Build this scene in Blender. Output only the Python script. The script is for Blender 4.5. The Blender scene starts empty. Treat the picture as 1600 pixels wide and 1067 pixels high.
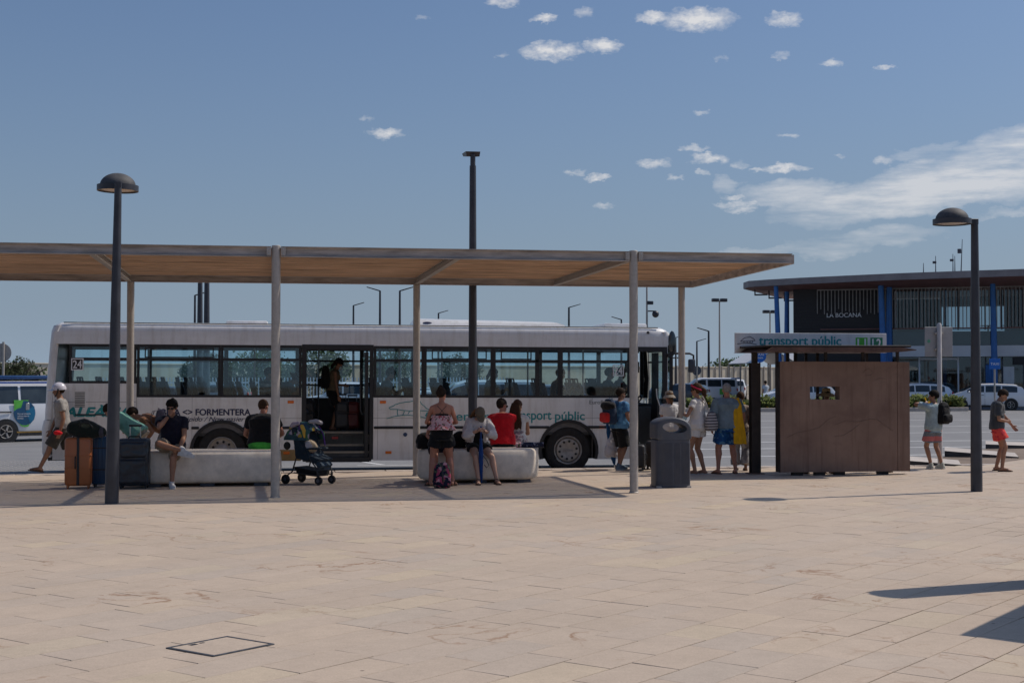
import bpy, bmesh, math, random
from mathutils import Vector, Matrix, Euler
from mathutils import noise as mnoise
R = math.radians
random.seed(7)
sc = bpy.context.scene
C = sc.collection

# ------------------------------------------------------------------ camera
CAMZ, YAW, PITCH, FPX = 1.87, 9.13, 1.38, 2222.2
cam = bpy.data.cameras.new('camera')
cam.lens = 50; cam.sensor_width = 36; cam.clip_end = 5000
camo = bpy.data.objects.new('camera', cam); C.objects.link(camo)
camo.location = (0, 0, CAMZ)
camo.rotation_euler = (R(90 + PITCH), 0, R(-YAW))
sc.camera = camo
CROT = Euler((R(90 + PITCH), 0, R(-YAW))).to_matrix()

def ray(px, py):
    return (CROT @ Vector(((px - 800) / FPX, (533.5 - py) / FPX, -1))).normalized()
def at_z(px, py, z=0.0):
    d = ray(px, py); t = (z - CAMZ) / d.z
    return Vector((0, 0, CAMZ)) + d * t
def at_Y(px, py, Y):
    d = ray(px, py); t = Y / d.y
    return Vector((0, 0, CAMZ)) + d * t
def at_D(px, py, D):
    """point D metres deep along the view axis"""
    d = CROT @ Vector(((px - 800) / FPX, (533.5 - py) / FPX, -1))
    return Vector((0, 0, CAMZ)) + d * D

# ------------------------------------------------------------------ world, sun, exposure
SUN_EL, SUN_AZ = 50.5, 14.0            # azimuth measured from +X towards +Y
vs = sc.view_settings
vs.view_transform = 'Standard'; vs.look = 'None'; vs.gamma = 1; vs.exposure = EXPOSURE = 0.36
vs.use_curve_mapping = False
sc.cycles.transparent_max_bounces = 32
sc.cycles.max_bounces = 8
sc.cycles.caustics_reflective = False; sc.cycles.caustics_refractive = False

world = bpy.data.worlds.new('World'); sc.world = world; world.use_nodes = True
wt = world.node_tree; wt.nodes.clear()
def wn(t, **k):
    n = wt.nodes.new(t)
    for a, b in k.items(): setattr(n, a, b)
    return n
def wl(a, b): wt.links.new(a, b)
sky = wn('ShaderNodeTexSky', sky_type='NISHITA')
sky.sun_disc = False; sky.sun_elevation = R(SUN_EL); sky.sun_rotation = R(90 - SUN_AZ)
sky.altitude = 0; sky.air_density = 1.0; sky.dust_density = 3.0; sky.ozone_density = 6.0
bg = wn('ShaderNodeBackground'); bg.inputs['Strength'].default_value = 0.0545
out = wn('ShaderNodeOutputWorld')
def wm(op, a, b=None, c=None, clamp=False):
    n = wn('ShaderNodeMath', operation=op, use_clamp=clamp)
    for i, v in enumerate((a, b, c)):
        if v is None: continue
        if isinstance(v, (int, float)): n.inputs[i].default_value = v
        else: wl(v, n.inputs[i])
    return n.outputs[0]
tc = wn('ShaderNodeTexCoord')
nz = wn('ShaderNodeTexNoise'); nz.inputs['Scale'].default_value = 26; nz.inputs['Detail'].default_value = 6; nz.inputs['Roughness'].default_value = .6
mp = wn('ShaderNodeMapping'); mp.inputs['Scale'].default_value = (1, 1, 2.2)
wl(tc.outputs['Generated'], mp.inputs[0]); wl(mp.outputs[0], nz.inputs['Vector'])
sx = wn('ShaderNodeSeparateXYZ'); wl(tc.outputs['Generated'], sx.inputs[0])
csep = wn('ShaderNodeSeparateColor'); wl(nz.outputs['Color'], csep.inputs[0])
az = wm('ARCTAN2', sx.outputs[0], sx.outputs[1])
el = wm('ARCSINE', sx.outputs[2])
nzf = wn('ShaderNodeTexNoise'); nzf.inputs['Scale'].default_value = 105; nzf.inputs['Detail'].default_value = 6; nzf.inputs['Roughness'].default_value = .62
mpf = wn('ShaderNodeMapping'); mpf.inputs['Scale'].default_value = (1, 1, 1.9)
wl(tc.outputs['Generated'], mpf.inputs[0]); wl(mpf.outputs[0], nzf.inputs['Vector'])
fsep = wn('ShaderNodeSeparateColor'); wl(nzf.outputs['Color'], fsep.inputs[0])
azd = wm('ADD', az, wm('MULTIPLY', wm('SUBTRACT', fsep.outputs[0], .5), .020))
eld = wm('ADD', el, wm('MULTIPLY', wm('SUBTRACT', fsep.outputs[1], .5), .012))
# puffy clouds: each is a direction in the sky with a width, a height and a weight
CL = [(862,80,44,11,1),(942,73,27,9,1),(1090,31,52,13,1),(1020,27,26,7,.8),(850,29,20,5,.8),(788,3,24,6,.7),(1226,30,23,9,.9),
      (914,20,14,6,.4),(602,208,24,6,.75),(570,186,10,4,.35),(1300,99,15,4,.7),(1385,105,12,3,.7),(1221,87,12,4,.4),(1108,248,28,6,.8),
      (1083,233,20,4,.6),(1022,255,24,6,.7),(932,277,20,4,.75),(900,269,14,3,.4),(1226,263,36,5,.85),(1183,266,12,3,.6),(1156,257,14,4,.4),
      (1150,309,20,4,.65),(1155,320,30,4,.7),(1160,328,20,4,.6),(1097,269,9,3,.5),(945,322,14,3,.5),(1056,276,10,3,.4),(659,28,10,3,.3),
      (785,87,11,3,.45),(1310,244,8,2.5,.4),(1128,93,9,3,.35),(1380,250,14,5,.5),(1097,178,12,3,.4),(1233,211,14,3,.5)]
acc = None
def blob(a0, e0, sa, se, w, A, E, rot=0.0):
    da = wm('SUBTRACT', A, a0); de = wm('SUBTRACT', E, e0)
    if rot:
        c, s = math.cos(rot), math.sin(rot)
        da, de = wm('ADD', wm('MULTIPLY', da, c), wm('MULTIPLY', de, s)), wm('SUBTRACT', wm('MULTIPLY', de, c), wm('MULTIPLY', da, s))
    u = wm('DIVIDE', da, sa); v = wm('DIVIDE', de, se)
    d2 = wm('ADD', wm('MULTIPLY', u, u), wm('MULTIPLY', v, v))
    return wm('MULTIPLY', wm('SUBTRACT', 1.0, d2, clamp=True), w)
def azel(px, py):
    d = ray(px, py); return math.atan2(d.x, d.y), math.asin(d.z)
for px, py, hw, hh, w in CL:
    a0, e0 = azel(px, py)
    b = blob(a0, e0, hw / FPX * 1.22, hh / FPX * 1.5, w, azd, eld)
    acc = b if acc is None else wm('MAXIMUM', acc, b)
puff = wm('MULTIPLY', acc, wm('MULTIPLY_ADD', fsep.outputs[2], 2.9, -.62), clamp=True)
# wispy high cloud to the right
nw = wn('ShaderNodeTexNoise'); nw.inputs['Scale'].default_value = 15; nw.inputs['Detail'].default_value = 9; nw.inputs['Roughness'].default_value = .62
mw = wn('ShaderNodeMapping'); mw.inputs['Scale'].default_value = (1, 1, 6.5); mw.inputs['Rotation'].default_value = (0, R(7), 0)
wl(tc.outputs['Generated'], mw.inputs[0]); wl(mw.outputs[0], nw.inputs['Vector'])
wacc = None
azw = wm('ADD', az, wm('MULTIPLY', wm('SUBTRACT', csep.outputs[0], .5), .09))
elw = wm('ADD', el, wm('MULTIPLY', wm('SUBTRACT', csep.outputs[1], .5), .028))
for px, py, hw, hh, w, rt in [(1460,290,250,42,1.6,.17),(1690,235,270,60,1.7,.17),(1240,302,85,24,1.15,.0),(1140,287,32,14,.5,0),(1330,380,150,17,.62,.1),(1440,240,50,13,.5,.15),(1590,328,60,9,.6,.1),(1195,398,80,9,.35,.05)]:
    a0, e0 = azel(px, py)
    b = blob(a0, e0, hw / FPX, hh / FPX, w, azw, elw, rt)
    wacc = b if wacc is None else wm('MAXIMUM', wacc, b)
wisp = wm('MULTIPLY', wm('POWER', wacc, .7), wm('MULTIPLY_ADD', nw.outputs[0], 2.6, -.75), clamp=True)
mask = wm('MAXIMUM', wm('MULTIPLY', puff, .95), wm('MULTIPLY', wisp, .72), clamp=True)
mx = wn('ShaderNodeMix', data_type='RGBA')
tint = wn('ShaderNodeMix', data_type='RGBA', blend_type='MULTIPLY'); tint.inputs[0].default_value = 1
tint.inputs[7].default_value = (.83, 1.0, 1.19, 1)
wl(sky.outputs[0], tint.inputs[6])
# pale blue sea haze thickening towards the horizon, the same all round
hz = wn('ShaderNodeMix', data_type='RGBA'); hz.inputs[7].default_value = HAZE_COL = (4.6, 5.9, 7.5, 1)
wl(wm('MULTIPLY', wm('EXPONENT', wm('DIVIDE', wm('MAXIMUM', el, 0.0), -.17)), .85), hz.inputs[0]); wl(tint.outputs[2], hz.inputs[6])
wl(mask, mx.inputs[0]); wl(hz.outputs[2], mx.inputs[6]); mx.inputs[7].default_value = (10.3, 10.3, 10.5, 1)
wl(mx.outputs[2], bg.inputs[0]); wl(bg.outputs[0], out.inputs[0])

sun = bpy.data.lights.new('sun', 'SUN'); sun.energy = 2.38; sun.angle = R(.53); sun.color = (1, .90, .79)
suno = bpy.data.objects.new('sun', sun); C.objects.link(suno)
SUNV = Vector((math.cos(R(SUN_EL)) * math.cos(R(SUN_AZ)), math.cos(R(SUN_EL)) * math.sin(R(SUN_AZ)), math.sin(R(SUN_EL))))
suno.rotation_euler = SUNV.to_track_quat('Z', 'Y').to_euler()
suno.location = SUNV * 60

# ------------------------------------------------------------------ materials
MATS = {}
def mat(name, col, rough=.6, var=.12, scale=6.0, bump=0.0, bscale=60.0, metal=0.0, spec=.5, coat=0.0, col2=None, stretch=(1, 1, 1), coords='Object', rnd=0.0, sheen=0.0, grime=None):
    """principled with a two-scale noise in the base colour, roughness variation and optional bump"""
    if name in MATS: return MATS[name]
    m = bpy.data.materials.new(name); m.use_nodes = True; MATS[name] = m
    t = m.node_tree; n = t.nodes; b = n['Principled BSDF']
    b.inputs['Roughness'].default_value = rough; b.inputs['Metallic'].default_value = metal
    b.inputs['Specular IOR Level'].default_value = spec; b.inputs['Coat Weight'].default_value = coat
    if sheen: b.inputs['Sheen Weight'].default_value = sheen
    tc = n.new('ShaderNodeTexCoord'); mp = n.new('ShaderNodeMapping'); mp.inputs['Scale'].default_value = stretch
    t.links.new(tc.outputs[coords], mp.inputs[0])
    nz = n.new('ShaderNodeTexNoise'); nz.inputs['Scale'].default_value = scale; nz.inputs['Detail'].default_value = 7; nz.inputs['Roughness'].default_value = .62
    t.links.new(mp.outputs[0], nz.inputs['Vector'])
    mx = n.new('ShaderNodeMix'); mx.data_type = 'RGBA'
    c2 = col2 if col2 else tuple(min(1, c * (1 + var * 1.6)) for c in col)
    c1 = col if col2 else tuple(c * (1 - var * 1.6) for c in col)
    mx.inputs[6].default_value = (*c1, 1); mx.inputs[7].default_value = (*c2, 1)
    rp = n.new('ShaderNodeMapRange'); rp.inputs[1].default_value = .3; rp.inputs[2].default_value = .7
    t.links.new(nz.outputs[0], rp.inputs[0]); t.links.new(rp.outputs[0], mx.inputs[0])
    last = mx.outputs[2]
    if grime:                                    # rain streaks and scuffs with a shape of their own
        gcol, gamt, gst = grime
        gm = n.new('ShaderNodeMapping'); gm.inputs['Scale'].default_value = gst; t.links.new(tc.outputs[coords], gm.inputs[0])
        gn = n.new('ShaderNodeTexNoise'); gn.inputs['Scale'].default_value = 3.0; gn.inputs['Detail'].default_value = 8; gn.inputs['Roughness'].default_value = .68; t.links.new(gm.outputs[0], gn.inputs['Vector'])
        gr = n.new('ShaderNodeMapRange'); gr.inputs[1].default_value = .48; gr.inputs[2].default_value = .78; gr.inputs[4].default_value = gamt; t.links.new(gn.outputs[0], gr.inputs[0])
        gx = n.new('ShaderNodeMix'); gx.data_type = 'RGBA'; gx.inputs[7].default_value = (*gcol, 1); t.links.new(gr.outputs[0], gx.inputs[0]); t.links.new(last, gx.inputs[6]); last = gx.outputs[2]
    if rnd:
        oi = n.new('ShaderNodeObjectInfo'); hs = n.new('ShaderNodeHueSaturation')
        mr = n.new('ShaderNodeMapRange'); mr.inputs[3].default_value = 1 - rnd; mr.inputs[4].default_value = 1 + rnd
        t.links.new(oi.outputs['Random'], mr.inputs[0]); t.links.new(mr.outputs[0], hs.inputs['Value']); t.links.new(last, hs.inputs['Color'])
        last = hs.outputs[0]
    t.links.new(last, b.inputs['Base Color'])
    rr = n.new('ShaderNodeMapRange'); rr.inputs[3].default_value = max(.02, rough - .08); rr.inputs[4].default_value = min(1, rough + .08)
    t.links.new(nz.outputs[0], rr.inputs[0]); t.links.new(rr.outputs[0], b.inputs['Roughness'])
    if bump:
        nb = n.new('ShaderNodeTexNoise'); nb.inputs['Scale'].default_value = bscale; nb.inputs['Detail'].default_value = 4
        t.links.new(mp.outputs[0], nb.inputs['Vector'])
        bp = n.new('ShaderNodeBump'); bp.inputs['Strength'].default_value = bump; bp.inputs['Distance'].default_value = .01
        t.links.new(nb.outputs[0], bp.inputs['Height']); t.links.new(bp.outputs[0], b.inputs['Normal'])
    return m

def cloth(name, col, var=.16, rough=.9): return mat(name, col, rough, var, 9, .6, 22, sheen=.15, spec=.2)
def floral(name, cols, scale=18, rough=.85):
    m = bpy.data.materials.new(name); m.use_nodes = True; MATS[name] = m
    t = m.node_tree; n = t.nodes; b = n['Principled BSDF']; b.inputs['Roughness'].default_value = rough; b.inputs['Specular IOR Level'].default_value = .2
    tc = n.new('ShaderNodeTexCoord'); v = n.new('ShaderNodeTexVoronoi'); v.inputs['Scale'].default_value = scale
    nz = n.new('ShaderNodeTexNoise'); nz.inputs['Scale'].default_value = scale * .8
    ad = n.new('ShaderNodeVectorMath'); ad.operation = 'MULTIPLY_ADD'; ad.inputs[1].default_value = (.06,) * 3
    t.links.new(nz.outputs['Color'], ad.inputs[0]); t.links.new(tc.outputs['Object'], nz.inputs['Vector']); t.links.new(tc.outputs['Object'], ad.inputs[2])
    t.links.new(ad.outputs[0], v.inputs['Vector'])
    sp = n.new('ShaderNodeSeparateColor'); t.links.new(v.outputs['Color'], sp.inputs[0])
    cr = n.new('ShaderNodeValToRGB'); cr.color_ramp.interpolation = 'CONSTANT'
    while len(cr.color_ramp.elements) < len(cols): cr.color_ramp.elements.new(.5)
    for i, c in enumerate(cols):
        cr.color_ramp.elements[i].position = i / len(cols); cr.color_ramp.elements[i].color = (*c, 1)
    t.links.new(sp.outputs[0], cr.inputs[0]); t.links.new(cr.outputs[0], b.inputs['Base Color'])
    return m
def striped(name, c1, c2, scale, axis=2, rough=.85, c3=None):
    m = bpy.data.materials.new(name); m.use_nodes = True; MATS[name] = m
    t = m.node_tree; n = t.nodes; b = n['Principled BSDF']; b.inputs['Roughness'].default_value = rough; b.inputs['Specular IOR Level'].default_value = .2
    tc = n.new('ShaderNodeTexCoord'); s = n.new('ShaderNodeSeparateXYZ'); t.links.new(tc.outputs['Object'], s.inputs[0])
    mm = n.new('ShaderNodeMath'); mm.operation = 'MULTIPLY'; mm.inputs[1].default_value = scale; t.links.new(s.outputs[axis], mm.inputs[0])
    nz = n.new('ShaderNodeTexNoise'); nz.inputs['Scale'].default_value = 30; t.links.new(tc.outputs['Object'], nz.inputs['Vector'])
    ma = n.new('ShaderNodeMath'); ma.operation = 'MULTIPLY_ADD'; ma.inputs[1].default_value = .12; t.links.new(nz.outputs[0], ma.inputs[0]); t.links.new(mm.outputs[0], ma.inputs[2])
    fr = n.new('ShaderNodeMath'); fr.operation = 'FRACT'; t.links.new(ma.outputs[0], fr.inputs[0])
    cr = n.new('ShaderNodeValToRGB'); cr.color_ramp.interpolation = 'CONSTANT'
    cr.color_ramp.elements[0].color = (*c1, 1); cr.color_ramp.elements[1].position = .5; cr.color_ramp.elements[1].color = (*c2, 1)
    if c3: e = cr.color_ramp.elements.new(.75); e.color = (*c3, 1)
    t.links.new(fr.outputs[0], cr.inputs[0]); t.links.new(cr.outputs[0], b.inputs['Base Color'])
    return m
def glass(name, tint, refl=.07, rough=.02):
    m = bpy.data.materials.new(name); m.use_nodes = True; MATS[name] = m
    t = m.node_tree; n = t.nodes; n.remove(n['Principled BSDF'])
    tr = n.new('ShaderNodeBsdfTransparent'); tr.inputs[0].default_value = (*tint, 1)
    gl = n.new('ShaderNodeBsdfGlossy'); gl.inputs['Roughness'].default_value = rough; gl.inputs[0].default_value = (.9, .95, .95, 1)
    fr = n.new('ShaderNodeFresnel'); fr.inputs[0].default_value = 1.45
    ms = n.new('ShaderNodeMixShader'); ad = n.new('ShaderNodeMath'); ad.operation = 'MULTIPLY_ADD'; ad.inputs[1].default_value = 1.0; ad.inputs[2].default_value = refl * .3
    t.links.new(fr.outputs[0], ad.inputs[0]); t.links.new(ad.outputs[0], ms.inputs[0])
    t.links.new(tr.outputs[0], ms.inputs[1]); t.links.new(gl.outputs[0], ms.inputs[2]); t.links.new(ms.outputs[0], n['Material Output'].inputs[0])
    return m

M = dict(
 galv=mat('galvanised steel', (.42, .385, .345), .55, .08, 14, .06, 60, metal=.25),
 beam=mat('weathered painted beam steel', (.40, .355, .32), .6, .25, 5, .1, 60, stretch=(.4, 1, 3)),
 bamboo=mat('bamboo slats', (.56, .36, .21), .75, .42, 3, .2, 30, stretch=(.25, 14, 6)),
 dkmetal=mat('dark grey lamp paint', (.035, .037, .047), .45, .2, 4, .05, 30),
 lampdome=mat('dusty lamp dome paint', (.07, .07, .072), .7, .3, 6),
 lampglass=mat('warm lamp lens', (.42, .33, .24), .3, .1),
 bench=mat('cast stone bench', (.76, .68, .57), .8, .12, 5, .18, 90, grime=((.46, .39, .31), .22, (1.6, 1.6, .6))),
 white_paint=mat('white bus paint', (.80, .79, .77), .3, .05, 2.2, coat=.3, stretch=(.4, 1, 1.6), grime=((.40, .33, .25), .5, (2.2, 2.2, .35))),
 black=mat('black rubber and trim', (.016, .016, .018), .5, .2, 8),
 tyre=mat('tyre rubber', (.022, .021, .021), .85, .3, 12, .3, 60),
 rim=mat('dusty steel rim', (.40, .37, .34), .5, .15, 12, metal=.3),
 teal=mat('teal lettering', (.02, .27, .29), .5, .05),
 navyink=mat('navy lettering', (.03, .035, .085), .5, .05),
 greyink=mat('grey lettering', (.27, .26, .25), .5, .05),
 whiteink=mat('white lettering', (.78, .78, .78), .5, .03),
 seat=mat('bus seat fabric', (.016, .022, .034), .9, .25, 14),
 busin=mat('bus interior lining', (.14, .14, .15), .7, .1),
 busfloor=mat('bus floor', (.05, .055, .06), .7, .2),
 steel=mat('polished steel', (.5, .5, .5), .3, .05, metal=.9),
 orange=mat('orange marker lens', (.75, .16, .01), .25, .1),
 corten=mat('rusted steel', (.20, .12, .09), .75, .22, 2.6, .15, 60, col2=(.30, .19, .14), stretch=(1.6, 1.6, .7)),
 cortdk=mat('dark rusted steel', (.03, .022, .02), .7, .3, 5, .1, 40),
 sign=mat('white sign board', (.72, .72, .71), .4, .03, 3, grime=((.35, .31, .27), .4, (2, 2, .5))),
 conc=mat('pale concrete', (.47, .42, .375), .85, .12, 3, .2, 80),
 kerb=mat('kerb stone', (.47, .40, .345), .85, .12, 4, .2, 70, rnd=.06),
 asphalt=mat('paved grey road', (.175, .175, .178), .85, .14, .7, .25, 120, col2=(.235, .233, .23)),
 earth=mat('dry earth', (.24, .20, .15), .95, .25, .05),
 line=mat('road paint', (.72, .72, .70), .6, .12, 3),
 hdpaint=mat('dark bin paint', (.06, .068, .09), .5, .12, 5, .05, 40, grime=((.15, .14, .13), .4, (2, 2, .5))),
 bluecol=mat('blue column paint', (.03, .16, .46), .45, .1, 3),
 dkclad=mat('dark cladding', (.022, .019, .021), .6, .25, 1.2, stretch=(.3, .3, 6)),
 roofbr=mat('brown soffit', (.22, .10, .085), .7, .2, 1.5, stretch=(.5, .5, 1)),
 roofgr=mat('grey fascia', (.27, .24, .24), .6, .12, 1.0),
 bwhite=mat('white render', (.80, .81, .83), .7, .06, .5),
 louvre=mat('pale louvre tubes', (.30, .28, .26), .6, .15, 2),
 carwhite=mat('white car paint', (.84, .845, .85), .2, .02, 2, coat=.6),
 carglass=mat('dark car glass', (.035, .045, .048), .08, .35, 1.2, spec=.8),
 wallcream=mat('cream boundary wall', (.62, .55, .43), .85, .12, .5),
 bark=mat('bark', (.10, .075, .055), .9, .3, 10, .4, 30),
 leaf=mat('pine foliage', (.05, .08, .03), .8, .55, 2.0, rnd=.1),
 leaf2=mat('olive foliage', (.06, .07, .04), .8, .5, 2.0, rnd=.1),
 shrub=mat('planter shrubs', (.13, .16, .055), .8, .5, 3.0),
 flower=mat('yellow flowers', (.42, .26, .02), .8, .3, 3.0),
 taxiblue=mat('taxi blue', (.005, .13, .50), .4, .05),
 lgreen=mat('line green', (.06, .42, .03), .4, .05), dgreen=mat('line dark green', (.005, .20, .10), .4, .05),
 red=mat('red lens', (.45, .01, .01), .3, .1), plate=mat('number plate', (.05, .10, .35), .4, .1),
 phone=mat('black phone glass', (.006, .006, .007), .15, .1),
)
def translucent(m, k=.45):
    t = m.node_tree; n = t.nodes; b = n['Principled BSDF']; tr = n.new('ShaderNodeBsdfTranslucent'); ms = n.new('ShaderNodeMixShader'); ms.inputs[0].default_value = k
    src = b.inputs['Base Color'].links[0].from_socket; h = n.new('ShaderNodeHueSaturation'); h.inputs['Value'].default_value = 1.5; t.links.new(src, h.inputs['Color']); t.links.new(h.outputs[0], tr.inputs[0])
    t.links.new(b.outputs[0], ms.inputs[1]); t.links.new(tr.outputs[0], ms.inputs[2]); t.links.new(ms.outputs[0], n['Material Output'].inputs[0])
for k_ in ('leaf', 'leaf2', 'shrub', 'flower'): translucent(M[k_])
M['rustroof'] = mat('brown rusted roof plate', (.105, .056, .042), .75, .25, 4, .1, 50)
M['engrave'] = mat('darker rust line', (.165, .108, .08), .85, .2, 5)
M['shadekerb'] = mat('shade-darkened kerb face', (.055, .054, .056), .85, .2, 5, .2, 60)  # shade of the ramps' near faces, put into the colour
G = dict(bus=glass('teal bus glass', (.84, .93, .95)), clear=glass('clear glass', (.93, .95, .95)), bld=glass('building glass', (.58, .68, .73), .10),
         lens=glass('dark lens', (.05, .05, .05)))

# ------------------------------------------------------------------ mesh building
class MB:
    def __init__(s): s.v = []; s.f = []
    def add(s, vs, fs):
        o = len(s.v); s.v += [tuple(p) for p in vs]; s.f += [tuple(i + o for i in f) for f in fs]; return s
    def box(s, x0, y0, z0, x1, y1, z1):
        vs = [(x, y, z) for z in (z0, z1) for y in (y0, y1) for x in (x0, x1)]
        return s.add(vs, [(0, 2, 3, 1), (4, 5, 7, 6), (0, 1, 5, 4), (2, 6, 7, 3), (0, 4, 6, 2), (1, 3, 7, 5)])
    def rbox(s, x0, y0, z0, x1, y1, z1, b=.01):
        """box with chamfered edges"""
        c = ((x0 + x1) / 2, (y0 + y1) / 2, (z0 + z1) / 2); h = (abs(x1 - x0) / 2, abs(y1 - y0) / 2, abs(z1 - z0) / 2); b = min(b, *[k * .95 for k in h])
        bm = bmesh.new(); bmesh.ops.create_cube(bm, size=2)
        for v in bm.verts: v.co = Vector((v.co.x * h[0], v.co.y * h[1], v.co.z * h[2]))
        bmesh.ops.bevel(bm, geom=bm.edges[:], offset=b, segments=2 if b > .025 else 1, affect='EDGES', profile=.5)
        bm.verts.index_update()
        s.add([v.co + Vector(c) for v in bm.verts], [[v.index for v in f.verts] for f in bm.faces]); bm.free(); return s
    def loft(s, rings, cap=True, closed=True):
        n = len(rings[0]); o = len(s.v)
        for r in rings: s.v += [tuple(p) for p in r]
        m = n if closed else n - 1
        for i in range(len(rings) - 1):
            for j in range(m):
                k = (j + 1) % n; a = o + i * n
                s.f.append((a + j, a + k, a + n + k, a + n + j))
        if cap:
            s.f.append(tuple(o + j for j in reversed(range(n)))); s.f.append(tuple(o + (len(rings) - 1) * n + j for j in range(n)))
        return s
    def tube(s, pts, rad, n=10, cap=True, flat=1.0, up=None):
        pts = [Vector(p) for p in pts]
        if isinstance(rad, (int, float)): rad = [rad] * len(pts)
        rings = []; prev = None
        for i, p in enumerate(pts):
            d = (pts[min(i + 1, len(pts) - 1)] - pts[max(i - 1, 0)])
            d = d.normalized() if d.length > 1e-9 else Vector((0, 0, 1))
            if prev is None:
                a = Vector(up) if up else (Vector((0, 0, 1)) if abs(d.z) < .9 else Vector((0, 1, 0)))
            else: a = prev
            u = a - d * a.dot(d)
            if u.length < 1e-6: u = d.orthogonal()
            u.normalize(); w = d.cross(u); prev = u
            rings.append([p + (u * math.cos(2 * math.pi * k / n) * flat + w * math.sin(2 * math.pi * k / n)) * rad[i] for k in range(n)])
        return s.loft(rings, cap)
    def limb(s, pts, rad, n=12):
        """tube with round ends"""
        pts = [Vector(p) for p in pts]; rad = list(rad)
        d0 = (pts[0] - pts[1]).normalized(); d1 = (pts[-1] - pts[-2]).normalized()
        P, Q = [], []
        for a in (80, 50, 25): P.append(pts[0] + d0 * rad[0] * math.sin(R(a))); Q.append(rad[0] * math.cos(R(a)))
        P += pts; Q += rad
        for a in (25, 50, 80): P.append(pts[-1] + d1 * rad[-1] * math.sin(R(a))); Q.append(rad[-1] * math.cos(R(a)))
        return s.tube(P, Q, n)
    def ell(s, c, ax, ay, az, nu=14, nv=9):
        c = Vector(c); ax, ay, az = Vector(ax), Vector(ay), Vector(az); rings = []
        for i in range(nv):
            t = math.pi * (i + .35) / (nv - .3)
            rings.append([c + ax * math.cos(2 * math.pi * k / nu) * math.sin(t) + ay * math.sin(2 * math.pi * k / nu) * math.sin(t) - az * math.cos(t) for k in range(nu)])
        return s.loft(rings)
    def prism(s, poly, a, b, plane='xz'):
        """polygon (list of 2-tuples) extruded between a and b along the third axis"""
        def P(p, t): return (p[0], t, p[1]) if plane == 'xz' else ((p[0], p[1], t) if plane == 'xy' else (t, p[0], p[1]))
        n = len(poly); vs = [P(p, a) for p in poly] + [P(p, b) for p in poly]
        fs = [tuple(range(n)), tuple(reversed(range(n, 2 * n)))] + [(i, i + n, (i + 1) % n + n, (i + 1) % n) for i in range(n)]
        return s.add(vs, fs)
    def lathe(s, prof, n=24, c=(0, 0, 0), axis='z', cap=True):
        rings = []
        for r, h in prof:
            ring = []
            for k in range(n):
                a = 2 * math.pi * k / n; x, y = r * math.cos(a), r * math.sin(a)
                p = (x, y, h) if axis == 'z' else ((x, h, y) if axis == 'y' else (h, x, y))
                ring.append((p[0] + c[0], p[1] + c[1], p[2] + c[2]))
            rings.append(ring)
        return s.loft(rings, cap)
    def xf(s, m, start=0):
        for i in range(start, len(s.v)): s.v[i] = tuple(m @ Vector(s.v[i]))
        return s
    def mesh(s, name, m=None, smooth=40, fix=True):
        me = bpy.data.meshes.new(name); me.from_pydata(s.v, [], s.f)
        if fix:
            bm = bmesh.new(); bm.from_mesh(me); bmesh.ops.recalc_face_normals(bm, faces=bm.faces[:]); bm.to_mesh(me); bm.free()
        if m: me.materials.append(m)
        if smooth:
            me.polygons.foreach_set('use_smooth', [True] * len(me.polygons))
            if smooth < 180: me.set_sharp_from_angle(angle=R(smooth))
        me.update(); return me

def obj(name, mb, m, parent=None, smooth=40, kind=None, label=None, loc=None, fix=True):
    me = mb if isinstance(mb, bpy.types.Mesh) else mb.mesh(name, m, smooth, fix)
    o = bpy.data.objects.new(name, me); C.objects.link(o); o.parent = parent
    if kind: o['kind'] = kind
    if label: o['label'] = label
    if loc: o.location = loc
    return o
def thing(name, label, cat, loc=(0, 0, 0), rz=0.0, group=None):
    o = bpy.data.objects.new(name, None); C.objects.link(o); o.empty_display_size = .2
    o.location = loc; o.rotation_euler = (0, 0, rz); o['label'] = label; o['category'] = cat
    if group: o['group'] = group
    return o
def tag(o, label, cat, group=None):
    o['label'] = label; o['category'] = cat
    if group: o['group'] = group
    return o
def struct(name, mb, m, smooth=0, kind='structure', fix=True):
    o = obj(name, mb, m, None, smooth, kind, fix=fix); return o
def dup(root, loc=None, rz=None, label=None, group=None):
    def cp(o, par):
        c = o.copy(); C.objects.link(c)
        if par: c.parent = par
        for ch in list(kids.get(o, [])): cp(ch, c)
        return c
    kids = {}
    def walk(o):
        kids[o] = list(o.children)
        for ch in o.children: walk(ch)
    walk(root)
    r = cp(root, None)
    if loc is not None: r.location = loc
    if rz is not None: r.rotation_euler = (0, 0, rz)
    if label: r['label'] = label
    if group: r['group'] = group
    return r
REMESH = []     # (object, voxel size, smooth iterations, fold strength)
def rem(o, vox=.012, sm=3, fold=0.0, fsize=.09):
    md = o.modifiers.new('remesh', 'REMESH'); md.mode = 'VOXEL'; md.voxel_size = vox; md.use_smooth_shade = True
    if sm:
        s = o.modifiers.new('smooth', 'SMOOTH'); s.iterations = sm; s.factor = .5
    if fold:
        k = 'folds%.3f' % fsize
        tx = bpy.data.textures.get(k) or bpy.data.textures.new(k, 'CLOUDS'); tx.noise_scale = fsize; tx.noise_depth = 2
        d = o.modifiers.new('folds', 'DISPLACE'); d.texture = tx; d.strength = fold; d.mid_level = .5; d.texture_coords = 'LOCAL'
    REMESH.append(o); return o
TEXTS = []
def text(name, body, w, h, m, parent, loc, rot=(R(90), 0, 0), bold=.0, shear=0.0, depth=.002, label=None):
    cu = bpy.data.curves.new(name, 'FONT'); cu.body = body; cu.size = 1; cu.shear = shear; cu.fill_mode = 'FRONT'
    o = bpy.data.objects.new(name + '_curve', cu); C.objects.link(o); o.parent = parent; o.location = loc; o.rotation_euler = rot
    TEXTS.append((o, name, w, h, m, label, bold)); return o
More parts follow.
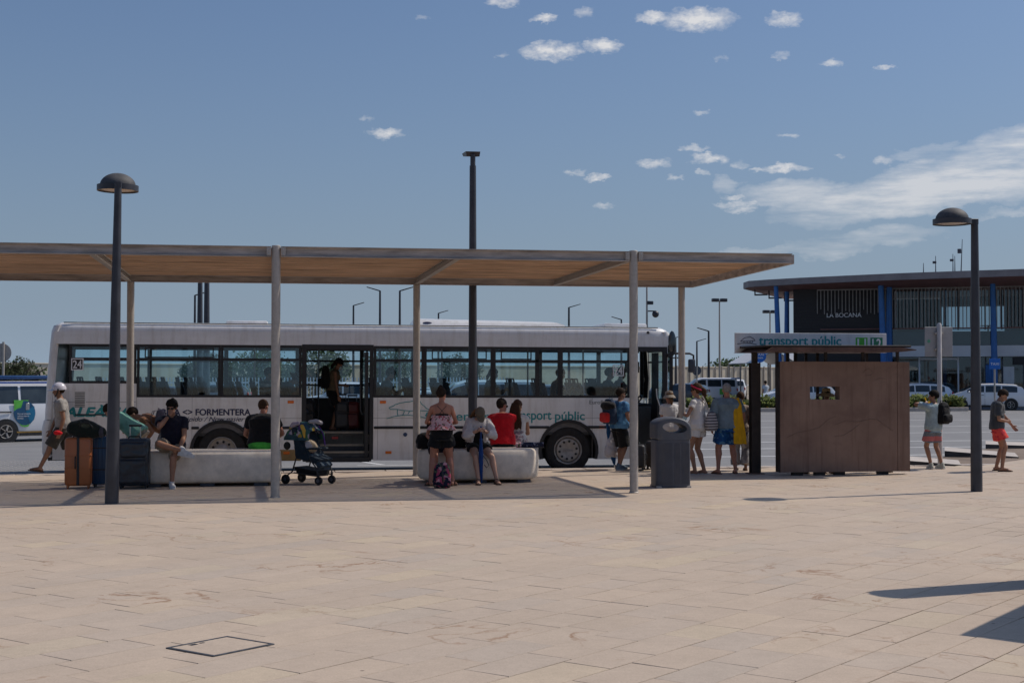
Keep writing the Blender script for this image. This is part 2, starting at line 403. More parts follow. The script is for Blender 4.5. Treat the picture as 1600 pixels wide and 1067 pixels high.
def finish():
    """bake the modifiers and turn the lettering into flat meshes"""
    dg = bpy.context.evaluated_depsgraph_get()
    baked = [(o, bpy.data.meshes.new_from_object(o.evaluated_get(dg))) for o in REMESH]
    tm = [bpy.data.meshes.new_from_object(t[0].evaluated_get(dg)) for t in TEXTS]
    for o, me in baked:
        o.modifiers.clear(); old = o.data; mats = [m for m in old.materials]; nm = old.name
        o.data = me
        if not len(me.materials):
            for m in mats: me.materials.append(m)
        me.polygons.foreach_set('use_smooth', [True] * len(me.polygons))
    for (o, name, w, h, m, label, bold), me in zip(TEXTS, tm):
        xs = [v.co.x for v in me.vertices]; ys = [v.co.y for v in me.vertices]
        x0, x1, y0, y1 = min(xs), max(xs), min(ys), max(ys)
        sxx = w / (x1 - x0); syy = (h / (y1 - y0)) if h else sxx
        for v in me.vertices: v.co = ((v.co.x - x0) * sxx, (v.co.y - y0) * syy, v.co.z)
        if bold:                                             # heavier strokes: copies of the letters shifted by a hair, each a hair further out
            b = bold * 1.1 * (y1 - y0) * syy; vv = [v.co.copy() for v in me.vertices]; ff = [list(p.vertices) for p in me.polygons]; nv = len(vv); V_, F_ = [], []
            for k, (dx, dy) in enumerate(((0, 0), (b, 0), (-b, 0), (0, b * .7), (0, -b * .7))):
                V_ += [(v.x + dx, v.y + dy, v.z + k * .0003) for v in vv]; F_ += [[i + k * nv for i in f] for f in ff]
            me = bpy.data.meshes.new(name); me.from_pydata(V_, [], F_)
        me.materials.clear(); me.materials.append(m)
        n = bpy.data.objects.new(name, me); C.objects.link(n); n.parent = o.parent; n.location = o.location; n.rotation_euler = o.rotation_euler
        if label: n['label'] = label
    for t in TEXTS:
        cu = t[0].data; bpy.data.objects.remove(t[0]); bpy.data.curves.remove(cu)
# ================================================================== GROUND
RZ = -.14                                   # road level, 14 cm below the platform
KY = 28.3                                   # kerb line behind the shelter
struct('ground', MB().add([(-900, -200, -.17), (900, -200, -.17), (900, 1500, -.17), (-900, 1500, -.17)], [(0, 1, 2, 3)]), M['earth'])
struct('road', MB().add([(-140, KY - .4, RZ), (160, KY - .4, RZ), (160, 116, RZ), (-140, 116, RZ)], [(0, 1, 2, 3)]), M['asphalt'])

def plaza_material():
    m = bpy.data.materials.new('pink concrete paving'); m.use_nodes = True
    t = m.node_tree; n = t.nodes; b = n['Principled BSDF']; b.inputs['Roughness'].default_value = .85; b.inputs['Specular IOR Level'].default_value = .3
    L = t.links.new
    geo = n.new('ShaderNodeNewGeometry'); oi = n.new('ShaderNodeObjectInfo'); at = n.new('ShaderNodeAttribute'); at.attribute_name = 'tone'
    ad = n.new('ShaderNodeMath'); ad.operation = 'ADD'; L(oi.outputs['Random'], ad.inputs[0]); L(at.outputs['Fac'], ad.inputs[1])
    fr = n.new('ShaderNodeMath'); fr.operation = 'FRACT'; L(ad.outputs[0], fr.inputs[0])
    cr = n.new('ShaderNodeValToRGB'); e = cr.color_ramp.elements
    e[0].color = (.425, .343, .266, 1); e[1].position = 1; e[1].color = (.452, .362, .277, 1)
    for p, c in ((.18, (.442, .355, .274)), (.42, (.43, .346, .268)), (.6, (.428, .35, .278)), (.72, (.45, .36, .275)), (.86, (.405, .338, .275)), (.93, (.465, .378, .275))):
        k = e.new(p); k.color = (*c, 1)
    L(fr.outputs[0], cr.inputs[0])
    def noise(s, d=6, r=.6, dist=0):
        k = n.new('ShaderNodeTexNoise'); k.inputs['Scale'].default_value = s; k.inputs['Detail'].default_value = d; k.inputs['Roughness'].default_value = r; k.inputs['Distortion'].default_value = dist
        L(geo.outputs['Position'], k.inputs['Vector']); return k.outputs[0]
    def rmap(src, a, b2, lo, hi):
        k = n.new('ShaderNodeMapRange'); k.inputs[1].default_value = a; k.inputs[2].default_value = b2; k.inputs[3].default_value = lo; k.inputs[4].default_value = hi
        L(src, k.inputs[0]); return k.outputs[0]
    def mul(col, fac):
        k = n.new('ShaderNodeHueSaturation'); L(col, k.inputs['Color']); L(fac, k.inputs['Value']); return k.outputs[0]
    c = mul(cr.outputs[0], rmap(noise(.35, 5), .3, .7, 1.07, 1.19))
    c = mul(c, rmap(noise(3.1, 8, .65), .25, .75, .93, 1.07))
    c = mul(c, rmap(noise(16, 6, .75), .3, .7, .93, 1.06)); c = mul(c, rmap(noise(70, 3, .7), .3, .7, .88, 1.09))
    def mixc(col, fac, rgb):
        k = n.new('ShaderNodeMix'); k.data_type = 'RGBA'; L(fac, k.inputs[0]); L(col, k.inputs[6]); k.inputs[7].default_value = (*rgb, 1); return k.outputs[2]
    # rust veins and dark spots
    vein = n.new('ShaderNodeMath'); vein.operation = 'ABSOLUTE'; s0 = n.new('ShaderNodeMath'); s0.operation = 'SUBTRACT'; s0.inputs[1].default_value = .5
    L(noise(1.3, 5, .55, .6), s0.inputs[0]); L(s0.outputs[0], vein.inputs[0])
    vm = n.new('ShaderNodeMath'); vm.operation = 'MULTIPLY'; L(rmap(vein.outputs[0], 0, .018, 1, 0), vm.inputs[0]); L(rmap(noise(.55, 3), .54, .66, 0, .8), vm.inputs[1])
    c = mixc(c, vm.outputs[0], (.24, .12, .055))
    c = mixc(c, rmap(noise(2.3, 7, .7, .8), .64, .76, 0, .3), (.29, .20, .14))
    sp = n.new('ShaderNodeTexVoronoi'); sp.inputs['Scale'].default_value = 1.7; L(geo.outputs['Position'], sp.inputs['Vector'])
    c = mixc(c, rmap(sp.outputs['Distance'], .018, .032, .75, 0), (.10, .07, .055))
    L(c, b.inputs['Base Color'])
    bp = n.new('ShaderNodeBump'); bp.inputs['Strength'].default_value = .25; bp.inputs['Distance'].default_value = .004
    L(noise(55, 4, .7), bp.inputs['Height']); L(bp.outputs[0], b.inputs['Normal'])
    return m
M['plaza'] = plaza_material()
M['joint'] = mat('dirty joint edge', (.12, .085, .06), .95, .3, 1.3, col2=(.20, .15, .11), coords='Object')
M['mortar'] = mat('paving joint sand', (.13, .092, .065), .95, .35, 1.1, col2=(.27, .205, .155))

# the plaza bed, with its right-hand corner reaching further back
ext = [at_z(1412, 722), at_z(1480, 711), at_z(1545, 699), at_z(1640, 690), at_z(1900, 690)]
bed = [(-60, -40, -.018), (60, -40, -.018), (60, ext[-1].y, -.018)] + [(p.x, p.y, -.018) for p in reversed(ext)] + [(ext[0].x - .3, KY, -.018), (-60, KY, -.018)]
plaza = struct('plaza', MB().add(bed, [tuple(range(len(bed)))]), M['mortar'])

ang = R(90 - 46.4); U = Vector((math.cos(ang), math.sin(ang), 0)); W = Vector((-U.y, U.x, 0))   # slab row direction and across it
SW = .37
O0 = at_z(1240, 1065)                        # a long joint runs through here
rnd = random.Random(11)
hatch_c = [at_z(352, 994), at_z(424, 1007), at_z(329, 1027), at_z(272, 1012)]
hc = sum(hatch_c, Vector()) / 4
slabs = []
for row in range(-60, 60):
    u = -46 + rnd.random() * .9
    while u < 50:
        ln = rnd.choice((.55, .68, .75, .82, .95))
        c = O0 + U * (u + ln / 2) + W * ((row + .5) * SW)
        u += ln
        cc = CROT.transposed() @ (c - Vector((0, 0, CAMZ)))
        dep = -cc.z
        if dep < 5.5 or dep > 36: continue
        if abs(cc.x) > dep * .375 + 2.6: continue
        if c.y > KY - .42 and c.x < ext[0].x: continue
        if c.y > KY - .42:
            if c.y > 27 + (c.x - ext[0].x) * .95: continue
        slabs.append((dep, c, ln, abs(cc.x) < dep * .36 + .5))
slabs.sort(key=lambda s: s[0] if s[0] > 7.9 and s[3] else s[0] + 60)
def slab_geo(mb, c, ln, g, rr):
    h = .0015 * (rr.random() - .5)
    tx, ty = (rr.random() - .5) * .002, (rr.random() - .5) * .002
    a, b = ln / 2 - g[0], SW / 2 - g[1]
    top, bot = [], []
    for sx, sy in ((-1, -1), (1, -1), (1, 1), (-1, 1)):
        p = c + U * (sx * a) + W * (sy * b)
        z = h + tx * sx + ty * sy
        q = c + U * (sx * (a - .002)) + W * (sy * (b - .002))
        top.append((q.x, min(q.y, KY - .302) if q.x < ext[0].x else q.y, z)); bot.append((p.x, min(p.y, KY - .302) if p.x < ext[0].x else p.y, z - .004))
    lo = [(p[0], p[1], -.022) for p in bot]
    mb.add(top + bot + lo, [(0, 1, 2, 3)] + [(4 + i, 4 + (i + 1) % 4, (i + 1) % 4, i) for i in range(4)] + [(8 + i, 8 + (i + 1) % 4, 4 + (i + 1) % 4, 4 + i) for i in range(4)])
def gaps(): return (rnd.choice((.0015, .002, .003, .0045)), rnd.choice((.003, .004, .005, .0065)))
far = MB(); tones = []; k = 0
variants = {}
for dep, c, ln, seen_ in slabs:
    if k < 298:
        key = (round(ln, 2), rnd.randrange(4))
        if key not in variants:
            mb = MB(); slab_geo(mb, Vector((0, 0, 0)), ln, gaps(), rnd); me_ = mb.mesh('slab', M['plaza'], 0, fix=False); me_.materials.append(M['joint']); me_.polygons.foreach_set('material_index', [0] * 5 + [1] * 4); variants[key] = me_
        o = obj('slab', variants[key], None, plaza); o.location = c; k += 1
    else:
        slab_geo(far, c, ln, gaps(), rnd); tones += [rnd.random()] * 9
me = far.mesh('far_slabs', M['plaza'], 0, fix=False); me.materials.append(M['joint']); me.polygons.foreach_set('material_index', ([0] * 5 + [1] * 4) * (len(me.polygons) // 9))
a = me.attributes.new('tone', 'FLOAT', 'FACE'); a.data.foreach_set('value', tones)
obj('far_slabs', me, None, plaza, kind='stuff')
# plain paving where single slabs no longer read (beside and behind the frame)
# kerb stones along the road
kst = MB().rbox(0, 0, -.16, .994, .298, .004, .012).mesh('kerb_stone', M['kerb'], 0)
for i in range(-14, 15):
    o = obj('kerb_stone', kst, None, plaza); o.location = (i, KY - .3, (i * 37 % 5) * .0006)
o = obj('kerb_run', MB().rbox(-60, KY - .3, -.16, -14.006, KY, .004), M['kerb'], plaza, 0)
# boarding wedges at the sawtooth bays
def wedge(p0, p1, h, depth):
    a, b = at_z(*p0), at_z(*p1); mb = MB()
    d = Vector((a.x, a.y, 0)).normalized() * depth * .7
    mb.add([(a.x, a.y, -.1), (b.x, b.y, -.1), (b.x + d.x, b.y + d.y, -.1), (a.x + d.x, a.y + d.y, -.1), (a.x, a.y, h), (b.x, b.y, .008), (b.x + d.x, b.y + d.y, .008), (a.x + d.x, a.y + d.y, h)],
           [(0, 3, 2, 1), (4, 5, 6, 7), (0, 1, 5, 4), (1, 2, 6, 5), (2, 3, 7, 6), (3, 0, 4, 7)])
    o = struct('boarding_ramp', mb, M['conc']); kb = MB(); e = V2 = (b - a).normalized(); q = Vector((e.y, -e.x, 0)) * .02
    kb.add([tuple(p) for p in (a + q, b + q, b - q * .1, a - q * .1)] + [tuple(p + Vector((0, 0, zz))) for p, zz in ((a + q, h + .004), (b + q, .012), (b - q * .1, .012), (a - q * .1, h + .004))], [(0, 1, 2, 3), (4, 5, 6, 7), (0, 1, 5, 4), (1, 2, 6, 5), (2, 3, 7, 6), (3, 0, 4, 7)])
    obj('kerb_shade_face', kb, M['shadekerb'], o, 0)  # thin dark strip painting the shade on the ramp's near face
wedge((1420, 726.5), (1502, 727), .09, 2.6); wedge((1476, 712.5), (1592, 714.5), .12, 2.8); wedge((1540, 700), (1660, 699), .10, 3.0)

# access hatch
ht = thing('access_hatch', 'steel framed paving hatch cover in the foreground paving', 'hatch cover', hc, ang)
def hl(p): d = p - hc; return (d.dot(U), d.dot(W))
hx, hy = .275, .245
mb = MB()
for x0, y0, x1, y1 in ((-hx, -hy, hx, -hy + .022), (-hx, hy - .022, hx, hy), (-hx, -hy + .022, -hx + .022, hy - .022), (hx - .022, -hy + .022, hx, hy - .022)):
    mb.box(x0, y0, -.012, x1, y1, .008)
obj('frame', mb, mat('worn hatch steel', (.09, .095, .105), .5, .3, 14, metal=.4), ht, 0)
obj('infill', MB().rbox(-hx + .026, -hy + .026, -.012, hx - .026, hy - .026, .0065, .003), M['plaza'], ht, 0)
obj('lifting_hole', MB().box(-.12, hy - .085, .006, -.06, hy - .045, .0075).box(-.03, hy - .075, .006, .01, hy - .05, .0075), M['black'], ht, 0)
# road markings: the bay lines of the coach park
ln = MB(); z = RZ + .004
for py, x0, x1 in ((727.5, 9, 40), (712, 10, 42), (700, 11, 60), (690, 11, 60), (677, 12, 70), (667, 12, 70), (657, 12, 80), (646, 12, 80)):
    p = at_z(1300, py, RZ); ln.add([(x0, p.y - .09, z), (x1, p.y - .09, z), (x1, p.y + .09, z), (x0, p.y + .09, z)], [(0, 1, 2, 3)])
for px, py, w in ((605, 727, 1.4), (952, 726, 3.0)):
    p = at_z(px, py, RZ); ln.add([(p.x - w / 2, p.y - .05, z), (p.x + w / 2, p.y - .05, z), (p.x + w / 2 + .05, p.y + .05, z), (p.x - w / 2 + .05, p.y + .05, z)], [(0, 1, 2, 3)])
p = at_z(592, 724, RZ); ln.add([(p.x, p.y - .5, z + .001), (p.x + .12, p.y - .5, z + .001), (p.x - .5, p.y + 1.2, z + .001), (p.x - .62, p.y + 1.2, z + .001)], [(0, 1, 2, 3)])
struct('road_markings', ln, M['line'])
# pale studs of the permeable paving on the left
st = MB()
for i in range(60):
    for j in range(14):
        p = at_z(-20, 700, RZ); x, y = -13.5 + i * .16, 29.6 + j * .42
        st.box(x, y, RZ + .002, x + .05, y + .07, RZ + .006)
struct('paving_studs', st, M['conc'], kind='stuff')

# ================================================================== SHELTER
FY, RY = 22.2, 26.74
def fx(px): return at_Y(px, 500, FY).x
def rx(px): return at_Y(px, 500, RY).x
ZF, ZR = at_Y(700, 405, FY).z, at_Y(651, 445, RY).z        # undersides of the two long beams
ZFT, ZRT = ZF + .16, ZR + .13
XL, XRf, XRr = -11.5, fx(1237), rx(1078)
sh = thing('bus_shelter', 'long flat shelter with slatted bamboo roof on round grey columns in front of the bus', 'shelter', (0, 0, 0))
def ibeam(a, b, z0, z1, w, name='beam', m=M['beam'], label=None):
    """I section from a to b (xy)"""
    a, b = Vector(a), Vector(b); d = (b - a).normalized(); s = Vector((-d.y, d.x)); mb = MB(); t = .012
    prof = [(-w, z0), (w, z0), (w, z0 + t), (.006, z0 + t), (.006, z1 - t), (w, z1 - t), (w, z1), (-w, z1), (-w, z1 - t), (-.006, z1 - t), (-.006, z0 + t), (-w, z0 + t)]
    mb.loft([[(p.x + s.x * q[0], p.y + s.y * q[0], q[1]) for q in prof] for p in (a, b)])
    return obj(name, mb, m, sh, 0, label=label)
cols_f = [fx(-140), fx(431), fx(990)]; cols_r = [rx(-250), rx(204), rx(651), rx(1065)]
edges = [XL] + cols_f + [XRf]
for i in range(len(edges) - 1):
    a = edges[i] + (.075 if i else 0); b = edges[i + 1] - (.075 if i < len(edges) - 2 else 0)
    ibeam((a, FY), (b, FY), ZF, ZFT, .05, 'front_beam')
    for x, s in ((a, 1), (b, -1)):
        if -11 < x < 7.9:
            pl = obj('splice_plate', MB().rbox(x if s > 0 else x - .07, FY - .062, ZF + .02, x + .07 if s > 0 else x, FY - .052, ZFT - .02, .002), M['galv'], sh, 0)
            for bz in (ZF + .045, ZFT - .045): obj('bolt', MB().lathe([(.008, FY - .07), (.008, FY - .06)], 8, (x + .035 * s, 0, bz), 'y'), M['steel'], pl, 0)
ibeam((XL, RY), (XRr, RY), ZR, ZRT, .045, 'rear_beam')
for fp, rp in ((-140, None), (141, 201), (431, 428), (716, 651), (986, 866)):
    a = fx(fp); b = rx(rp) if rp else cols_r[0]
    # crossbeams hang just under the slats and slope with the roof
    mb = MB(); d = (Vector((b, RY - .05)) - Vector((a, FY + .05))).normalized(); s = Vector((-d.y, d.x)); t = .01; w = .045
    prof = [(-w, 0), (w, 0), (w, t), (.006, t), (.006, .10), (w, .10), (w, .11), (-w, .11), (-w, .10), (-.006, .10), (-.006, t), (-w, t)]
    mb.loft([[(x + s.x * q[0], y + s.y * q[0], z + q[1]) for q in prof] for x, y, z in ((a, FY + .06, ZF + .005), (b, RY - .05, ZR + .005))])
    obj('cross_beam', mb, M['galv'], sh, 0)
# sloping end beam
mb = MB()
for x, y, z, x2, y2, z2 in ((XRf, FY + .06, ZF, XRr, RY + .05, ZR),):
    mb.loft([[(x, y, z), (x + .07, y, z), (x + .07, y, z + .15), (x, y, z + .15)], [(x2, y2, z2), (x2 + .07, y2, z2), (x2 + .07, y2, z2 + .13), (x2, y2, z2 + .13)]])
obj('end_beam', mb, M['beam'], sh, 0)
# slats
sl = MB(); ns = 30; rs = random.Random(5)
for i in range(ns):
    f = (i + .5) / ns; y = FY + .07 + (RY - FY - .14) * f; z = ZF + .118 + (ZR - ZF) * f + rs.uniform(-.003, .003)
    xr = XRf + (XRr - XRf) * f; w = .0495 + rs.uniform(-.003, .003)
    sl.box(XL + .05, y - w, z, xr - .01, y + w, z + .03)
slo = obj('roof_slats', sl, M['bamboo'], sh, 0, kind='stuff')
for x, yy, top, r in [(c, FY, ZFT + .015, .068) for c in cols_f] + [(c, RY, ZR, .066) for c in cols_r]:
    mb = MB(); mb.lathe([(r, -.01), (r, .9), (r, 2.0), (r, top - .006), (r - .006, top)], 28, (x, yy, 0))
    col = obj('column', mb, M['galv'], sh)
    obj('base_ring', MB().lathe([(r + .012, -.01), (r + .012, .012), (r + .003, .02)], 28, (x, yy, 0)), M['galv'], col)

# ================================================================== PLAZA LAMPS
def plaza_lamp(base, H, label, arm_rz, r0=.095, r1=.06):
    t = thing('street_lamp', label, 'lamp post', base, 0, 'dome lamps on the plaza')
    obj('pole', MB().lathe([(r0, -.02), (r0, .3), (r1, H - .02), (r1, H + .04)], 24), M['dkmetal'], t)
    c, s = math.cos(arm_rz), math.sin(arm_rz)
    br = MB().rbox(-.05, -.045, -.02, .16, .045, .07, .006); br.xf(Matrix.Rotation(arm_rz, 4, 'Z')); br.xf(Matrix.Translation((0, 0, H)))
    obj('bracket', br, M['dkmetal'], t, 0)
    hx, hy = c * .39, s * .39
    obj('rim', MB().lathe([(.29, 0), (.305, 0), (.305, .085), (.245, .09), (.245, .02), (.29, .01)], 36, (hx, hy, H - .025), cap=False), M['dkmetal'], t)
    pr = [(.262 * math.cos(R(a)), .19 * math.sin(R(a))) for a in range(0, 90, 9)] + [(.004, .19)]
    obj('dome', MB().lathe(pr, 36, (hx, hy, H + .055)), M['lampdome'], t, 60)
    obj('lens', MB().lathe([(.004, -.012), (.2, -.004), (.27, .012), (.004, .014)], 30, (hx, hy, H - .01)), M['lampglass'], t)
    return t
b1 = at_z(174.5, 786.5); b2 = at_z(1526, 767.5)
plaza_lamp(b1, 4.66, 'dark dome-headed lamp post standing in front of the luggage on the left', R(97), .1, .052)
plaza_lamp(b2, at_Y(1520, 349, b2.y).z, 'dark dome-headed lamp post on the right whose arm reaches left over the rusted wall', R(180), .093, .058)
# lean of the left lamp
bpy.data.objects['street_lamp'].rotation_euler = (0, R(.75), 0)

# tall pole between bench and bus
pb = at_z(738.5, 741, 0); PD = pb.y
t = thing('tall_lamp', 'tall dark lamp pole rising behind the white-shirted woman and above the shelter roof', 'lamp post', pb)
ztop = at_Y(738, 243, PD).z
obj('pole', MB().lathe([(.085, -.02), (.085, 1.5), (.062, ztop - .2), (.05, ztop - .2), (.05, ztop + .02)], 20), M['dkmetal'], t)
hd = MB(); hd.loft([[(-.12, .0, ztop - .02), (.13, .0, ztop - .02), (.13, .5, ztop + .05), (-.12, .5, ztop + .05)], [(-.14, -.03, ztop + .07), (.14, -.03, ztop + .07), (.14, .55, ztop + .11), (-.14, .55, ztop + .11)]])
obj('lamp_head', hd, M['dkmetal'], t, 0)

# ================================================================== BENCHES
def bench(px0, px1, yf, depth, zt, label, rr=.14, r_end=.32):
    x0, x1 = at_Y(px0, 720, yf).x, at_Y(px1, 720, yf).x
    t = thing('stone_bench', label, 'bench', ((x0 + x1) / 2, yf + depth / 2, 0), 0, 'cast stone benches under the shelter')
    L, D = (x1 - x0) / 2, depth / 2; mb = MB(); rings = []
    def ring(z, ins):
        pts = []; r = max(.02, r_end - ins)
        for cx, cy, a0 in ((L - r_end, D - r_end, 0), (-L + r_end, D - r_end, 90), (-L + r_end, -D + r_end, 180), (L - r_end, -D + r_end, 270)):
            for a in range(0, 91, 10): pts.append((cx + r * math.cos(R(a0 + a)), cy + r * math.sin(R(a0 + a)), z))
        return pts
    for z, ins in ((.055, .10), (.07, .05), (.10, .022), (.2, .004), (.32, 0), (.44, .006), (zt - .06, .018), (zt - .025, .04), (zt - .006, .07), (zt, .12)): rings.append(ring(z, ins))
    mb.loft(rings); obj('seat', mb, M['bench'], t, 70)
    for fx_ in (-L * .72, 0, L * .72): obj('foot', MB().rbox(fx_ - .12, -D + .12, -.005, fx_ + .12, D - .12, .06, .01), M['hdpaint'], t, 0)
    return x0, x1
BZ = at_Y(760, 701, 24.6).z
BX0, BX1 = bench(205, 440, 24.55, 1.0, BZ, 'long pale stone bench on the left where the navy-shirted smoker sits', r_end=.16)
CX0, CX1 = bench(656, 847, 24.55, 1.0, BZ, 'rounded pale stone bench on the right where the red-shirted man sits', r_end=.38)

# ================================================================== LITTER BIN
bp_ = at_z(1054, 762); bw = .305
t = thing('litter_bin', 'dark grey rounded litter bin with an oval opening in front of the bus door', 'litter bin', (bp_.x, bp_.y + .25, 0))
H1 = at_Y(1054, 652, bp_.y).z
def binring(y, k): 
    return [(x, y, z) for x, z in outline(k)]
def outline(k):
    w = bw - k; pts = [(-w, .0), (w, .0), (w, H1 - .30)]
    for a in range(0, 181, 9): pts.append((w * math.cos(R(a)) * 1.0, H1 - .30 + (.30 - k) * (math.sin(R(a)) ** .62)))
    pts.append((-w, H1 - .30)); return pts
# shell: upper hood with a through opening, lower box with grille panels
lower = MB(); zc = H1 - .38
lower.loft([[((bw - k) * math.copysign(abs(math.cos(a)) ** .35, math.cos(a)), (.25 - k) * math.copysign(abs(math.sin(a)) ** .45, math.sin(a)), z) for a in [2 * math.pi * j / 40 for j in range(40)]] for z, k in ((0, .004), (.012, 0), (zc - .006, 0), (zc, .006))]); obj('body', lower, M['hdpaint'], t, 0)
hood = MB(); N = 48
def hood_pt(a):
    c, s = math.cos(a), math.sin(a)
    return (bw * max(-1, min(1, c * 1.25)) if s < .75 or True else 0, 0)
outer, inner = [], []
def rim(a):
    # distance from the opening centre to the arched outline
    c, s_ = math.cos(a), math.sin(a); zo = H1 - .175; r = 0
    for k in range(400):
        r += .002; x, z = c * r, zo + s_ * r
        ztop_ = H1 - .20 + .20 * max(0, 1 - (abs(x + .02) / (bw + .02)) ** 2.3) ** .5
        if abs(x) > bw or z < zc or z > ztop_: break
    return x, z
for k in range(N):
    a = 2 * math.pi * k / N; c, s_ = math.cos(a), math.sin(a)
    outer.append(rim(a)); inner.append(((.21) * c + .01, H1 - .175 + .085 * s_ - .02 * c))
rg_ = []
for yy, k in ((-.25, .028), (-.24, .012), (-.22, .003), (-.08, 0), (.08, 0), (.22, .003), (.24, .012), (.25, .028)):
    rg_.append([(x - math.copysign(min(k, abs(x)), x) if abs(x) > .01 else x, yy, z - (k if z > zc + .06 else 0)) for x, z in outer])
no_ = len(rg_)
for r in rg_: hood.v += r
for i_ in range(no_ - 1):
    for k in range(N): hood.f.append((i_ * N + k, i_ * N + (k + 1) % N, (i_ + 1) * N + (k + 1) % N, (i_ + 1) * N + k))
b0 = len(hood.v); hood.v += [(x, -.245, z) for x, z in inner] + [(x, .245, z) for x, z in inner]
for k in range(N):
    j_ = (k + 1) % N
    hood.f += [(k, b0 + k, b0 + j_, j_), ((no_ - 1) * N + k, (no_ - 1) * N + j_, b0 + N + j_, b0 + N + k), (b0 + k, b0 + N + k, b0 + N + j_, b0 + j_)]
obj('hood', hood, mat('bin hood paint', (.075, .082, .098), .5, .12, 5), t, 50)
for x0, x1 in ((-bw + .03, -.01), (.0, .12), (.13, bw - .02)):
    g = MB(); n_ = int((x1 - x0) / .018)
    for i in range(n_): yb_ = -.25 * max(.05, 1 - (abs(x0 + i * .018 + .005) / bw) ** 5.7) ** .225; g.box(x0 + i * .018, yb_ - .006, .06, x0 + i * .018 + .011, yb_ + .006, zc - .05)
    obj('grille', g, M['hdpaint'], t, 0)
obj('base', MB().rbox(-bw + .01, -.24, -.004, bw - .01, .24, .03, .004), M['conc'], t, 0)
# ================================================================== BUS
BY = 29.0
XP = at_Y(530, 600, BY).x
bus = thing('bus', 'long white regional bus standing behind the shelter with its middle door open', 'bus', (XP, BY, RZ)); bus.rotation_euler = (0, .0036, 0)
def lx(px): return at_Y(px, 600, BY).x - XP
def lz(py): return at_Y(530, py, BY).z - RZ
BW = 2.5
ZS, ZB1, ZT1, ZRF = lz(719.5), lz(621), lz(540), lz(506.5)
ZB0 = lz(600)
xL, xR = lx(72.5), lx(1050)
dL, dR, fL, fR = lx(471), lx(583), lx(984), lx(1042)
WA = (lx(347), lx(888)); WR = .50
wheel_z = .485
def arch(cx, r, zb):
    a0 = math.asin((zb - wheel_z) / r) if abs(zb - wheel_z) < r else 0
    return [(cx + r * math.cos(math.pi - a0 - (math.pi - 2 * a0) * k / 18), wheel_z + r * math.sin(math.pi - a0 - (math.pi - 2 * a0) * k / 18)) for k in range(19)]
AR = .60
SEAM = lz(690)
T = .05
def low_panel(x0, x1, zt, arch_cx=None, y0=0, name='side_panel', zb=None):
    zb = ZS if zb is None else zb
    poly = [(x0, zb)]
    if arch_cx is not None and x0 < arch_cx < x1: poly += arch(arch_cx, AR, zb)
    poly += [(x1, zb), (x1, zt), (x0, zt)]
    return obj(name, MB().prism(poly, y0, y0 + T), M['white_paint'], bus, 30)
g = .004
ZM = lz(668)                                # rub strip level
# near side: rear corner panel, panel with the rear wheel, panels up to and after the doors
low_panel(xL + .12, lx(213) - g, ZB0, None, zb=lz(716))
low_panel(lx(213), dL, ZB1, WA[0])
for a, b in ((dR, lx(738) - g), (lx(738), fL)): low_panel(a, b, ZB1, WA[1] if a > 2 else None)
low_panel(fR, xR - .1, ZT1)
# upper cantrail panels and roof shell
obj('cantrail', MB().box(xL + .12, 0, ZT1, xR - .1, T, lz(521)), M['white_paint'], bus, 0)
obj('far_cantrail', MB().box(xL + .12, BW - T, ZT1, xR - .1, BW, lz(521)), M['white_paint'], bus, 0)
zc = lz(521)
half = [(0, zc), (.004, zc + .05), (.02, zc + .10), (.055, zc + .145), (.11, zc + .175), (.2, zc + .19), (.5, zc + .205), (BW / 2, zc + .215)]
prof = half + [(BW - y, z) for y, z in reversed(half[:-1])]
rings = []
for x, k, dz in ((xL + .10, .10, -.10), (xL + .14, .05, -.05), (xL + .24, .012, -.012), (xL + .5, 0, 0), (xR - .5, 0, 0), (xR - .22, .012, -.012), (xR - .1, .05, -.05), (xR - .03, .12, -.11)):
    rings.append([(x, y * (1 - 2 * k / BW) + k, max(zc - .02, z + dz)) for y, z in prof])
obj('roof', MB().loft(rings, closed=False, cap=False).loft([[(x, min(max(y, .03), BW - .03), z - .03) for x, y, z in r] for r in rings], closed=False, cap=False), M['white_paint'], bus, 60, fix=False)
obj('roof_gutter', MB().box(xL + .3, .05, zc + .165, xR - .3, .07, zc + .185), M['black'], bus, 0)
# ends
def end_cap(name, xs, sgn, m=M['white_paint'], z0=None, z1=None):
    """rounded vertical end: xs = [(z, x_outer)]"""
    outer_r, inner_r = [], []
    mb = MB(); rr = []
    for z, xo in xs:
        pts = []; r = .13
        for a in range(0, 91, 15): pts.append((xo + sgn * (r - r * math.sin(R(a))), r - r * math.cos(R(a)), z))
        for a in range(0, 91, 15): pts.append((xo + sgn * (r - r * math.cos(R(a))), BW - r + r * math.sin(R(a)), z))
        ins = [(x + sgn * .04, min(max(y, .04), BW - .04), zz) for x, y, zz in reversed(pts)]
        rr.append(pts + ins)
    mb.loft(rr); return obj(name, mb, m, bus, 50)
end_cap('rear_end', [(lz(655), lx(68.5)), (lz(600), lx(71)), (lz(540), lx(75.5)), (lz(521), lx(77.5)), (lz(512), lx(81))], 1)
end_cap('rear_bumper', [(lz(712), lx(68)), (lz(706), lx(65)), (lz(668), lx(64)), (lz(656), lx(67))], 1)
obj('bumper_foot', MB().rbox(lx(75), .02, lz(717), lx(104), BW - .02, lz(711), .01), M['black'], bus, 0)
end_cap('front_end', [(ZS, lx(1052)), (lz(660), lx(1053)), (lz(640), lx(1052))], -1)
end_cap('front_brow', [(lz(536), lx(1051)), (lz(522), lx(1049)), (lz(514), lx(1046))], -1)
wsm = MB(); xs = [(lz(640), lx(1052)), (lz(590), lx(1053)), (lz(536), lx(1051))]
wr = []
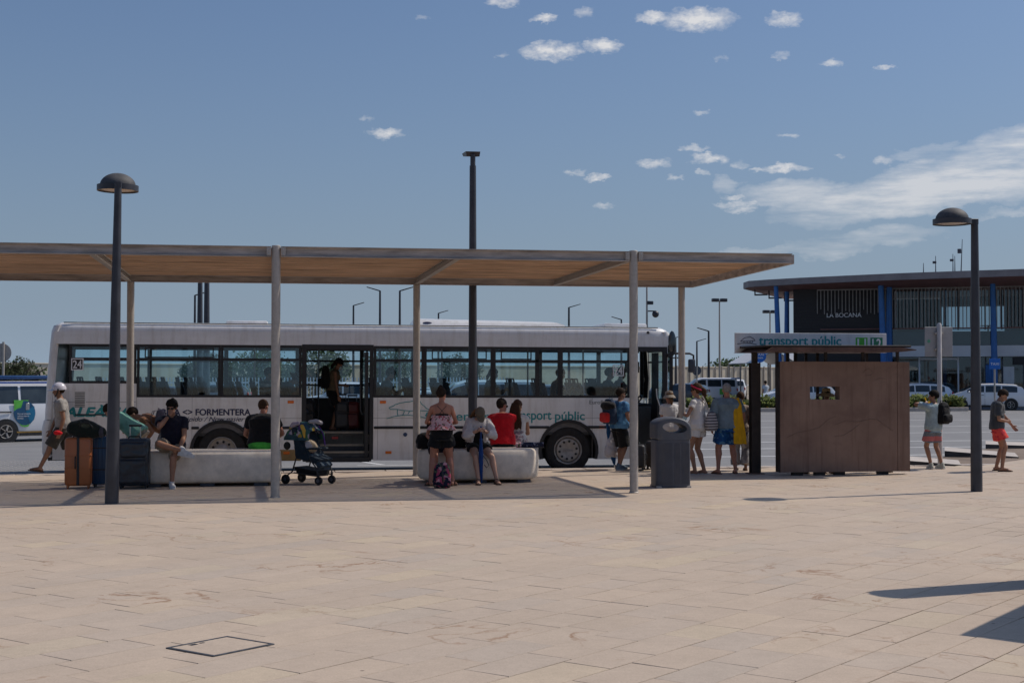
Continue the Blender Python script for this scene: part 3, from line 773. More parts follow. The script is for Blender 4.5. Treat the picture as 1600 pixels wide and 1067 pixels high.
for z, xo in xs:
    pts = []; r = .16
    for a in range(20, 91, 14): pts.append((xo - (r - r * math.sin(R(a))), r - r * math.cos(R(a)), z))
    for a in range(0, 71, 14): pts.append((xo - (r - r * math.cos(R(a))), BW - r + r * math.sin(R(a)), z))
    wr.append(pts)
obj('windscreen', MB().loft(wr, cap=False, closed=False), G['bus'], bus, 60)
obj('windscreen_pillar', MB().box(lx(1046), .0, lz(640), lx(1051), .03, lz(536)), M['black'], bus, 0)
el = MB(); el.ell((lx(1050), .02, lz(533)), (.09, 0, 0), (0, .04, 0), (0, 0, .27), 20, 12); obj('brow_glass', el, M['carglass'], bus)
# windows of the near side: black surround, panes behind it
ZTR = lz(561.5)
def frame_bits(mb, x0, x1, z0, z1, w=.04, y0=.004, y1=.06, mid=True):
    mb.box(x0, y0, z0, x1, y1, z0 + w).box(x0, y0, z1 - w * 1.1, x1, y1, z1).box(x0, y0, z0 + w, x0 + w, y1, z1 - w * 1.1).box(x1 - w, y0, z0 + w, x1, y1, z1 - w * 1.1)
    if mid: mb.box(x0 + w, y0 + .006, ZTR - .035, x1 - w, y1 - .01, ZTR + .012)
def window(px0, px1, zb, seams=(), wl_=.05, mid=True):
    x0, x1 = lx(px0), lx(px1); mb = MB(); frame_bits(mb, x0, x1, zb, ZT1, wl_, mid=mid)
    for s in seams: mb.box(lx(s) - .04, .01, zb + wl_, lx(s) + .04, .055, ZT1 - wl_ * 1.1)
    f = obj('window', mb, M['black'], bus, 0)
    p = MB().box(x0 + wl_ * .5, .030, zb + wl_ * .5, x1 - wl_ * .5, .036, ZT1 - wl_ * .5)
    obj('pane', p, G['bus'], f, 0)
    return f
window(107, 212, ZB0); window(213, 344, ZB1); window(344.3, 470.5, ZB1)
window(583.5, 662, ZB1); window(662.3, 770, ZB1); window(770.3, 875, ZB1, (839,)); window(875.3, 984, ZB1)
# transom glass of hopper windows: a second sash proud in two windows
for a, b in ((225, 333), (674, 760), (782, 830)):
    mb = MB(); frame_bits(mb, lx(a), lx(b), ZTR + .014, ZT1 - .06, .022, -.002, .03, False); obj('hopper_sash', mb, M['black'], bus, 0)
# doors
fr = MB(); z0 = ZS + .02; z1 = ZT1 + .02
fr.box(dL, -.006, z0, dL + .09, .09, z1).box(dR - .075, -.006, z0, dR, .09, z1).box(dL + .09, -.006, z1 - .11, dR - .075, .09, z1).box(dL + .09, -.004, z0 - .05, dR - .075, .09, z0 + .04)
obj('door_frame', fr, M['black'], bus, 0)
lf = MB(); lf.box(dR - .17, .02, z0 + .05, dR - .10, .62, z1 - .15); 
dl = obj('folded_door', lf, M['black'], bus, 0)
obj('pane', MB().box(dR - .182, .08, z0 + .9, dR - .171, .56, z1 - .25), G['bus'], dl, 0)
obj('door_rail', MB().tube([(dR - .22, .05, z0 + .9), (dR - .26, .05, z0 + 1.0), (dR - .26, .05, z0 + 1.75), (dR - .22, .05, z0 + 1.85)], .016, 8), M['black'], dl)
ff = MB(); ff.box(fL, -.006, z0, fL + .07, .08, z1).box(fR - .09, -.006, z0, fR, .08, z1).box(fL + .07, -.006, z1 - .10, fR - .09, .08, z1)
obj('door_frame', ff, M['black'], bus, 0)
fd = obj('folded_door', MB().box(lx(1027), .03, z0 + .02, lx(1027) + .03, .5, z1 - .12).box(lx(1036), .03, z0 + .02, lx(1037), .06, z1 - .12), M['black'], bus, 0)
obj('pane', MB().box(lx(1028), .05, z0 + .35, lx(1036), .056, z1 - .18), G['bus'], fd, 0)
obj('door_rail', MB().tube([(lx(1025), .0, lz(606)), (lx(1026), .0, lz(620)), (lx(1034), .0, lz(645))], .016, 8), M['steel'], fd)
# rub strip segments, arches, lamps
for a, b in ((299, 311), (380, 470), (584, 858), (915, 983)):
    mb = MB(); x0, x1 = lx(a), lx(b); mb.rbox(x0, -.022, ZM - .027, x1, .006, ZM + .027, .012); obj('rub_strip', mb, M['black'], bus)
for cx in WA:
    mb = MB(); o_, i_ = arch(cx, AR + .035, ZS + .01), arch(cx, AR - .03, ZS + .01)
    vs = [(x, -.018, z) for x, z in o_] + [(x, -.018, z) for x, z in i_] + [(x, .30, z) for x, z in o_] + [(x, .55, z) for x, z in i_]; n_ = len(o_); fs = []
    for k in range(n_ - 1): fs += [(k, k + 1, n_ + k + 1, n_ + k), (k, 2 * n_ + k, 2 * n_ + k + 1, k + 1), (n_ + k, n_ + k + 1, 3 * n_ + k + 1, 3 * n_ + k)]
    mb.add(vs, fs); obj('wheel_arch', mb, M['black'], bus, 40)
    obj('wheel_well', MB().box(cx - .6, .3, ZS, cx + .6, .9, 1.16), M['black'], bus, 0)
    w = obj('tyre', MB().lathe([(.285, .30), (.30, .05), (.34, .03), (.44, .025), (.475, .05), (.485, .09), (.485, .28), (.46, .31), (.3, .31)], 40, (cx, 0, wheel_z), 'y', cap=False), M['tyre'], bus)
    tw = MB()
    for k in range(36):
        a = 2 * math.pi * k / 36; tw.tube([(cx + .36 * math.cos(a), .026, wheel_z + .36 * math.sin(a)), (cx + .40 * math.cos(a), .024, wheel_z + .40 * math.sin(a))], .006, 5)
    rimo = obj('rim', MB().lathe([(.298, .05), (.285, .04), (.27, .05), (.258, .10), (.25, .11), (.238, .06), (.20, .05), (.15, .055), (.12, .07), (.004, .075)] if cx > 0 else
                          [(.298, .05), (.285, .04), (.27, .05), (.262, .12), (.22, .14), (.17, .13), (.12, .06), (.09, .045), (.004, .04)], 40, (cx, 0, wheel_z), 'y', cap=False), M['rim'], bus, 50)
    for k in range(10):
        a = R(36 * k + 10); r = .183 if cx > 0 else .195
        yy = .045 if cx > 0 else .125
        obj('hand_hole', MB().lathe([(.026, yy - .006), (.026, yy + .02)], 12, (cx + r * math.cos(a), 0, wheel_z + r * math.sin(a)), 'y'), M['black'], rimo)
hub = text('hub_lettering', 'IVECO', .22, .042, M['greyink'], bus, (WA[1] + .105, .048, wheel_z + .005), (R(90), R(188), 0), .02)
for px, py, s in ((454, 628, 1), (598, 628, 1), (448, 707, 1), (607, 707, 1), (940, 668, .5)):
    l = obj('marker_lamp', MB().rbox(lx(px) - .062, -.018, lz(py) - .028, lx(px) + .062, .004, lz(py) + .028, .008), M['orange'], bus, 30)
obj('fuel_cap', MB().lathe([(.042, -.012), (.042, .004)], 20, (lx(633), 0, lz(679)), 'y').lathe([(.02, -.016), (.02, -.01)], 14, (lx(633), 0, lz(679)), 'y'), mat('blue plastic cap', (.03, .06, .13), .5), bus)
# small hatch outlines (locker doors) with recessed seams
def hatch(x0, z0, x1, z1, name='locker_door'):
    obj(name, MB().rbox(x0, -.005, z0, x1, .003, z1, .004), M['white_paint'], bus, 30)
hatch(lx(803), lz(690), lx(822), lz(667)); 
gr = MB(); x0, x1 = lx(115), lx(134)
for k in range(9): gr.box(x0 + .02, -.006, lz(636) + k * (lz(612) - lz(636)) / 9, x1 - .02, .002, lz(636) + (k + .55) * (lz(612) - lz(636)) / 9)
gg = obj('engine_grille', gr, mat('grille grey', (.20, .20, .19), .6), bus, 0)
obj('grille_frame', MB().box(x0, -.004, lz(640), x1, .001, lz(638)).box(x0, -.004, lz(611), x1, .001, lz(609)).box(x1 - .02, -.004, lz(638), x1, .001, lz(611)), M['white_paint'], gg, 0)
obj('seam_strip', MB().box(lx(117), -.006, lz(648.6), lx(212), .002, lz(646.4)), M['black'], bus, 0)
for px in (213, 300, 590, 738, 925): obj('panel_seam', MB().box(lx(px) - .003, -.001, ZS + .02, lx(px) + .003, .003, ZB1 if px != 738 else ZB1), M['greyink'], bus, 0)
obj('panel_seam', MB().box(lx(82), -.001, lz(628.5), lx(212), .003, lz(627.8)).box(lx(215), -.001, lz(653.6), dL, .003, lz(653)).box(dR, -.001, lz(653.6), fL, .003, lz(653)), M['greyink'], bus, 0)
obj('yellow_locker', MB().rbox(lx(430), -.006, ZS + .003, lx(470.6), .003, lz(702), .003), mat('yellow locker paint', (.30, .19, .07), .5, .2), bus, 0)
# mirror
mr = obj('mirror_arm', MB().tube([(lx(1046), -.02, lz(550)), (lx(1052), -.1, lz(549)), (lx(1075), -.1, lz(549)), (lx(1081), -.1, lz(552)), (lx(1081), -.1, lz(562))], .022, 8).tube([(lx(1046), -.02, lz(556)), (lx(1066), -.1, lz(556)), (lx(1066), -.1, lz(550))], .014, 8), M['black'], bus)
obj('mirror', MB().rbox(lx(1073.5), -.17, lz(580), lx(1083), -.02, lz(558), .03), M['hdpaint'], mr)
obj('mirror_joint', MB().lathe([(.05, -.06), (.05, .0)], 14, (lx(1045), 0, lz(552)), 'y'), M['black'], mr)
# roof units
ru = obj('roof_unit', MB().loft([[(lx(650) + i, .25 + j, z) for i, j in ((0, 0), (lx(888) - lx(650), 0), (lx(888) - lx(650), 1.9), (0, 1.9))] for z in (zc + .18,)] + [[(lx(650) + .03, .28, zc + .23), (lx(884), .28, zc + .23), (lx(884), 2.1, zc + .23), (lx(650) + .03, 2.1, zc + .23)], [(lx(654), .36, zc + .31), (lx(874), .36, zc + .27), (lx(874), 2.0, zc + .27), (lx(654), 2.0, zc + .31)], [(lx(655), .5, zc + .34), (lx(868), .5, zc + .29), (lx(868), 1.9, zc + .29), (lx(655), 1.9, zc + .34)]]), M['white_paint'], bus, 25)
obj('unit_badge', MB().ell((lx(669), .29, zc + .235), (.10, 0, 0), (0, .02, 0), (0, 0, .032), 18, 10), M['navyink'], ru)
obj('roof_hatch', MB().rbox(lx(350), .5, zc + .17, lx(417), 1.6, zc + .26, .04), M['white_paint'], bus)
obj('roof_hatch', MB().rbox(lx(950), .4, zc + .17, lx(1018), 1.6, zc + .275, .04), M['white_paint'], bus)
obj('roof_camera', MB().lathe([(.02, 0), (.035, -.04), (.004, -.06)], 10, (lx(1012), -.01, zc + .10)), M['black'], bus)
# far side: wall, posts, glass
obj('far_wall', MB().box(xL + .12, BW - T, ZS, xR - .1, BW, ZB1 - .04), M['white_paint'], bus, 0)
fw = MB()
for px in (78, 215, 345, 466, 575, 662, 768, 876, 975, 1048): fw.box(lx(px) - .045, BW - .06, ZB1 - .04, lx(px) + .045, BW - .002, ZT1)
fw.box(xL + .12, BW - .055, ZTR - .03, xR - .1, BW - .01, ZTR + .01).box(xL + .12, BW - .065, ZT1 - .07, xR - .1, BW - .006, ZT1 - .002)
fwo = obj('far_window_posts', fw, M['black'], bus, 0)
obj('pane', MB().box(xL + .15, BW - .034, ZB1 - .04, xR - .15, BW - .028, ZT1), G['bus'], fwo, 0)
# interior: floor, lining, steps, seats, poles
ZF_ = lz(676)
fl = MB(); fl.box(xL + .2, T + .01, ZF_ - .06, dL + .03, BW - T - .01, ZF_).box(dL + .03, .62, ZF_ - .06, dR - .03, BW - T - .01, ZF_).box(dR - .03, T + .01, ZF_ - .06, fL, BW - T - .01, ZF_).box(fL, .9, ZF_ - .06, xR - .2, BW - T - .01, ZF_)
obj('floor', fl, M['busfloor'], bus, 0)
stp = obj('door_step', MB().box(dL + .03, .33, ZS - .02, dR - .03, .62, lz(696)).box(dL + .03, .07, ZS - .02, dR - .03, .33, lz(706)), M['busfloor'], bus, 0)
obj('step_edge', MB().box(dL + .09, .62 - .02, ZF_ - .04, dR - .08, .618, ZF_ + .006).box(dL + .09, .32, lz(698), dR - .08, .336, lz(695)).box(dL + .09, .06, lz(708), dR - .08, .072, lz(705)), mat('step edge aluminium', (.30, .27, .22), .5, .1, metal=.3), stp, 0)
obj('step_lamp', MB().box(lx(520), .605, lz(688), lx(530), .615, lz(684)), M['red'], stp, 0)
obj('step_plate', MB().box(lx(506), .318, lz(716), lx(560), .326, lz(708)), mat('step plate', (.22, .21, .20), .5, .1), stp, 0)
li = MB(); li.box(xL + .2, BW - .10, ZF_, xR - .3, BW - .06, ZB1 - .05).box(xL + .2, T + .01, ZT1 + .06, xR - .2, BW - T - .01, ZT1 + .09)
obj('lining', li, M['busin'], bus, 0)
obj('near_lining', MB().box(xL + .2, T + .004, ZF_, dL, T + .03, ZB1 - .03).box(dR, T + .004, ZF_, fL, T + .03, ZB1 - .03), M['busin'], bus, 0)
obj('engine_box', MB().box(xL + .2, .12, ZF_, xL + .9, BW - .12, ZF_ + .75), M['busin'], bus, 0)
for px, face in ((130, 1), (160, 1), (196, 1), (224, 1), (238, 1), (285, 1), (298, 1), (350, 1), (362, 1), (402, 1), (450, 1), (592, 1), (645, 1), (690, 1), (705, 1), (748, 1), (815, 1), (858, 1), (915, 1), (948, 1)):
    for row in ((.12, .98), (1.52, 2.38)):
        x = lx(px) + (0 if row[0] < 1 else .18)
        lean = .13
        b = MB()
        for y0 in (row[0], (row[0] + row[1]) / 2 + .01):
            y1 = y0 + (row[1] - row[0]) / 2 - .01
            b.loft([[(x + dx - .05, y0, z), (x + dx + .05, y0, z), (x + dx + .05, y1, z), (x + dx - .05, y1, z)] for dx, z in ((0, ZF_ + .42), (-lean * .5, ZF_ + .8), (-lean, ZF_ + 1.02))])
            b.rbox(x - .02, y0, ZF_ + .38, x + .42, y1, ZF_ + .46, .03)
            b.tube([(x - lean, y0 + .06, ZF_ + 1.0), (x - lean - .02, y0 + .07, ZF_ + 1.10), (x - lean - .02, y1 - .07, ZF_ + 1.10), (x - lean, y1 - .06, ZF_ + 1.0)], .018, 6)
        b.box(x + .05, row[0] + .1, ZF_, x + .11, row[1] - .1, ZF_ + .38)
        obj('seat', b, M['seat'], bus, 30)
for px, y in ((478, .75), (576, .75), (500, 1.5), (395, 1.2), (700, 1.25), (840, 1.25), (930, 1.25)):
    obj('grab_pole', MB().tube([(lx(px), y, ZF_), (lx(px), y, ZT1 + .06)], .018, 8), M['black'] if px in (478, 576) else M['steel'], bus)
obj('grab_rail', MB().tube([(lx(478), 1.5, ZF_ + .95), (lx(575), 1.5, ZF_ + .95)], .018, 8), M['black'], bus)
# driver's place
ds = MB(); ds.rbox(lx(1008), .75, ZS + .30, lx(1032), 1.15, ZS + .42, .04).loft([[(lx(1009) + dx, .72 + k, z), (lx(1028) + dx, .72 + k, z), (lx(1028) + dx, 1.2 - k, z), (lx(1009) + dx, 1.2 - k, z)] for dx, z, k in ((0, lz(700), .05), (.02, lz(690), 0), (.03, lz(650), 0), (.05, lz(638), .05), (.06, lz(636), .12))])
obj('driver_seat', ds, mat('grey driver seat', (.09, .10, .105), .8), bus, 40)
obj('driver_screen', MB().box(lx(1001), 1.4, lz(580), lx(1024), 1.44, lz(562)), M['black'], bus, 0)
obj('dashboard', MB().rbox(lx(1018), 1.0, lz(690), lx(1044), 2.3, lz(632), .05).rbox(lx(998), 1.9, lz(690), lx(1012), 2.3, lz(622), .03), M['black'], bus)
obj('steering_wheel', MB().tube([(lx(1024) + .22 * math.cos(R(a)) * .5, 1.6 + .22 * math.sin(R(a)), lz(628) + .12 * math.cos(R(a))) for a in range(0, 361, 20)], .018, 8), M['black'], bus)
# ---- lettering
yl = -.004
def tx(name, body, px0, px1, py_base, hpx, m, **k):
    x0, x1 = lx(px0), lx(px1)
    return text(name, body, x1 - x0, (lz(py_base - hpx) - lz(py_base)) if hpx else None, m, bus, (x0, yl, lz(py_base)), **k)
tx('operator_lettering', 'BALEÀRIA', 88, 203, 650, 17, M['teal'], bold=.06, shear=.25)
tx('route_lettering', 'IBIZA <> FORMENTERA', 249.5, 391, 648.5, 9.5, M['navyink'], bold=.05)
tx('slogan_lettering', 'Más fácil y rápido / Now easier and faster', 233, 432, 660, 9.3, M['navyink'], shear=.35, bold=.012)
for wd_, a_, b_, h_ in (('formentera', 664, 774, 13.5), ('transport', 791.5, 861, 17), ('públic', 867, 913, 18)): tx('bus_lettering', wd_, a_, b_, 657 if wd_ == 'formentera' else 661, h_, M['teal'], bold=.02)
tx('model_lettering', 'EuroRider', 920.5, 958, 631, 6, M['greyink'], bold=.02)
tx('model_lettering', 'C', 943, 949, 637.5, 4.5, M['greyink'], bold=.02)
def number(px, py, y=-.001, backed=True):
    x, z = lx(px), lz(py)
    s = MB(); w, h = .118, .118
    for a, b, c, d in ((-w, -h, w, -h + .02), (-w, h - .02, w, h), (-w, -h + .02, -w + .02, h - .02), (w - .02, -h + .02, w, h - .02)): s.box(x + a, y - .006, z + b, x + c, y, z + d)
    o = obj('fleet_number', s, M['whiteink'], bus, 0)
    if backed: obj('plate', MB().box(x - w + .02, y - .003, z - h + .02, x + w - .02, y + .001, z + h - .02), M['black'], o, 0)
    text('digits', '24', .165, .15, M['whiteink'], bus, (x - .083, y - .007, z - .075), bold=.02)
number(120, 571, .001); number(965.5, 577, .001, False)
# tree emblem in thin teal lines
def polyline(pts, r, m, parent, y=-.004, name='emblem', f=None):
    f = f or (lambda p: (lx(p[0]), y, lz(p[1])))
    mb = MB(); mb.tube([f(p) for p in pts], r, 5); return obj(name, mb, m, parent)
em = [[(607.5, 637), (612, 635), (615, 634), (617, 632), (621, 631), (624, 629.5), (629, 629), (634, 628), (639, 627.5), (644, 626.5), (648, 626.5), (652, 625), (656, 627), (658, 631), (662, 634), (666, 638), (671, 640), (677, 641)],
      [(607.5, 637), (609.5, 639.5), (621, 639.5), (628, 641), (640, 642), (655, 641.5), (668, 642), (677, 641)],
      [(604, 654), (614, 651), (626, 649), (640, 648.7), (655, 650.5), (668, 654), (682, 659)],
      [(621, 639), (620.5, 644), (621.5, 649.5)], [(630, 641), (631.5, 643), (629, 648.5)], [(640, 642), (637, 647)], [(656, 642), (655.5, 650)]]
for e in em: polyline(e, .008, M['teal'], bus)
ww = [(244, 661), (247, 658)]
# ================================================================== PEOPLE
SK = {k: mat('skin ' + k, c, .5, .08, 9, .06, 60, spec=.35) for k, c in dict(fair=(.46, .27, .19), tan=(.33, .17, .105), olive=(.27, .14, .085), brown=(.22, .105, .06), red=(.42, .19, .125)).items()}
HAIR = {k: mat('hair ' + k, c, .75, .3, 30, .3, 50, stretch=(3, 3, .6), spec=.12) for k, c in dict(black=(.012, .010, .009), dark=(.025, .016, .011), brown=(.06, .032, .018), grey=(.26, .25, .24), light=(.16, .09, .045)).items()}
EYE = mat('eye', (.02, .015, .012), .2, .1); LIP = mat('lips', (.26, .09, .075), .5, .1)
V = Vector
def ik(root, target, l1, l2, hint):
    d = target - root; L = min(d.length, (l1 + l2) * .998); d = d.normalized() if d.length > 1e-6 else V((0, 0, -1))
    a = (l1 * l1 - l2 * l2 + L * L) / (2 * L); h = math.sqrt(max(0, l1 * l1 - a * a))
    hv = V(hint); hv = hv - d * hv.dot(d); hv = hv.normalized() if hv.length > 1e-6 else d.orthogonal().normalized()
    return root + d * a + hv * h, root + d * L
TORSO = {'m': [(-.105, .10, .075), (-.05, .155, .105), (.03, .168, .118), (.15, .152, .11), (.27, .155, .112), (.38, .172, .118), (.45, .172, .105), (.495, .13, .08), (.525, .064, .06)],
         'f': [(-.105, .10, .08), (-.05, .165, .115), (.03, .178, .122), (.15, .13, .098), (.27, .138, .102), (.38, .15, .108), (.45, .148, .095), (.495, .11, .072), (.525, .052, .052)]}

class Person:
    def __init__(s, label, loc, rz, H=1.74, sex='m', skin='tan', lean=(0, 0), pz=None, head=(0, 0), legs=None, arms=None, fat=1.0, thin=1.0, group=None, vox=.0115, curl=(.45, .45), feet=True, twist=0, name='person', cat='person'):
        s.s = H / 1.75; k = s.s; s.sex = sex; s.fat = fat; s.vox = vox; s.thin = thin
        s.root = thing(name, label, cat, loc, rz, group); s.sk = SK[skin]; s.twist = R(twist)
        legs = legs or ({}, {}); arms = arms or ({}, {})
        hipw = .088 * k
        s.lean = (R(lean[0]), R(lean[1]))
        # pelvis height
        feets = []
        for i, sg in ((0, -1), (1, 1)):
            f = legs[i].get('foot', (sg * .10, 0, .085)); feets.append(V(f) * 1.0)
        if pz is None: pz = .925 * k
        s.pelvis = V((0, 0, pz))
        s.L = {}; 
        for i, sg in ((0, -1), (1, 1)):
            hip = s.pelvis + V((sg * hipw, 0, -.02 * k)); hint = legs[i].get('hint', (sg * .12, 1, 0))
            knee, ank = ik(hip, feets[i], .43 * k, .42 * k, hint)
            s.L[sg] = (hip, knee, ank, R(legs[i].get('yaw', sg * -8)), R(legs[i].get('pitch', 0)))
        s.A = {}
        for i, sg in ((0, -1), (1, 1)):
            c, f, u = s.spine(.435 * k); r = s.right(.435)
            sh = c + r * (sg * (.185 if sex == 'm' else .16) * k * (1 + (fat - 1) * .4)) + u * .0
            a = arms[i]
            if 'shrug' in a: sh = sh + V(a['shrug']) * k
            if 'hand' in a: el, wr = ik(sh, V(a['hand']), .29 * k, .255 * k, a.get('hint', (sg * .5, -.8, -.6)))
            else:
                up = V(a.get('up', (sg * .12, -.06, -1))).normalized(); fo = V(a.get('fo', (sg * .06, .18, -1))).normalized()
                el = sh + up * .29 * k; wr = el + fo * .255 * k
            s.A[sg] = (sh, el, wr, a.get('n'), a.get('curl', curl[i]))
        nb, f, u = s.spine(.52 * k)
        s.neck = nb; hp_, hy = R(head[0]), R(head[1])
        base_a = s.lean[1] * .6 + hp_
        up = V((0, math.sin(base_a), math.cos(base_a))); fw = V((0, math.cos(base_a), -math.sin(base_a)))
        q = Matrix.Rotation(-hy, 3, up)
        s.hx = q @ V((1, 0, 0)); s.hy = q @ fw; s.hz = up; s.ho = nb + up * .03 * k + fw * .018 * k
        s.build(feet)
    def spine(s, t):
        n = 8; p = s.pelvis.copy(); L = .53 * s.s
        for i in range(n):
            a = s.lean[0] + (s.lean[1] - s.lean[0]) * ((i + .5) / n); st = t / n
            p = p + V((0, math.sin(a), math.cos(a))) * st
        a = s.lean[0] + (s.lean[1] - s.lean[0]) * max(0, min(1, t / L))
        return p, V((0, math.cos(a), -math.sin(a))), V((0, math.sin(a), math.cos(a)))
    def right(s, t): a = s.twist * max(0, t / .5); return V((math.cos(a), -math.sin(a), 0))
    def h(s, x, y, z): return s.ho + (s.hx * x + s.hy * y + s.hz * z) * s.s
    def hm(s): return Matrix(((*[s.hx[0], s.hy[0], s.hz[0]], s.ho[0]), (s.hx[1], s.hy[1], s.hz[1], s.ho[1]), (s.hx[2], s.hy[2], s.hz[2], s.ho[2]), (0, 0, 0, 1))) @ Matrix.Scale(s.s, 4)
    def torso(s, t0, t1, off=0.0, flare=0.0, mb=None, n=20, wide=0.0):
        mb = mb or MB(); k = s.s; tab = TORSO[s.sex]; ts = sorted(set([t0, t1] + [r[0] for r in tab if t0 < r[0] < t1])); rings = []
        for t in ts:
            for i in range(len(tab) - 1):
                if tab[i][0] <= t <= tab[i + 1][0]:
                    u = (t - tab[i][0]) / (tab[i + 1][0] - tab[i][0]); w = tab[i][1] + (tab[i + 1][1] - tab[i][1]) * u; d = tab[i][2] + (tab[i + 1][2] - tab[i][2]) * u; break
            else:
                w, d = (tab[0][1:] if t < tab[0][0] else tab[-1][1:])
                if t < -.1: w, d = .17, .12
            ft = 1 + (s.fat - 1) * (1 if t < .4 else .4)
            fl = flare * max(0, (.3 - t) / .4)
            w = (w * s.thin * ft + off + fl + wide) * k; d = (d * s.thin * (1 + (ft - 1) * 1.5) + off + fl) * k
            c, f, u_ = s.spine(t * k); r = s.right(t)
            f2 = V((-r.y, r.x, 0)) * 1 if abs(s.twist) < 1e-6 else (f - r * f.dot(r)).normalized()
            f2 = (f - r * f.dot(r)).normalized()
            c = c + f * ((ft - 1) * .10 * k if -.05 < t < .35 else 0)
            rings.append([c + r * w * math.copysign(abs(math.cos(2 * math.pi * j / n)) ** .85, math.cos(2 * math.pi * j / n)) + f2 * d * math.copysign(abs(math.sin(2 * math.pi * j / n)) ** .85, math.sin(2 * math.pi * j / n)) for j in range(n)])
        return mb.loft(rings)
    def build(s, feet):
        k = s.s; th = s.thin * (1 + (s.fat - 1) * .5); mb = MB(); s.torso(-.105, .525, mb=mb)
        fem = s.sex == 'f'
        if fem:
            for sg in (-1, 1):
                c, f, u = s.spine(.335 * k); mb.ell(c + V((sg * .065, 0, 0)) * k + f * .085 * k, V((.06, 0, 0)) * k, f * .05 * k, u * .06 * k)
        for sg in (-1, 1):
            hip, kn, an, yaw, pit = s.L[sg]; r0 = (.093 if fem else .088) * k * th
            fl = V((0, -1, 0))
            d = (an - kn).normalized(); bk = V((math.sin(yaw), math.cos(yaw), 0)) * -1; bk = (bk - d * bk.dot(d)).normalized()
            mb.limb([hip, hip.lerp(kn, .35), hip.lerp(kn, .75), kn], [r0, r0 * .93, r0 * .68, .054 * k * th], 14)
            mb.limb([kn, kn.lerp(an, .3) + bk * .014 * k, kn.lerp(an, .62) + bk * .006 * k, an], [.053 * k * th, .056 * k * th, .043 * k, .036 * k], 12)
            # foot
            fd = V((math.sin(yaw) * math.cos(pit), math.cos(yaw) * math.cos(pit), math.sin(-pit))); fu = V((0, 0, 1)) if abs(pit) < .01 else (V((0, 0, 1)) - fd * fd.z).normalized()
            s.L[sg] = (hip, kn, an, fd, fu)
            if feet:
                mb.limb([an - fd * .035 * k - fu * .045 * k, an + fd * .03 * k - fu * .03 * k, an + fd * .11 * k - fu * .05 * k, an + fd * .165 * k - fu * .06 * k], [.034 * k, .036 * k, .032 * k, .02 * k], 10)
                wv = fd.cross(fu)
                mb.ell(an + fd * .13 * k - fu * .06 * k, wv * .044 * k, fd * .06 * k, fu * .02 * k)
            sh, el, wr, nn, curl = s.A[sg]; ar = th * (.86 if fem else 1)
            c, f, u = s.spine(.47 * k)
            mb.limb([c + s.right(.47) * sg * .05 * k, sh], [.06 * k, .054 * k * ar], 10)
            mb.limb([sh, sh.lerp(el, .45), el], [.055 * k * ar, .047 * k * ar, .038 * k * ar], 12)
            fd_ = (wr - el).normalized()
            mb.limb([el, el.lerp(wr, .3), wr], [.038 * k * ar, .041 * k * ar, .026 * k], 12)
            s.hand(mb, sg, wr, fd_, nn, curl)
        # neck and head
        mb.limb([s.spine(.48 * k)[0], s.h(0, .0, .05)], [.06 * k, .052 * k if not fem else .046 * k], 12)
        X, Y, Z = s.hx * k, s.hy * k, s.hz * k
        mb.ell(s.h(0, -.012, .152), X * .076, Y * .096, Z * .092, 18, 12)
        mb.ell(s.h(0, .028, .078), X * .058, Y * .062, Z * .07, 16, 10)
        mb.ell(s.h(0, .062, .03), X * .026, Y * .022, Z * .02)
        mb.limb([s.h(0, .085, .125), s.h(0, .103, .088)], [.009 * k, .0145 * k], 8)
        mb.ell(s.h(0, .080, .055), X * .024, Y * .014, Z * .012)
        mb.ell(s.h(0, .074, .135), X * .052, Y * .018, Z * .012)
        for sg in (-1, 1): mb.ell(s.h(sg * .077, -.005, .105), X * .011, Y * .02, Z * .032)
        o = obj('body', mb, s.sk, s.root); rem(o, s.vox * .8, 2); s.body = o
        for sg in (-1, 1): obj('eye', MB().ell(s.h(sg * .03, .0815, .118), X * .012, Y * .006, Z * .007, 10, 6), EYE, o)
        obj('mouth', MB().ell(s.h(0, .0925, .055), X * .021, Y * .005, Z * .0055, 10, 6), LIP, o)
    def hand(s, mb, sg, wr, d, nn, curl):
        k = s.s; d = d.normalized()
        n = V(nn) if nn else V((-sg, .25, 0)); n = n - d * n.dot(d); n = n.normalized() if n.length > 1e-4 else d.orthogonal().normalized()
        w = d.cross(n).normalized()
        if nn is None and w.y < 0: w = -w                      # thumb side looks forward
        def ring(c, a, b): return [c + w * a * math.cos(2 * math.pi * j / 12) + n * b * math.sin(2 * math.pi * j / 12) for j in range(12)]
        mb.loft([ring(wr - d * .01 * k, .026 * k, .022 * k), ring(wr + d * .03 * k, .036 * k, .019 * k), ring(wr + d * .075 * k, .041 * k, .016 * k), ring(wr + d * .095 * k, .038 * k, .012 * k)])
        for off, ln in ((.030, .068), (.010, .078), (-.010, .072), (-.030, .056)):
            p = wr + d * .088 * k + w * off * k; a1, a2 = curl * 1.0, curl * 2.3
            d1 = d * math.cos(a1) + n * math.sin(a1); d2 = d * math.cos(a2) + n * math.sin(a2)
            q = p + d1 * ln * .55 * k; mb.limb([p - d * .02 * k, p, q, q + d2 * ln * .5 * k], [.0095 * k, .0095 * k, .0088 * k, .0075 * k], 8)
        p = wr + d * .028 * k + w * .028 * k; t1 = (d * .6 + w * .62 + n * .35).normalized(); q = p + t1 * .042 * k
        mb.limb([p, q, q + (d * .9 + w * .1 + n * .4).normalized() * .03 * k], [.013 * k, .0108 * k, .009 * k], 8)
    # ---- clothes
    def wear(s, name, mb, m, fold=.01, vox=None, fs=.09): o = obj(name, mb, m, s.root); rem(o, vox or s.vox, 2, fold * 1.9, fs); return o
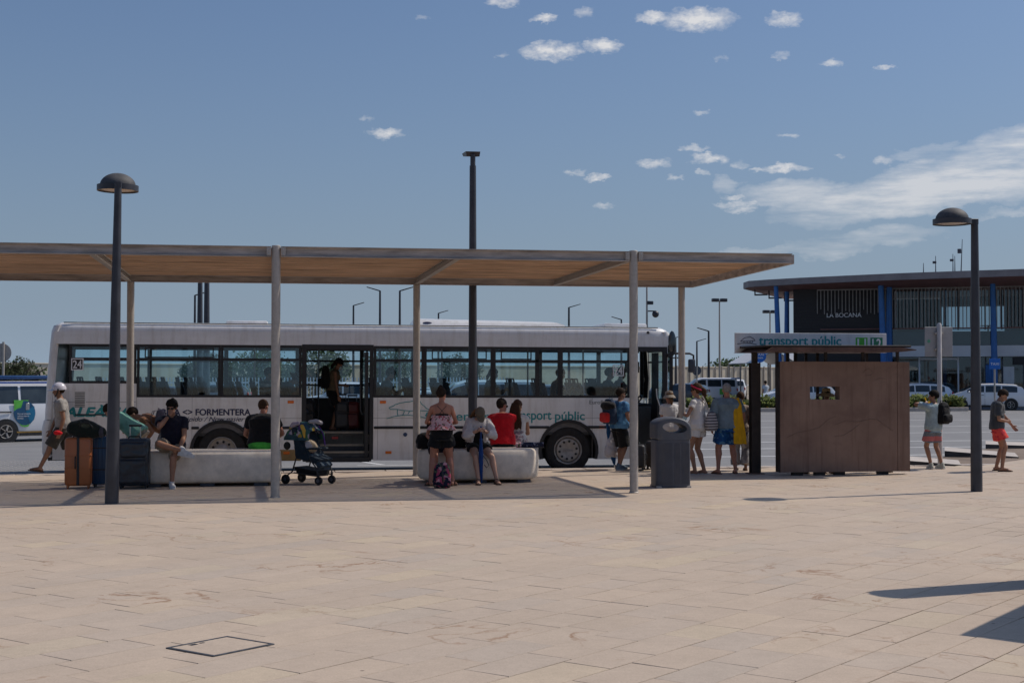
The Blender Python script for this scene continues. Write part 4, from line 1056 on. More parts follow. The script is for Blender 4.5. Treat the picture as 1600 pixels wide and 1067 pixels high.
    def shirt(s, m, t0=-.06, t1=.505, off=.018, sleeve=.55, flare=.02, name='t_shirt', sl=.022, fold=.012, sw=1.0):
        k = s.s; mb = s.torso(t0, t1, off, flare, wide=.004); th = s.thin * (1 + (s.fat - 1) * .5)
        if s.sex == 'f' and t1 > .34:
            for sg in (-1, 1):
                c, f, u = s.spine(.335 * k); mb.ell(c + V((sg * .065, 0, 0)) * k + f * .085 * k, V((.075, 0, 0)) * k, f * (.055 + off) * k, u * .075 * k)
        if sleeve > 0:
            for sg in (-1, 1):
                sh, el, wr = s.A[sg][:3]; c, f, u = s.spine(.46 * k); ar = th * (.86 if s.sex == 'f' else 1)
                mb.limb([c + s.right(.47) * sg * .04 * k, sh], [.07 * k, (.055 * ar + off) * k], 12)
                if sleeve <= 1:
                    e = sh.lerp(el, sleeve); mb.tube([sh - (el - sh) * .05, sh, sh.lerp(e, .5), e], [(.05 * ar + sl) * k, (.055 * ar + sl) * k, (.052 * ar + sl * sw) * k, (.050 * ar + sl * 1.15 * sw) * k], 14)
                else:
                    e = el.lerp(wr, sleeve - 1); mb.limb([sh, sh.lerp(el, .5), el], [(.055 * ar + sl) * k, (.05 * ar + sl * sw) * k, (.045 * ar + sl * sw) * k], 14); mb.tube([el, el.lerp(e, .5), e], [(.043 * ar + sl * sw) * k, (.042 * ar + sl * sw) * k, (.036 * ar + sl * .8) * k], 14)
        return s.wear(name, mb, m, fold)
    def shorts(s, m, t1=.10, leg=.55, off=.021, flare=.028, name='shorts', fold=.012):
        k = s.s; th = s.thin * (1 + (s.fat - 1) * .5); mb = s.torso(-.13, t1, off, 0)
        for sg in (-1, 1):
            hip, kn, an = s.L[sg][:3]; r0 = (.093 if s.sex == 'f' else .088) * th
            if leg <= 1:
                e = hip.lerp(kn, leg); mb.limb([hip, hip.lerp(e, .4)], [(r0 + off) * k, (r0 + off) * k], 14)
                mb.tube([hip, hip.lerp(e, .5), e], [(r0 + off) * k, (r0 + off + flare * .4) * k, (r0 * (1 - .25 * leg) + off + flare) * k], 18)
            else:
                e = kn.lerp(an, leg - 1)
                mb.limb([hip, hip.lerp(kn, .5), kn], [(r0 + off) * k, (r0 * .88 + off + flare * .3) * k, (.056 * th + off + flare * .5) * k], 16)
                mb.tube([kn, kn.lerp(e, .5), e], [(.056 * th + off + flare * .5) * k, (.054 * th + off + flare * .7) * k, (.046 * th + off + flare) * k], 16)
        return s.wear(name, mb, m, fold)
    def shoes(s, m, sole=None, kind='shoe'):
        k = s.s
        for sg in (-1, 1):
            hip, kn, an, fd, fu = s.L[sg]; wv = fd.cross(fu); b = an - fu * .08 * k
            def outline(z, e):
                return [b + fd * y * k + wv * x * k * sg + fu * z * k for x, y in ((-.02 - e, -.075 - e), (.02 + e, -.075 - e), (.036 + e, -.03), (.036 + e, .06), (.046 + e, .12), (.036 + e, .175), (.0, .205 + e), (-.034 - e, .18), (-.04 - e, .12), (-.032 - e, .06), (-.034 - e, -.03))]
            if kind == 'shoe':
                mb = MB(); mb.loft([outline(.0, .004), outline(.03, .008), outline(.05, .004)]); 
                mb.limb([b - fd * .03 * k + fu * .05 * k, b + fd * .03 * k + fu * .062 * k, b + fd * .13 * k + fu * .045 * k], [.044 * k, .045 * k, .036 * k], 12)
                mb.limb([b - fd * .01 * k + fu * .06 * k, b - fd * .012 * k + fu * .095 * k], [.045 * k, .046 * k], 12)
                o = s.wear('shoe', mb, m, 0, .009)
                if sole: obj('sole', MB().loft([outline(-.006, .006), outline(.014, .009)]), sole, o)
            else:
                o = obj('sandal', MB().loft([outline(-.006, .006), outline(.012, .008)]), m, s.root)
                st = MB(); 
                st.tube([b + fd * .10 * k + wv * .046 * k * 1 + fu * .01 * k, b + fd * .105 * k + wv * .02 * k + fu * .048 * k, b + fd * .12 * k - wv * .02 * k + fu * .045 * k, b + fd * .11 * k - wv * .046 * k + fu * .01 * k], .010 * k, 6)
                if kind == 'sandal': st.tube([b + wv * .04 * k + fu * .01 * k, b + fd * .0 * k + wv * .042 * k + fu * .07 * k, b + fd * .06 * k + fu * .09 * k, b - wv * .042 * k + fu * .07 * k, b - wv * .04 * k + fu * .01 * k], .008 * k, 6)
                obj('strap', st, m, o)
    # ---- hair and hats
    def hair(s, m, kind='short', seed=1, vol=.0, line=.155, back=.06):
        k = s.s; mb = MB(); rg = random.Random(seed); nu, nv = 30, 18; rings = []
        amp = .018 if kind == 'curly' else .006; vol += .005
        for i in range(nv):
            t = math.pi * (i + .35) / (nv - .3); ring = []
            for j in range(nu):
                a = 2 * math.pi * j / nu; x, y, z = math.cos(a) * math.sin(t), math.sin(a) * math.sin(t), -math.cos(t)
                r = 1 + vol; px, py, pz = x * (.084 + vol), y * (.106 + vol) - .014, z * (.102 + vol) + .150
                nzv = mnoise.noise(V((x * 3.1 + seed * 7, y * 3.1, z * 3.1))) * amp + mnoise.noise(V((x * 8 + seed, y * 8, z * 8))) * amp * .8
                px += x * nzv; py += y * nzv; pz += z * nzv
                lim = line if py > .035 else (line - (line - back) * min(1, (.035 - py) / .075))
                if abs(px) > .055 and -.04 < py < .035: lim = max(lim, .12)
                if pz < lim:
                    f = .86 - min(.25, (lim - pz) * 1.5); px *= f; py = (py + .014) * f - .014; pz = .13 + (pz - .13) * f
                ring.append(s.h(px, py, pz))
            rings.append(ring)
        mb.loft(rings)
        X, Y, Z = s.hx * k, s.hy * k, s.hz * k
        if kind == 'bun':
            mb.ell(s.h(0, -.075, .215), X * .040, Y * .042, Z * .042); mb.ell(s.h(0, -.03, .262), X * .034, Y * .034, Z * .036)
        if kind == 'pony':
            mb.limb([s.h(0, -.10, .17), s.h(.02, -.15, .12), s.h(.03, -.15, .02), s.h(.035, -.125, -.06)], [.03 * k, .048 * k, .046 * k, .02 * k], 12)
        if kind == 'low':
            mb.limb([s.h(0, -.09, .1), s.h(0, -.115, .03), s.h(0, -.11, -.05)], [.04 * k, .042 * k, .02 * k], 12)
        if kind == 'long':
            for q in range(-3, 4):
                x = q * .022; mb.limb([s.h(x, -.085, .15), s.h(x * 1.25, -.11, .05), s.h(x * 1.5 + rg.uniform(-.01, .01), -.12, -.1), s.h(x * 1.7 + .02, -.125, -.24), s.h(x * 1.5 + .04, -.12, -.33 - rg.random() * .05)], [.03 * k, .03 * k, .028 * k, .024 * k, .010 * k], 10)
        o = obj('hair', mb, m, s.root); 
        if kind != 'short': rem(o, .009, 1, .006, .03)
        return o
    def beard(s, m):
        k = s.s; X, Y, Z = s.hx * k, s.hy * k, s.hz * k
        return obj('beard', MB().ell(s.h(0, .034, .045), X * .062, Y * .060, Z * .045, 16, 10), m, s.root)
    def glasses(s):
        k = s.s; mb = MB(); X, Y, Z = s.hx * k, s.hy * k, s.hz * k
        for sg in (-1, 1):
            mb.ell(s.h(sg * .034, .093, .117), X * .029, Y * .007, Z * .021, 14, 8); mb.tube([s.h(sg * .06, .085, .124), s.h(sg * .08, .03, .124), s.h(sg * .08, -.01, .115)], .004 * k, 6)
        mb.tube([s.h(-.02, .098, .122), s.h(.02, .098, .122)], .004 * k, 6)
        return obj('sunglasses', mb, M['phone'], s.root)
    def cap(s, m, brim=.10, down=0.0, name='cap'):
        k = s.s; mb = MB(); n = 24; rings = []
        for z, r in ((.148, 1.0), (.17, 1.01), (.20, .96), (.23, .82), (.252, .55), (.262, .2), (.264, .02)):
            rings.append([s.h(.09 * r * math.cos(2 * math.pi * j / n), .108 * r * math.sin(2 * math.pi * j / n) - .012, z) for j in range(n)])
        mb.loft(rings)
        b0, b1 = [], []
        for a in range(10, 171, 16):
            c, q = math.cos(R(a)), math.sin(R(a)); b0.append((.088 * c, .106 * q - .012)); b1.append((.084 * c, .106 * q - .012 + brim * q ** .8))
        lo = [s.h(x, y, .150) for x, y in b0] + [s.h(x, y, .150 - .016 - down + .02 * (1 - abs(x) / .09)) for x, y in reversed(b1)]
        hi = [p + s.hz * .005 * k for p in lo]; mb.loft([lo, hi])
        return obj(name, mb, m, s.root, 50)
    def brimhat(s, m, brim=.07, drop=.035, crown=.1, name='hat', r0=.088):
        k = s.s; mb = MB(); n = 28
        prof = [(r0 + .006 + brim, .140 - drop), (r0 + .006 + brim * .5, .147 - drop * .35), (r0 + .006, .152), (r0 * .99, .155), (r0 * .95, .155 + crown * .6), (r0 * .86, .155 + crown * .92), (r0 * .5, .155 + crown), (.003, .155 + crown)]
        rings = [[s.h(r * math.cos(2 * math.pi * j / n), r * 1.18 * math.sin(2 * math.pi * j / n) - .012, z) for j in range(n)] for r, z in prof]
        mb.loft(rings, cap=False)
        mb.loft([[p - s.hz * .005 * k for p in r] for r in rings[:4]], cap=False)
        return obj(name, mb, m, s.root, 60)
    def helmet(s, m, dark):
        k = s.s; mb = MB(); n = 28; rings = []
        for i in range(11):
            t = R(100 - i * 9.9); r, z = math.sin(t), math.cos(t)
            rings.append([s.h(.112 * r * math.cos(2 * math.pi * j / n), .136 * r * math.sin(2 * math.pi * j / n) - .012, .150 + .128 * z) for j in range(n)])
        mb.loft(rings); o = obj('helmet', mb, m, s.root, 60)
        v = MB(); lo = []; pk = []
        for a in range(25, 156, 13):
            c, q = math.cos(R(a)), math.sin(R(a)); lo.append(s.h(.113 * c, .137 * q - .012, .15)); pk.append(s.h(.108 * c, .137 * q - .012 + .085 * q, .135))
        ring = lo + list(reversed(pk)); v.loft([ring, [p + s.hz * .006 * k for p in ring]]); obj('visor', v, glass('helmet visor', (.82, .8, .86), .3), o)
        st = MB()
        for sg in (-1, 1): st.tube([s.h(sg * .1, .0, .14), s.h(sg * .085, .03, .06), s.h(sg * .04, .065, .022), s.h(0, .07, .012)], .011 * k, 8)
        st.ell(s.h(.102, .0, .14), s.hx * .016 * k, s.hy * .022 * k, s.hz * .022 * k); st.ell(s.h(-.102, .0, .14), s.hx * .016 * k, s.hy * .022 * k, s.hz * .022 * k)
        obj('chin_strap', st, dark, o); return o
    def world(s, p): return s.root.matrix_basis @ V(p)

def backpack(label, loc, rz, m, m2=None, w=.3, h=.45, d=.18, pocket=True, pitch=0.0, group=None, straps=True, cat='backpack'):
    """stands on loc, back panel towards +y"""
    t = thing('backpack', label, cat, loc, rz, group); t.rotation_euler = (R(pitch), 0, rz)
    mb = MB(); rings = []
    for z, kx, ky in ((0, .80, .75), (.02, .95, .95), (h * .25, 1, 1.05), (h * .6, .97, .95), (h * .85, .82, .75), (h * .97, .55, .5), (h, .3, .3)):
        rings.append([(w / 2 * kx * math.copysign(abs(math.cos(2 * math.pi * j / 20)) ** .6, math.cos(2 * math.pi * j / 20)), d / 2 * ky * math.copysign(abs(math.sin(2 * math.pi * j / 20)) ** .7, math.sin(2 * math.pi * j / 20)), z) for j in range(20)])
    mb.loft(rings); b = obj('bag_body', mb, m, t); rem(b, .012, 2, .012, .07)
    if pocket:
        p = MB(); p.rbox(-w * .42, -d / 2 - .065, h * .06, w * .42, -d / 2 + .03, h * .46, .045); po = obj('front_pocket', p, m2 or m, t); rem(po, .012, 2, .01, .06)
        obj('zip', MB().tube([(w * .4 * math.cos(R(a)), -d * .36 - .01, h * .55 + h * .33 * math.sin(R(a))) for a in range(0, 181, 20)], .004, 5), M['black'], t)
    if straps:
        st = MB()
        for sg in (-1, 1): st.tube([(sg * w * .2, d * .4, h * .93), (sg * w * .26, d * .75, h * .9), (sg * w * .3, d * .95, h * .6), (sg * w * .34, d * .8, h * .25), (sg * w * .38, d * .4, h * .08)], .015, 8, flat=.4)
        st.tube([(-.04, d * .2, h * .97), (-.03, d * .2, h * 1.06), (.03, d * .2, h * 1.06), (.04, d * .2, h * .97)], .008, 6)
        obj('strap', st, m, t)
    return t
# ================================================================== LUGGAGE
def suitcase(label, loc, rz, w, h, d, m, kind='hard', handle=.0, wheel=M['black'], group=None, tilt=0, hm=M['black']):
    t = thing('suitcase', label, 'suitcase', loc, rz, group); t.rotation_euler = (R(tilt), 0, rz)
    z0 = .05
    sh = obj('shell', MB().rbox(-w / 2, -d / 2, z0, w / 2, d / 2, z0 + h, .05 if kind == 'hard' else .04), m, t, 50)
    if kind == 'hard':
        obj('zip_band', MB().rbox(-.022, -d / 2 - .006, z0 + .012, .022, d / 2 + .006, z0 + h + .004, .004), M['black'], sh, 0)
        for z in (z0 + h * .36, z0 + h * .62): obj('groove', MB().rbox(-w / 2 - .003, -d / 2 - .003, z, w / 2 + .003, d / 2 + .003, z + .012, .003), m, sh, 0)
        obj('side_handle', MB().tube([(-w * .1, -d / 2, z0 + h * .36), (-w * .1, -d / 2 - .03, z0 + h * .39), (-w * .1, -d / 2 - .03, z0 + h * .58), (-w * .1, -d / 2, z0 + h * .61)], .011, 8), M['black'], t)
    elif kind == 'ribbed':
        rb = MB()
        for i in range(5): x = -w * .36 + i * w * .18; rb.rbox(x - .012, -d / 2 - .008, z0 + .05, x + .012, d / 2 + .008, z0 + h - .03, .006)
        obj('rib', rb, m, sh, 0, kind='stuff')
        [obj('strap', MB().rbox(-w / 2 - .005, -d / 2 - .01, z0 + h * kz, w / 2 + .005, d / 2 + .01, z0 + h * kz + .02, .003), M['black'], t, 0) for kz in (.3, .75)]
    else:
        p = obj('front_pocket', MB().rbox(-w * .44, -d / 2 - .035, z0 + .04, w * .44, -d / 2 + .02, z0 + h * .56, .03), m, t, 50)
        q = obj('upper_pocket', MB().rbox(-w * .42, -d / 2 - .03, z0 + h * .60, w * .42, -d / 2 + .02, z0 + h * .93, .03), m, t, 50)
        for o, sz in ((sh, .012), (p, .012), (q, .012)): rem(o, .014, 2, .022, .13)
        obj('zip', MB().tube([(-w * .4, -d / 2 - .037, z0 + h * .53), (w * .4, -d / 2 - .037, z0 + h * .53)], .004, 6), M['black'], t)
    obj('top_handle', MB().tube([(-w * .2, 0, z0 + h - .005), (-w * .16, 0, z0 + h + .03), (w * .16, 0, z0 + h + .03), (w * .2, 0, z0 + h - .005)], .012, 8), M['black'], t)
    if handle:
        hd = obj('pull_handle', MB().tube([(-.085, d * .3, z0 + h - .1), (-.085, d * .3, z0 + h + handle)], .008, 8).tube([(.085, d * .3, z0 + h - .1), (.085, d * .3, z0 + h + handle)], .008, 8), M['steel'], t)
        obj('grip', MB().rbox(-.105, d * .3 - .018, z0 + h + handle - .01, .105, d * .3 + .018, z0 + h + handle + .025, .008), M['black'], hd)
    for sx in (-1, 1):
        for sy in (-1, 1):
            wl_ = MB(); wl_.lathe([(.006, -.012), (.024, -.012), (.026, 0), (.024, .012), (.006, .012)], 14, (0, 0, 0), 'x'); wl_.xf(Matrix.Translation((sx * (w / 2 - .05), sy * (d / 2 - .04), .026)))
            wl_.rbox(sx * (w / 2 - .05) - .018, sy * (d / 2 - .04) - .018, .03, sx * (w / 2 - .05) + .018, sy * (d / 2 - .04) + .018, z0 + .02, .004)
            obj('wheel', wl_, wheel, t)
    return t
def ground(px, py): return at_z(px, py, 0)
tan = mat('orange suitcase shell', (.42, .135, .045), .38, .08, 3); 
p = ground(120.5, 764); suitcase('burnt orange hard suitcase with a black centre strip, under the dark duffel bag', (p.x, p.y + .14, 0), R(4), .43, .80, .27, tan, wheel=tan)
p = ground(156, 762); suitcase('ribbed blue suitcase half hidden behind the left lamp post', (p.x + .02, p.y + .20, 0), R(0), .34, .80, .28, mat('blue suitcase shell', (.012, .06, .135), .4, .15, 3), 'ribbed')
p = ground(205, 764); suitcase('tall soft dark navy suitcase between the left lamp post and the bench', (p.x + .03, p.y + .18, 0), R(-3), .50, .78, .30, mat('navy suitcase cloth', (.012, .02, .032), .38, .2, 4, coat=.15), 'soft', .20)
# duffel on top of the orange and blue cases
pd = at_Y(137, 670, at_z(137, 764).y + .16)
t = thing('duffel_bag', 'dark green duffel bag lying across the orange and blue suitcases', 'duffel bag', (pd.x, pd.y, at_Y(137, 684, pd.y).z - .015), R(-6))
mb = MB(); mb.limb([(-.22, 0, .17), (-.08, 0, .175), (.10, 0, .14), (.22, 0, .11)], [.13, .165, .135, .09], 18)
rem(obj('bag_body', mb, cloth('dark green duffel cloth', (.012, .018, .014)), t), .013, 2, .03, .12)
mb = MB(); mb.tube([(-.1, -.14, .2), (-.06, -.19, .28), (.06, -.17, .27), (.1, -.12, .2)], .012, 8); obj('carry_handle', mb, M['black'], t)
obj('end_pocket', MB().ell((.235, -.02, .11), (.05, 0, 0), (0, .1, 0), (0, 0, .09)), cloth('grey violet cloth', (.06, .055, .07)), t)

# ================================================================== THE PEOPLE
NAVY = cloth('navy shirt', (.010, .010, .022)); BLK = cloth('black cloth', (.009, .009, .010)); WHT = cloth('white shirt', (.62, .60, .58), .04)
BEIGE = cloth('beige shorts', (.30, .245, .18)); SOLE = mat('white sole', (.6, .6, .58), .7)
BRN = mat('brown leather', (.09, .05, .03), .6)
# helmet man
g_ = ground(98, 738)
P = Person('man in a white open helmet, grey t-shirt and dark shorts walking left past the luggage', g_, R(96), 1.80, 'm', 'olive', (9, 3), pz=.90, head=(4, 0),
           legs=({'foot': (-.08, .42, .10), 'pitch': -8}, {'foot': (.10, -.42, .16), 'pitch': 35}), arms=({'up': (-.14, -.22, -1), 'fo': (-.02, .25, -1)}, {'up': (.1, .3, -1), 'fo': (0, .4, -1)}))
P.shirt(cloth('grey t-shirt', (.30, .285, .265))); P.shorts(cloth('dark olive shorts', (.055, .05, .042)), leg=.98, flare=.035); P.shoes(BRN, kind='flip'); P.hair(HAIR['dark']); P.helmet(mat('white helmet', (.66, .64, .70), .25, .03, coat=.4), M['black'])
w = P.world(P.A[-1][2]); pc = thing('red_pouch', 'small red cloth held in the hand of the man in the helmet', 'pouch', w + V((-.04, -.06, -.02)))
rem(obj('pouch_body', MB().ell((0, 0, 0), (.075, 0, 0), (0, .04, 0), (0, 0, .045)).ell((.05, 0, -.01), (.05, 0, 0), (0, .035, 0), (0, 0, .035)), cloth('red cloth', (.60, .012, .02)), pc), .009, 1, .012, .05)
# mint shirt, bending
MINT = cloth('mint shirt', (.16, .36, .29)); YOKE = cloth('blue yoke', (.03, .09, .15))
g_ = V((at_Y(216, 690, 25.6).x, 25.6, 0))
P = Person('person in a mint green t-shirt bending down behind the suitcases', g_, R(78), 1.68, 'm', 'red', (48, 62), pz=.88, head=(5, 10),
           arms=({'hand': (-.16, .62, .72), 'hint': (-.6, -.3, -.6)}, {'hand': (.12, .66, .74), 'hint': (.6, -.3, -.6)}))
P.shirt(MINT, off=.03, flare=.05); P.shorts(BEIGE); P.shoes(BLK, SOLE); P.hair(HAIR['dark'], 'short', 4)
P.wear('yoke', P.torso(.40, .51, .028), YOKE, 0)
# person with phone and violet bag
g_ = V((at_Y(262, 690, 26.2).x, 26.2, 0))
P = Person('person in a brown top stooping behind the suitcases with a black phone in hand', g_, R(84), 1.74, 'm', 'tan', (62, 74), pz=.92, head=(12, -6),
           arms=({'hand': (-.18, .36, .70), 'hint': (-.5, -.8, .3)}, {'hand': (.2, .7, .85)}))
P.shirt(cloth('rust brown top', (.20, .095, .05)), off=.02, sleeve=.35); P.shorts(cloth('light grey shorts', (.26, .25, .25)), leg=.9); P.shoes(BLK, SOLE); P.hair(HAIR['dark'], 'short', 9)
w = P.world(P.A[-1][2]); ph = thing('mobile_phone', 'black phone hanging from the hand of the stooping person', 'phone', w + V((.01, -.05, -.10)), R(10)); ph.rotation_euler = (R(4), R(-28), R(0))
obj('phone_body', MB().rbox(-.042, -.006, -.085, .042, .006, .085, .005), M['phone'], ph)
sp, f, u = P.spine(.30); w = P.world(sp)
bk = backpack('violet grey backpack slung on the stooping person', w + V((.16, -.16, -.08)), R(82), cloth('violet grey cloth', (.10, .085, .11)), cloth('plum cloth', (.05, .03, .05)), .26, .32, .17, group=None)
# smoker
YB = 24.55
g_ = V((at_Y(270, 700, YB + .2).x, YB + .20, 0))
P = Person('man in sunglasses and navy polo sitting cross-legged on the left bench, hand at mouth', g_, R(176), 1.76, 'm', 'tan', (8, 12), pz=BZ + .085, head=(6, 8),
           legs=({'foot': (-.05, .44, .085), 'hint': (0, 1, .5), 'yaw': -14}, {'foot': (-.24, .46, .62), 'hint': (1, .25, .35), 'yaw': -75, 'pitch': 10}),
           arms=({'hand': (-.16, .36, .66), 'hint': (-.8, -.6, -.2), 'curl': .7}, {'hand': (.03, .26, 1.20), 'hint': (.55, .5, -.8), 'curl': .9, 'n': (-.3, -.9, 0)}), fat=1.1)
P.shirt(NAVY, off=.02, name='polo_shirt'); P.shorts(BEIGE, leg=.86, flare=.012, off=.018); P.shoes(cloth('white trainers', (.55, .55, .54)), SOLE); P.hair(HAIR['black'], 'curly', 3, .012, line=.185); P.glasses()
obj('collar', MB().tube([P.h(-.075, -.04, -.01), P.h(-.06, .05, -.035), P.h(0, .08, -.08), P.h(.06, .05, -.035), P.h(.075, -.04, -.01)], .016, 8), NAVY, P.root)
obj('watch', MB().tube([P.A[1][2] - (P.A[1][2] - P.A[1][1]).normalized() * .03, P.A[1][2] - (P.A[1][2] - P.A[1][1]).normalized() * .0], .034, 14), M['black'], P.root)
obj('cloth_in_hand', MB().ell(P.A[-1][2] + V((-.06, .06, -.03)), (.06, .01, .02), (0, .04, 0), (0, .01, .07)), WHT, P.root)
# back-turned man, left bench
g_ = V((at_Y(409, 700, 25.25).x, 25.25, 0))
P = Person('man in black t-shirt and green shorts sitting with his back turned, left bench', g_, R(-6), 1.80, 'm', 'red', (14, 22), pz=BZ + .085, head=(14, 25),
           legs=({'foot': (-.16, .50, .085)}, {'foot': (.16, .50, .085)}), arms=({'hand': (-.13, .38, .72), 'hint': (-1, -.3, -.2)}, {'hand': (.14, .38, .74), 'hint': (1, -.3, -.2)}), fat=1.28)
P.shirt(BLK, off=.022, t0=-.02); P.shorts(cloth('green shorts', (.06, .36, .05)), off=.024, t1=.04); P.hair(HAIR['brown'], 'short', 2, -.004); P.shoes(BLK)
# standing woman with bun
g_ = ground(690, 759)
P = Person('woman with a hair bun, pink floral top and black shorts standing with her back turned', g_, R(-4), 1.70, 'f', 'red', (2, 3), head=(8, 28),
           legs=({'foot': (-.19, -.0, .085), 'yaw': -22}, {'foot': (.19, .0, .085), 'yaw': 22}), arms=({'hand': (-.10, .30, 1.06), 'hint': (-.8, -.6, -.4)}, {'hand': (.10, .30, 1.06), 'hint': (.8, -.6, -.4)}), fat=1.06)
FL = floral('pink floral cloth', [(.60, .33, .35), (.66, .45, .46), (.38, .08, .09), (.62, .40, .42), (.10, .11, .06), (.60, .36, .38)], 34)
P.wear('floral_top', P.torso(.05, .31, .02, .10), FL, .018)
P.shorts(BLK, t1=.12, leg=.52, off=.016, flare=.03); P.shoes(BRN, kind='sandal'); P.hair(HAIR['dark'], 'bun', 5, line=.16, back=.08)
st = MB()
def bk_pt(x, t): c, f, u = P.spine(t * P.s); return c + V((x, 0, 0)) - f * (.118 if t < .42 else .085)
for sg in (-1, 1):
    st.tube([bk_pt(sg * .06, .30), bk_pt(0, .385), bk_pt(-sg * .075, .468), P.spine(.485)[0] + V((-sg * .08, .06, .01))], .0045, 6)
obj('crossed_straps', st, M['black'], P.root)
st = MB(); st.tube([bk_pt(-.11, .315), bk_pt(0, .32), bk_pt(.11, .315)], .014, 8); obj('bra_band', st, BLK, P.root)
# flowered backpack between her feet
p = ground(692, 763)
bp2 = backpack('navy backpack with a pink flower print standing on the ground between a woman\'s feet', (p.x, p.y + .12, 0), R(5), floral('pink flower print', [(.012, .014, .035), (.46, .10, .16), (.015, .017, .04), (.62, .30, .34), (.012, .014, .03), (.10, .13, .08), (.014, .016, .04), (.40, .06, .12)], 22), None, .30, .43, .2, straps=False)
obj('carry_strap', MB().tube([(-.02, -.10, .42), (-.025, -.155, .3), (-.02, -.165, .12), (-.01, -.13, .03)], .014, 8), M['black'], bp2)
# companion behind the standing woman
g_ = V((at_Y(687, 700, YB + .22).x, YB + .22, 0))
P = Person('person in dark clothes sitting on the right bench hidden behind the standing woman', g_, R(180), 1.66, 'f', 'red', (10, 16), pz=BZ + .085, head=(20, 0),
           legs=({'foot': (-.1, .42, .085)}, {'foot': (.1, .40, .085)}), arms=({'hand': (-.06, .34, .80), 'hint': (-.3, -1, -.5)}, {'hand': (.16, .26, .76), 'hint': (.4, -1, -.3)}))
P.shirt(BLK); P.shorts(NAVY); P.shoes(BRN, kind='sandal'); P.hair(HAIR['dark'], 'low', 6)
t = thing('shoulder_bag', 'black bag on the left end of the right bench', 'bag', (at_Y(663, 702, YB + .25).x, YB + .28, BZ - .005)); mb = MB(); mb.ell((0, 0, .14), (.15, 0, 0), (0, .11, 0), (0, 0, .15)); mb.rbox(-.13, -.1, 0, .13, .1, .14, .04); rem(obj('bag_body', mb, BLK, t), .013, 2, .03, .1)
t = thing('shoulder_bag', 'black bag on the right bench beside the woman with the blue umbrella', 'bag', (at_Y(719, 702, YB + .25).x, YB + .36, BZ - .005)); mb = MB(); mb.ell((0, 0, .15), (.13, 0, 0), (0, .12, 0), (0, 0, .16)); mb.rbox(-.12, -.1, 0, .12, .1, .14, .04); rem(obj('bag_body', mb, BLK, t), .013, 2, .03, .1)
# umbrella woman
g_ = V((at_Y(745, 700, YB + .2).x, YB + .20, 0))
P = Person('woman in olive cap and open white shirt looking down at her hands, right bench', g_, R(182), 1.66, 'f', 'fair', (16, 30), pz=BZ + .085, head=(38, -6),
           legs=({'foot': (-.27, .44, .085), 'yaw': -8, 'hint': (-.3, 1, .4)}, {'foot': (.05, .44, .085), 'yaw': 8, 'hint': (.1, 1, .4)}),
           arms=({'hand': (-.045, .40, .93), 'hint': (-.9, -.2, -.7), 'curl': .9}, {'hand': (.035, .40, .93), 'hint': (.9, -.2, -.7), 'curl': .9}), fat=1.1)
OPEN = cloth('thin white blouse', (.56, .53, .52), .05)
P.wear('vest_top', P.torso(-.05, .36, .014, .01), BLK, .006)
mb = MB()
tor = P.torso(-.06, .50, .030, .05)
o_sh = P.shirt(OPEN, t0=.36, off=.022, sleeve=1.55, sl=.030, sw=1.4, fold=.02, name='open_shirt')
for sg in (-1, 1):                                       # the two open fronts of the shirt
    pn = MB(); rg_ = []
    for t_ in (.44, .30, .15, .02, -.06):
        c, f, u = P.spine(t_ * P.s); a = .06 if t_ > .4 else .085 + (.30 - t_) * .12
        rg_.append([c + V((sg * x, 0, 0)) + f * y for x, y in ((a * .75, .135), (a + .02, .135), (.185, .07), (.20, -.02), (.19, -.11), (.175, -.11), (.175, -.02), (.165, .06), (a + .01, .118), (a * .75, .118))])
    pn.loft(rg_); P.wear('shirt_front', pn, OPEN, .022)
P.wear('shirt_back', MB().loft([[P.spine(t_ * P.s)[0] + V((x, 0, 0)) + P.spine(t_ * P.s)[1] * y for x, y in ((-.18, -.09), (-.1, -.13), (.1, -.13), (.18, -.09), (.17, -.07), (-.17, -.07))] for t_ in (.45, .3, .1, -.05)]), OPEN, .018)
P.shorts(BLK, leg=.5, t1=.08, flare=.02); P.shoes(BRN, kind='sandal'); P.hair(HAIR['light'], 'long', 3, line=.15); P.cap(cloth('olive cap cloth', (.13, .105, .075)), .09, .02)
w = P.world((P.A[1][2] + P.A[-1][2]) / 2); ub = V((at_Y(748, 757, YB - .18).x, YB - .26, 0))
t = thing('umbrella', 'rolled blue umbrella standing upright between the knees of the woman in the cap', 'umbrella', (w.x, w.y, 0)); BLU = cloth('blue umbrella cloth', (.012, .05, .19))
zt = w.z + .0
rem(obj('folded_canopy', MB().tube([(0, 0, .02), (0, 0, .1), (0, 0, zt * .55), (0, 0, zt - .14)], [.016, .030, .043, .022], 12), BLU, t), .008, 1, .012, .04)
obj('shaft', MB().tube([(0, 0, -.002), (0, 0, zt + .05)], .008, 8), M['black'], t); obj('grip', MB().tube([(0, 0, zt - .14), (0, 0, zt + .07)], .015, 10), BLU, t)
obj('wrist_strap', MB().tube([(.03, -.02, .50), (.09, -.05, .42), (.13, -.06, .33), (.09, -.06, .29), (.05, -.05, .34)], .007, 6), M['black'], t)
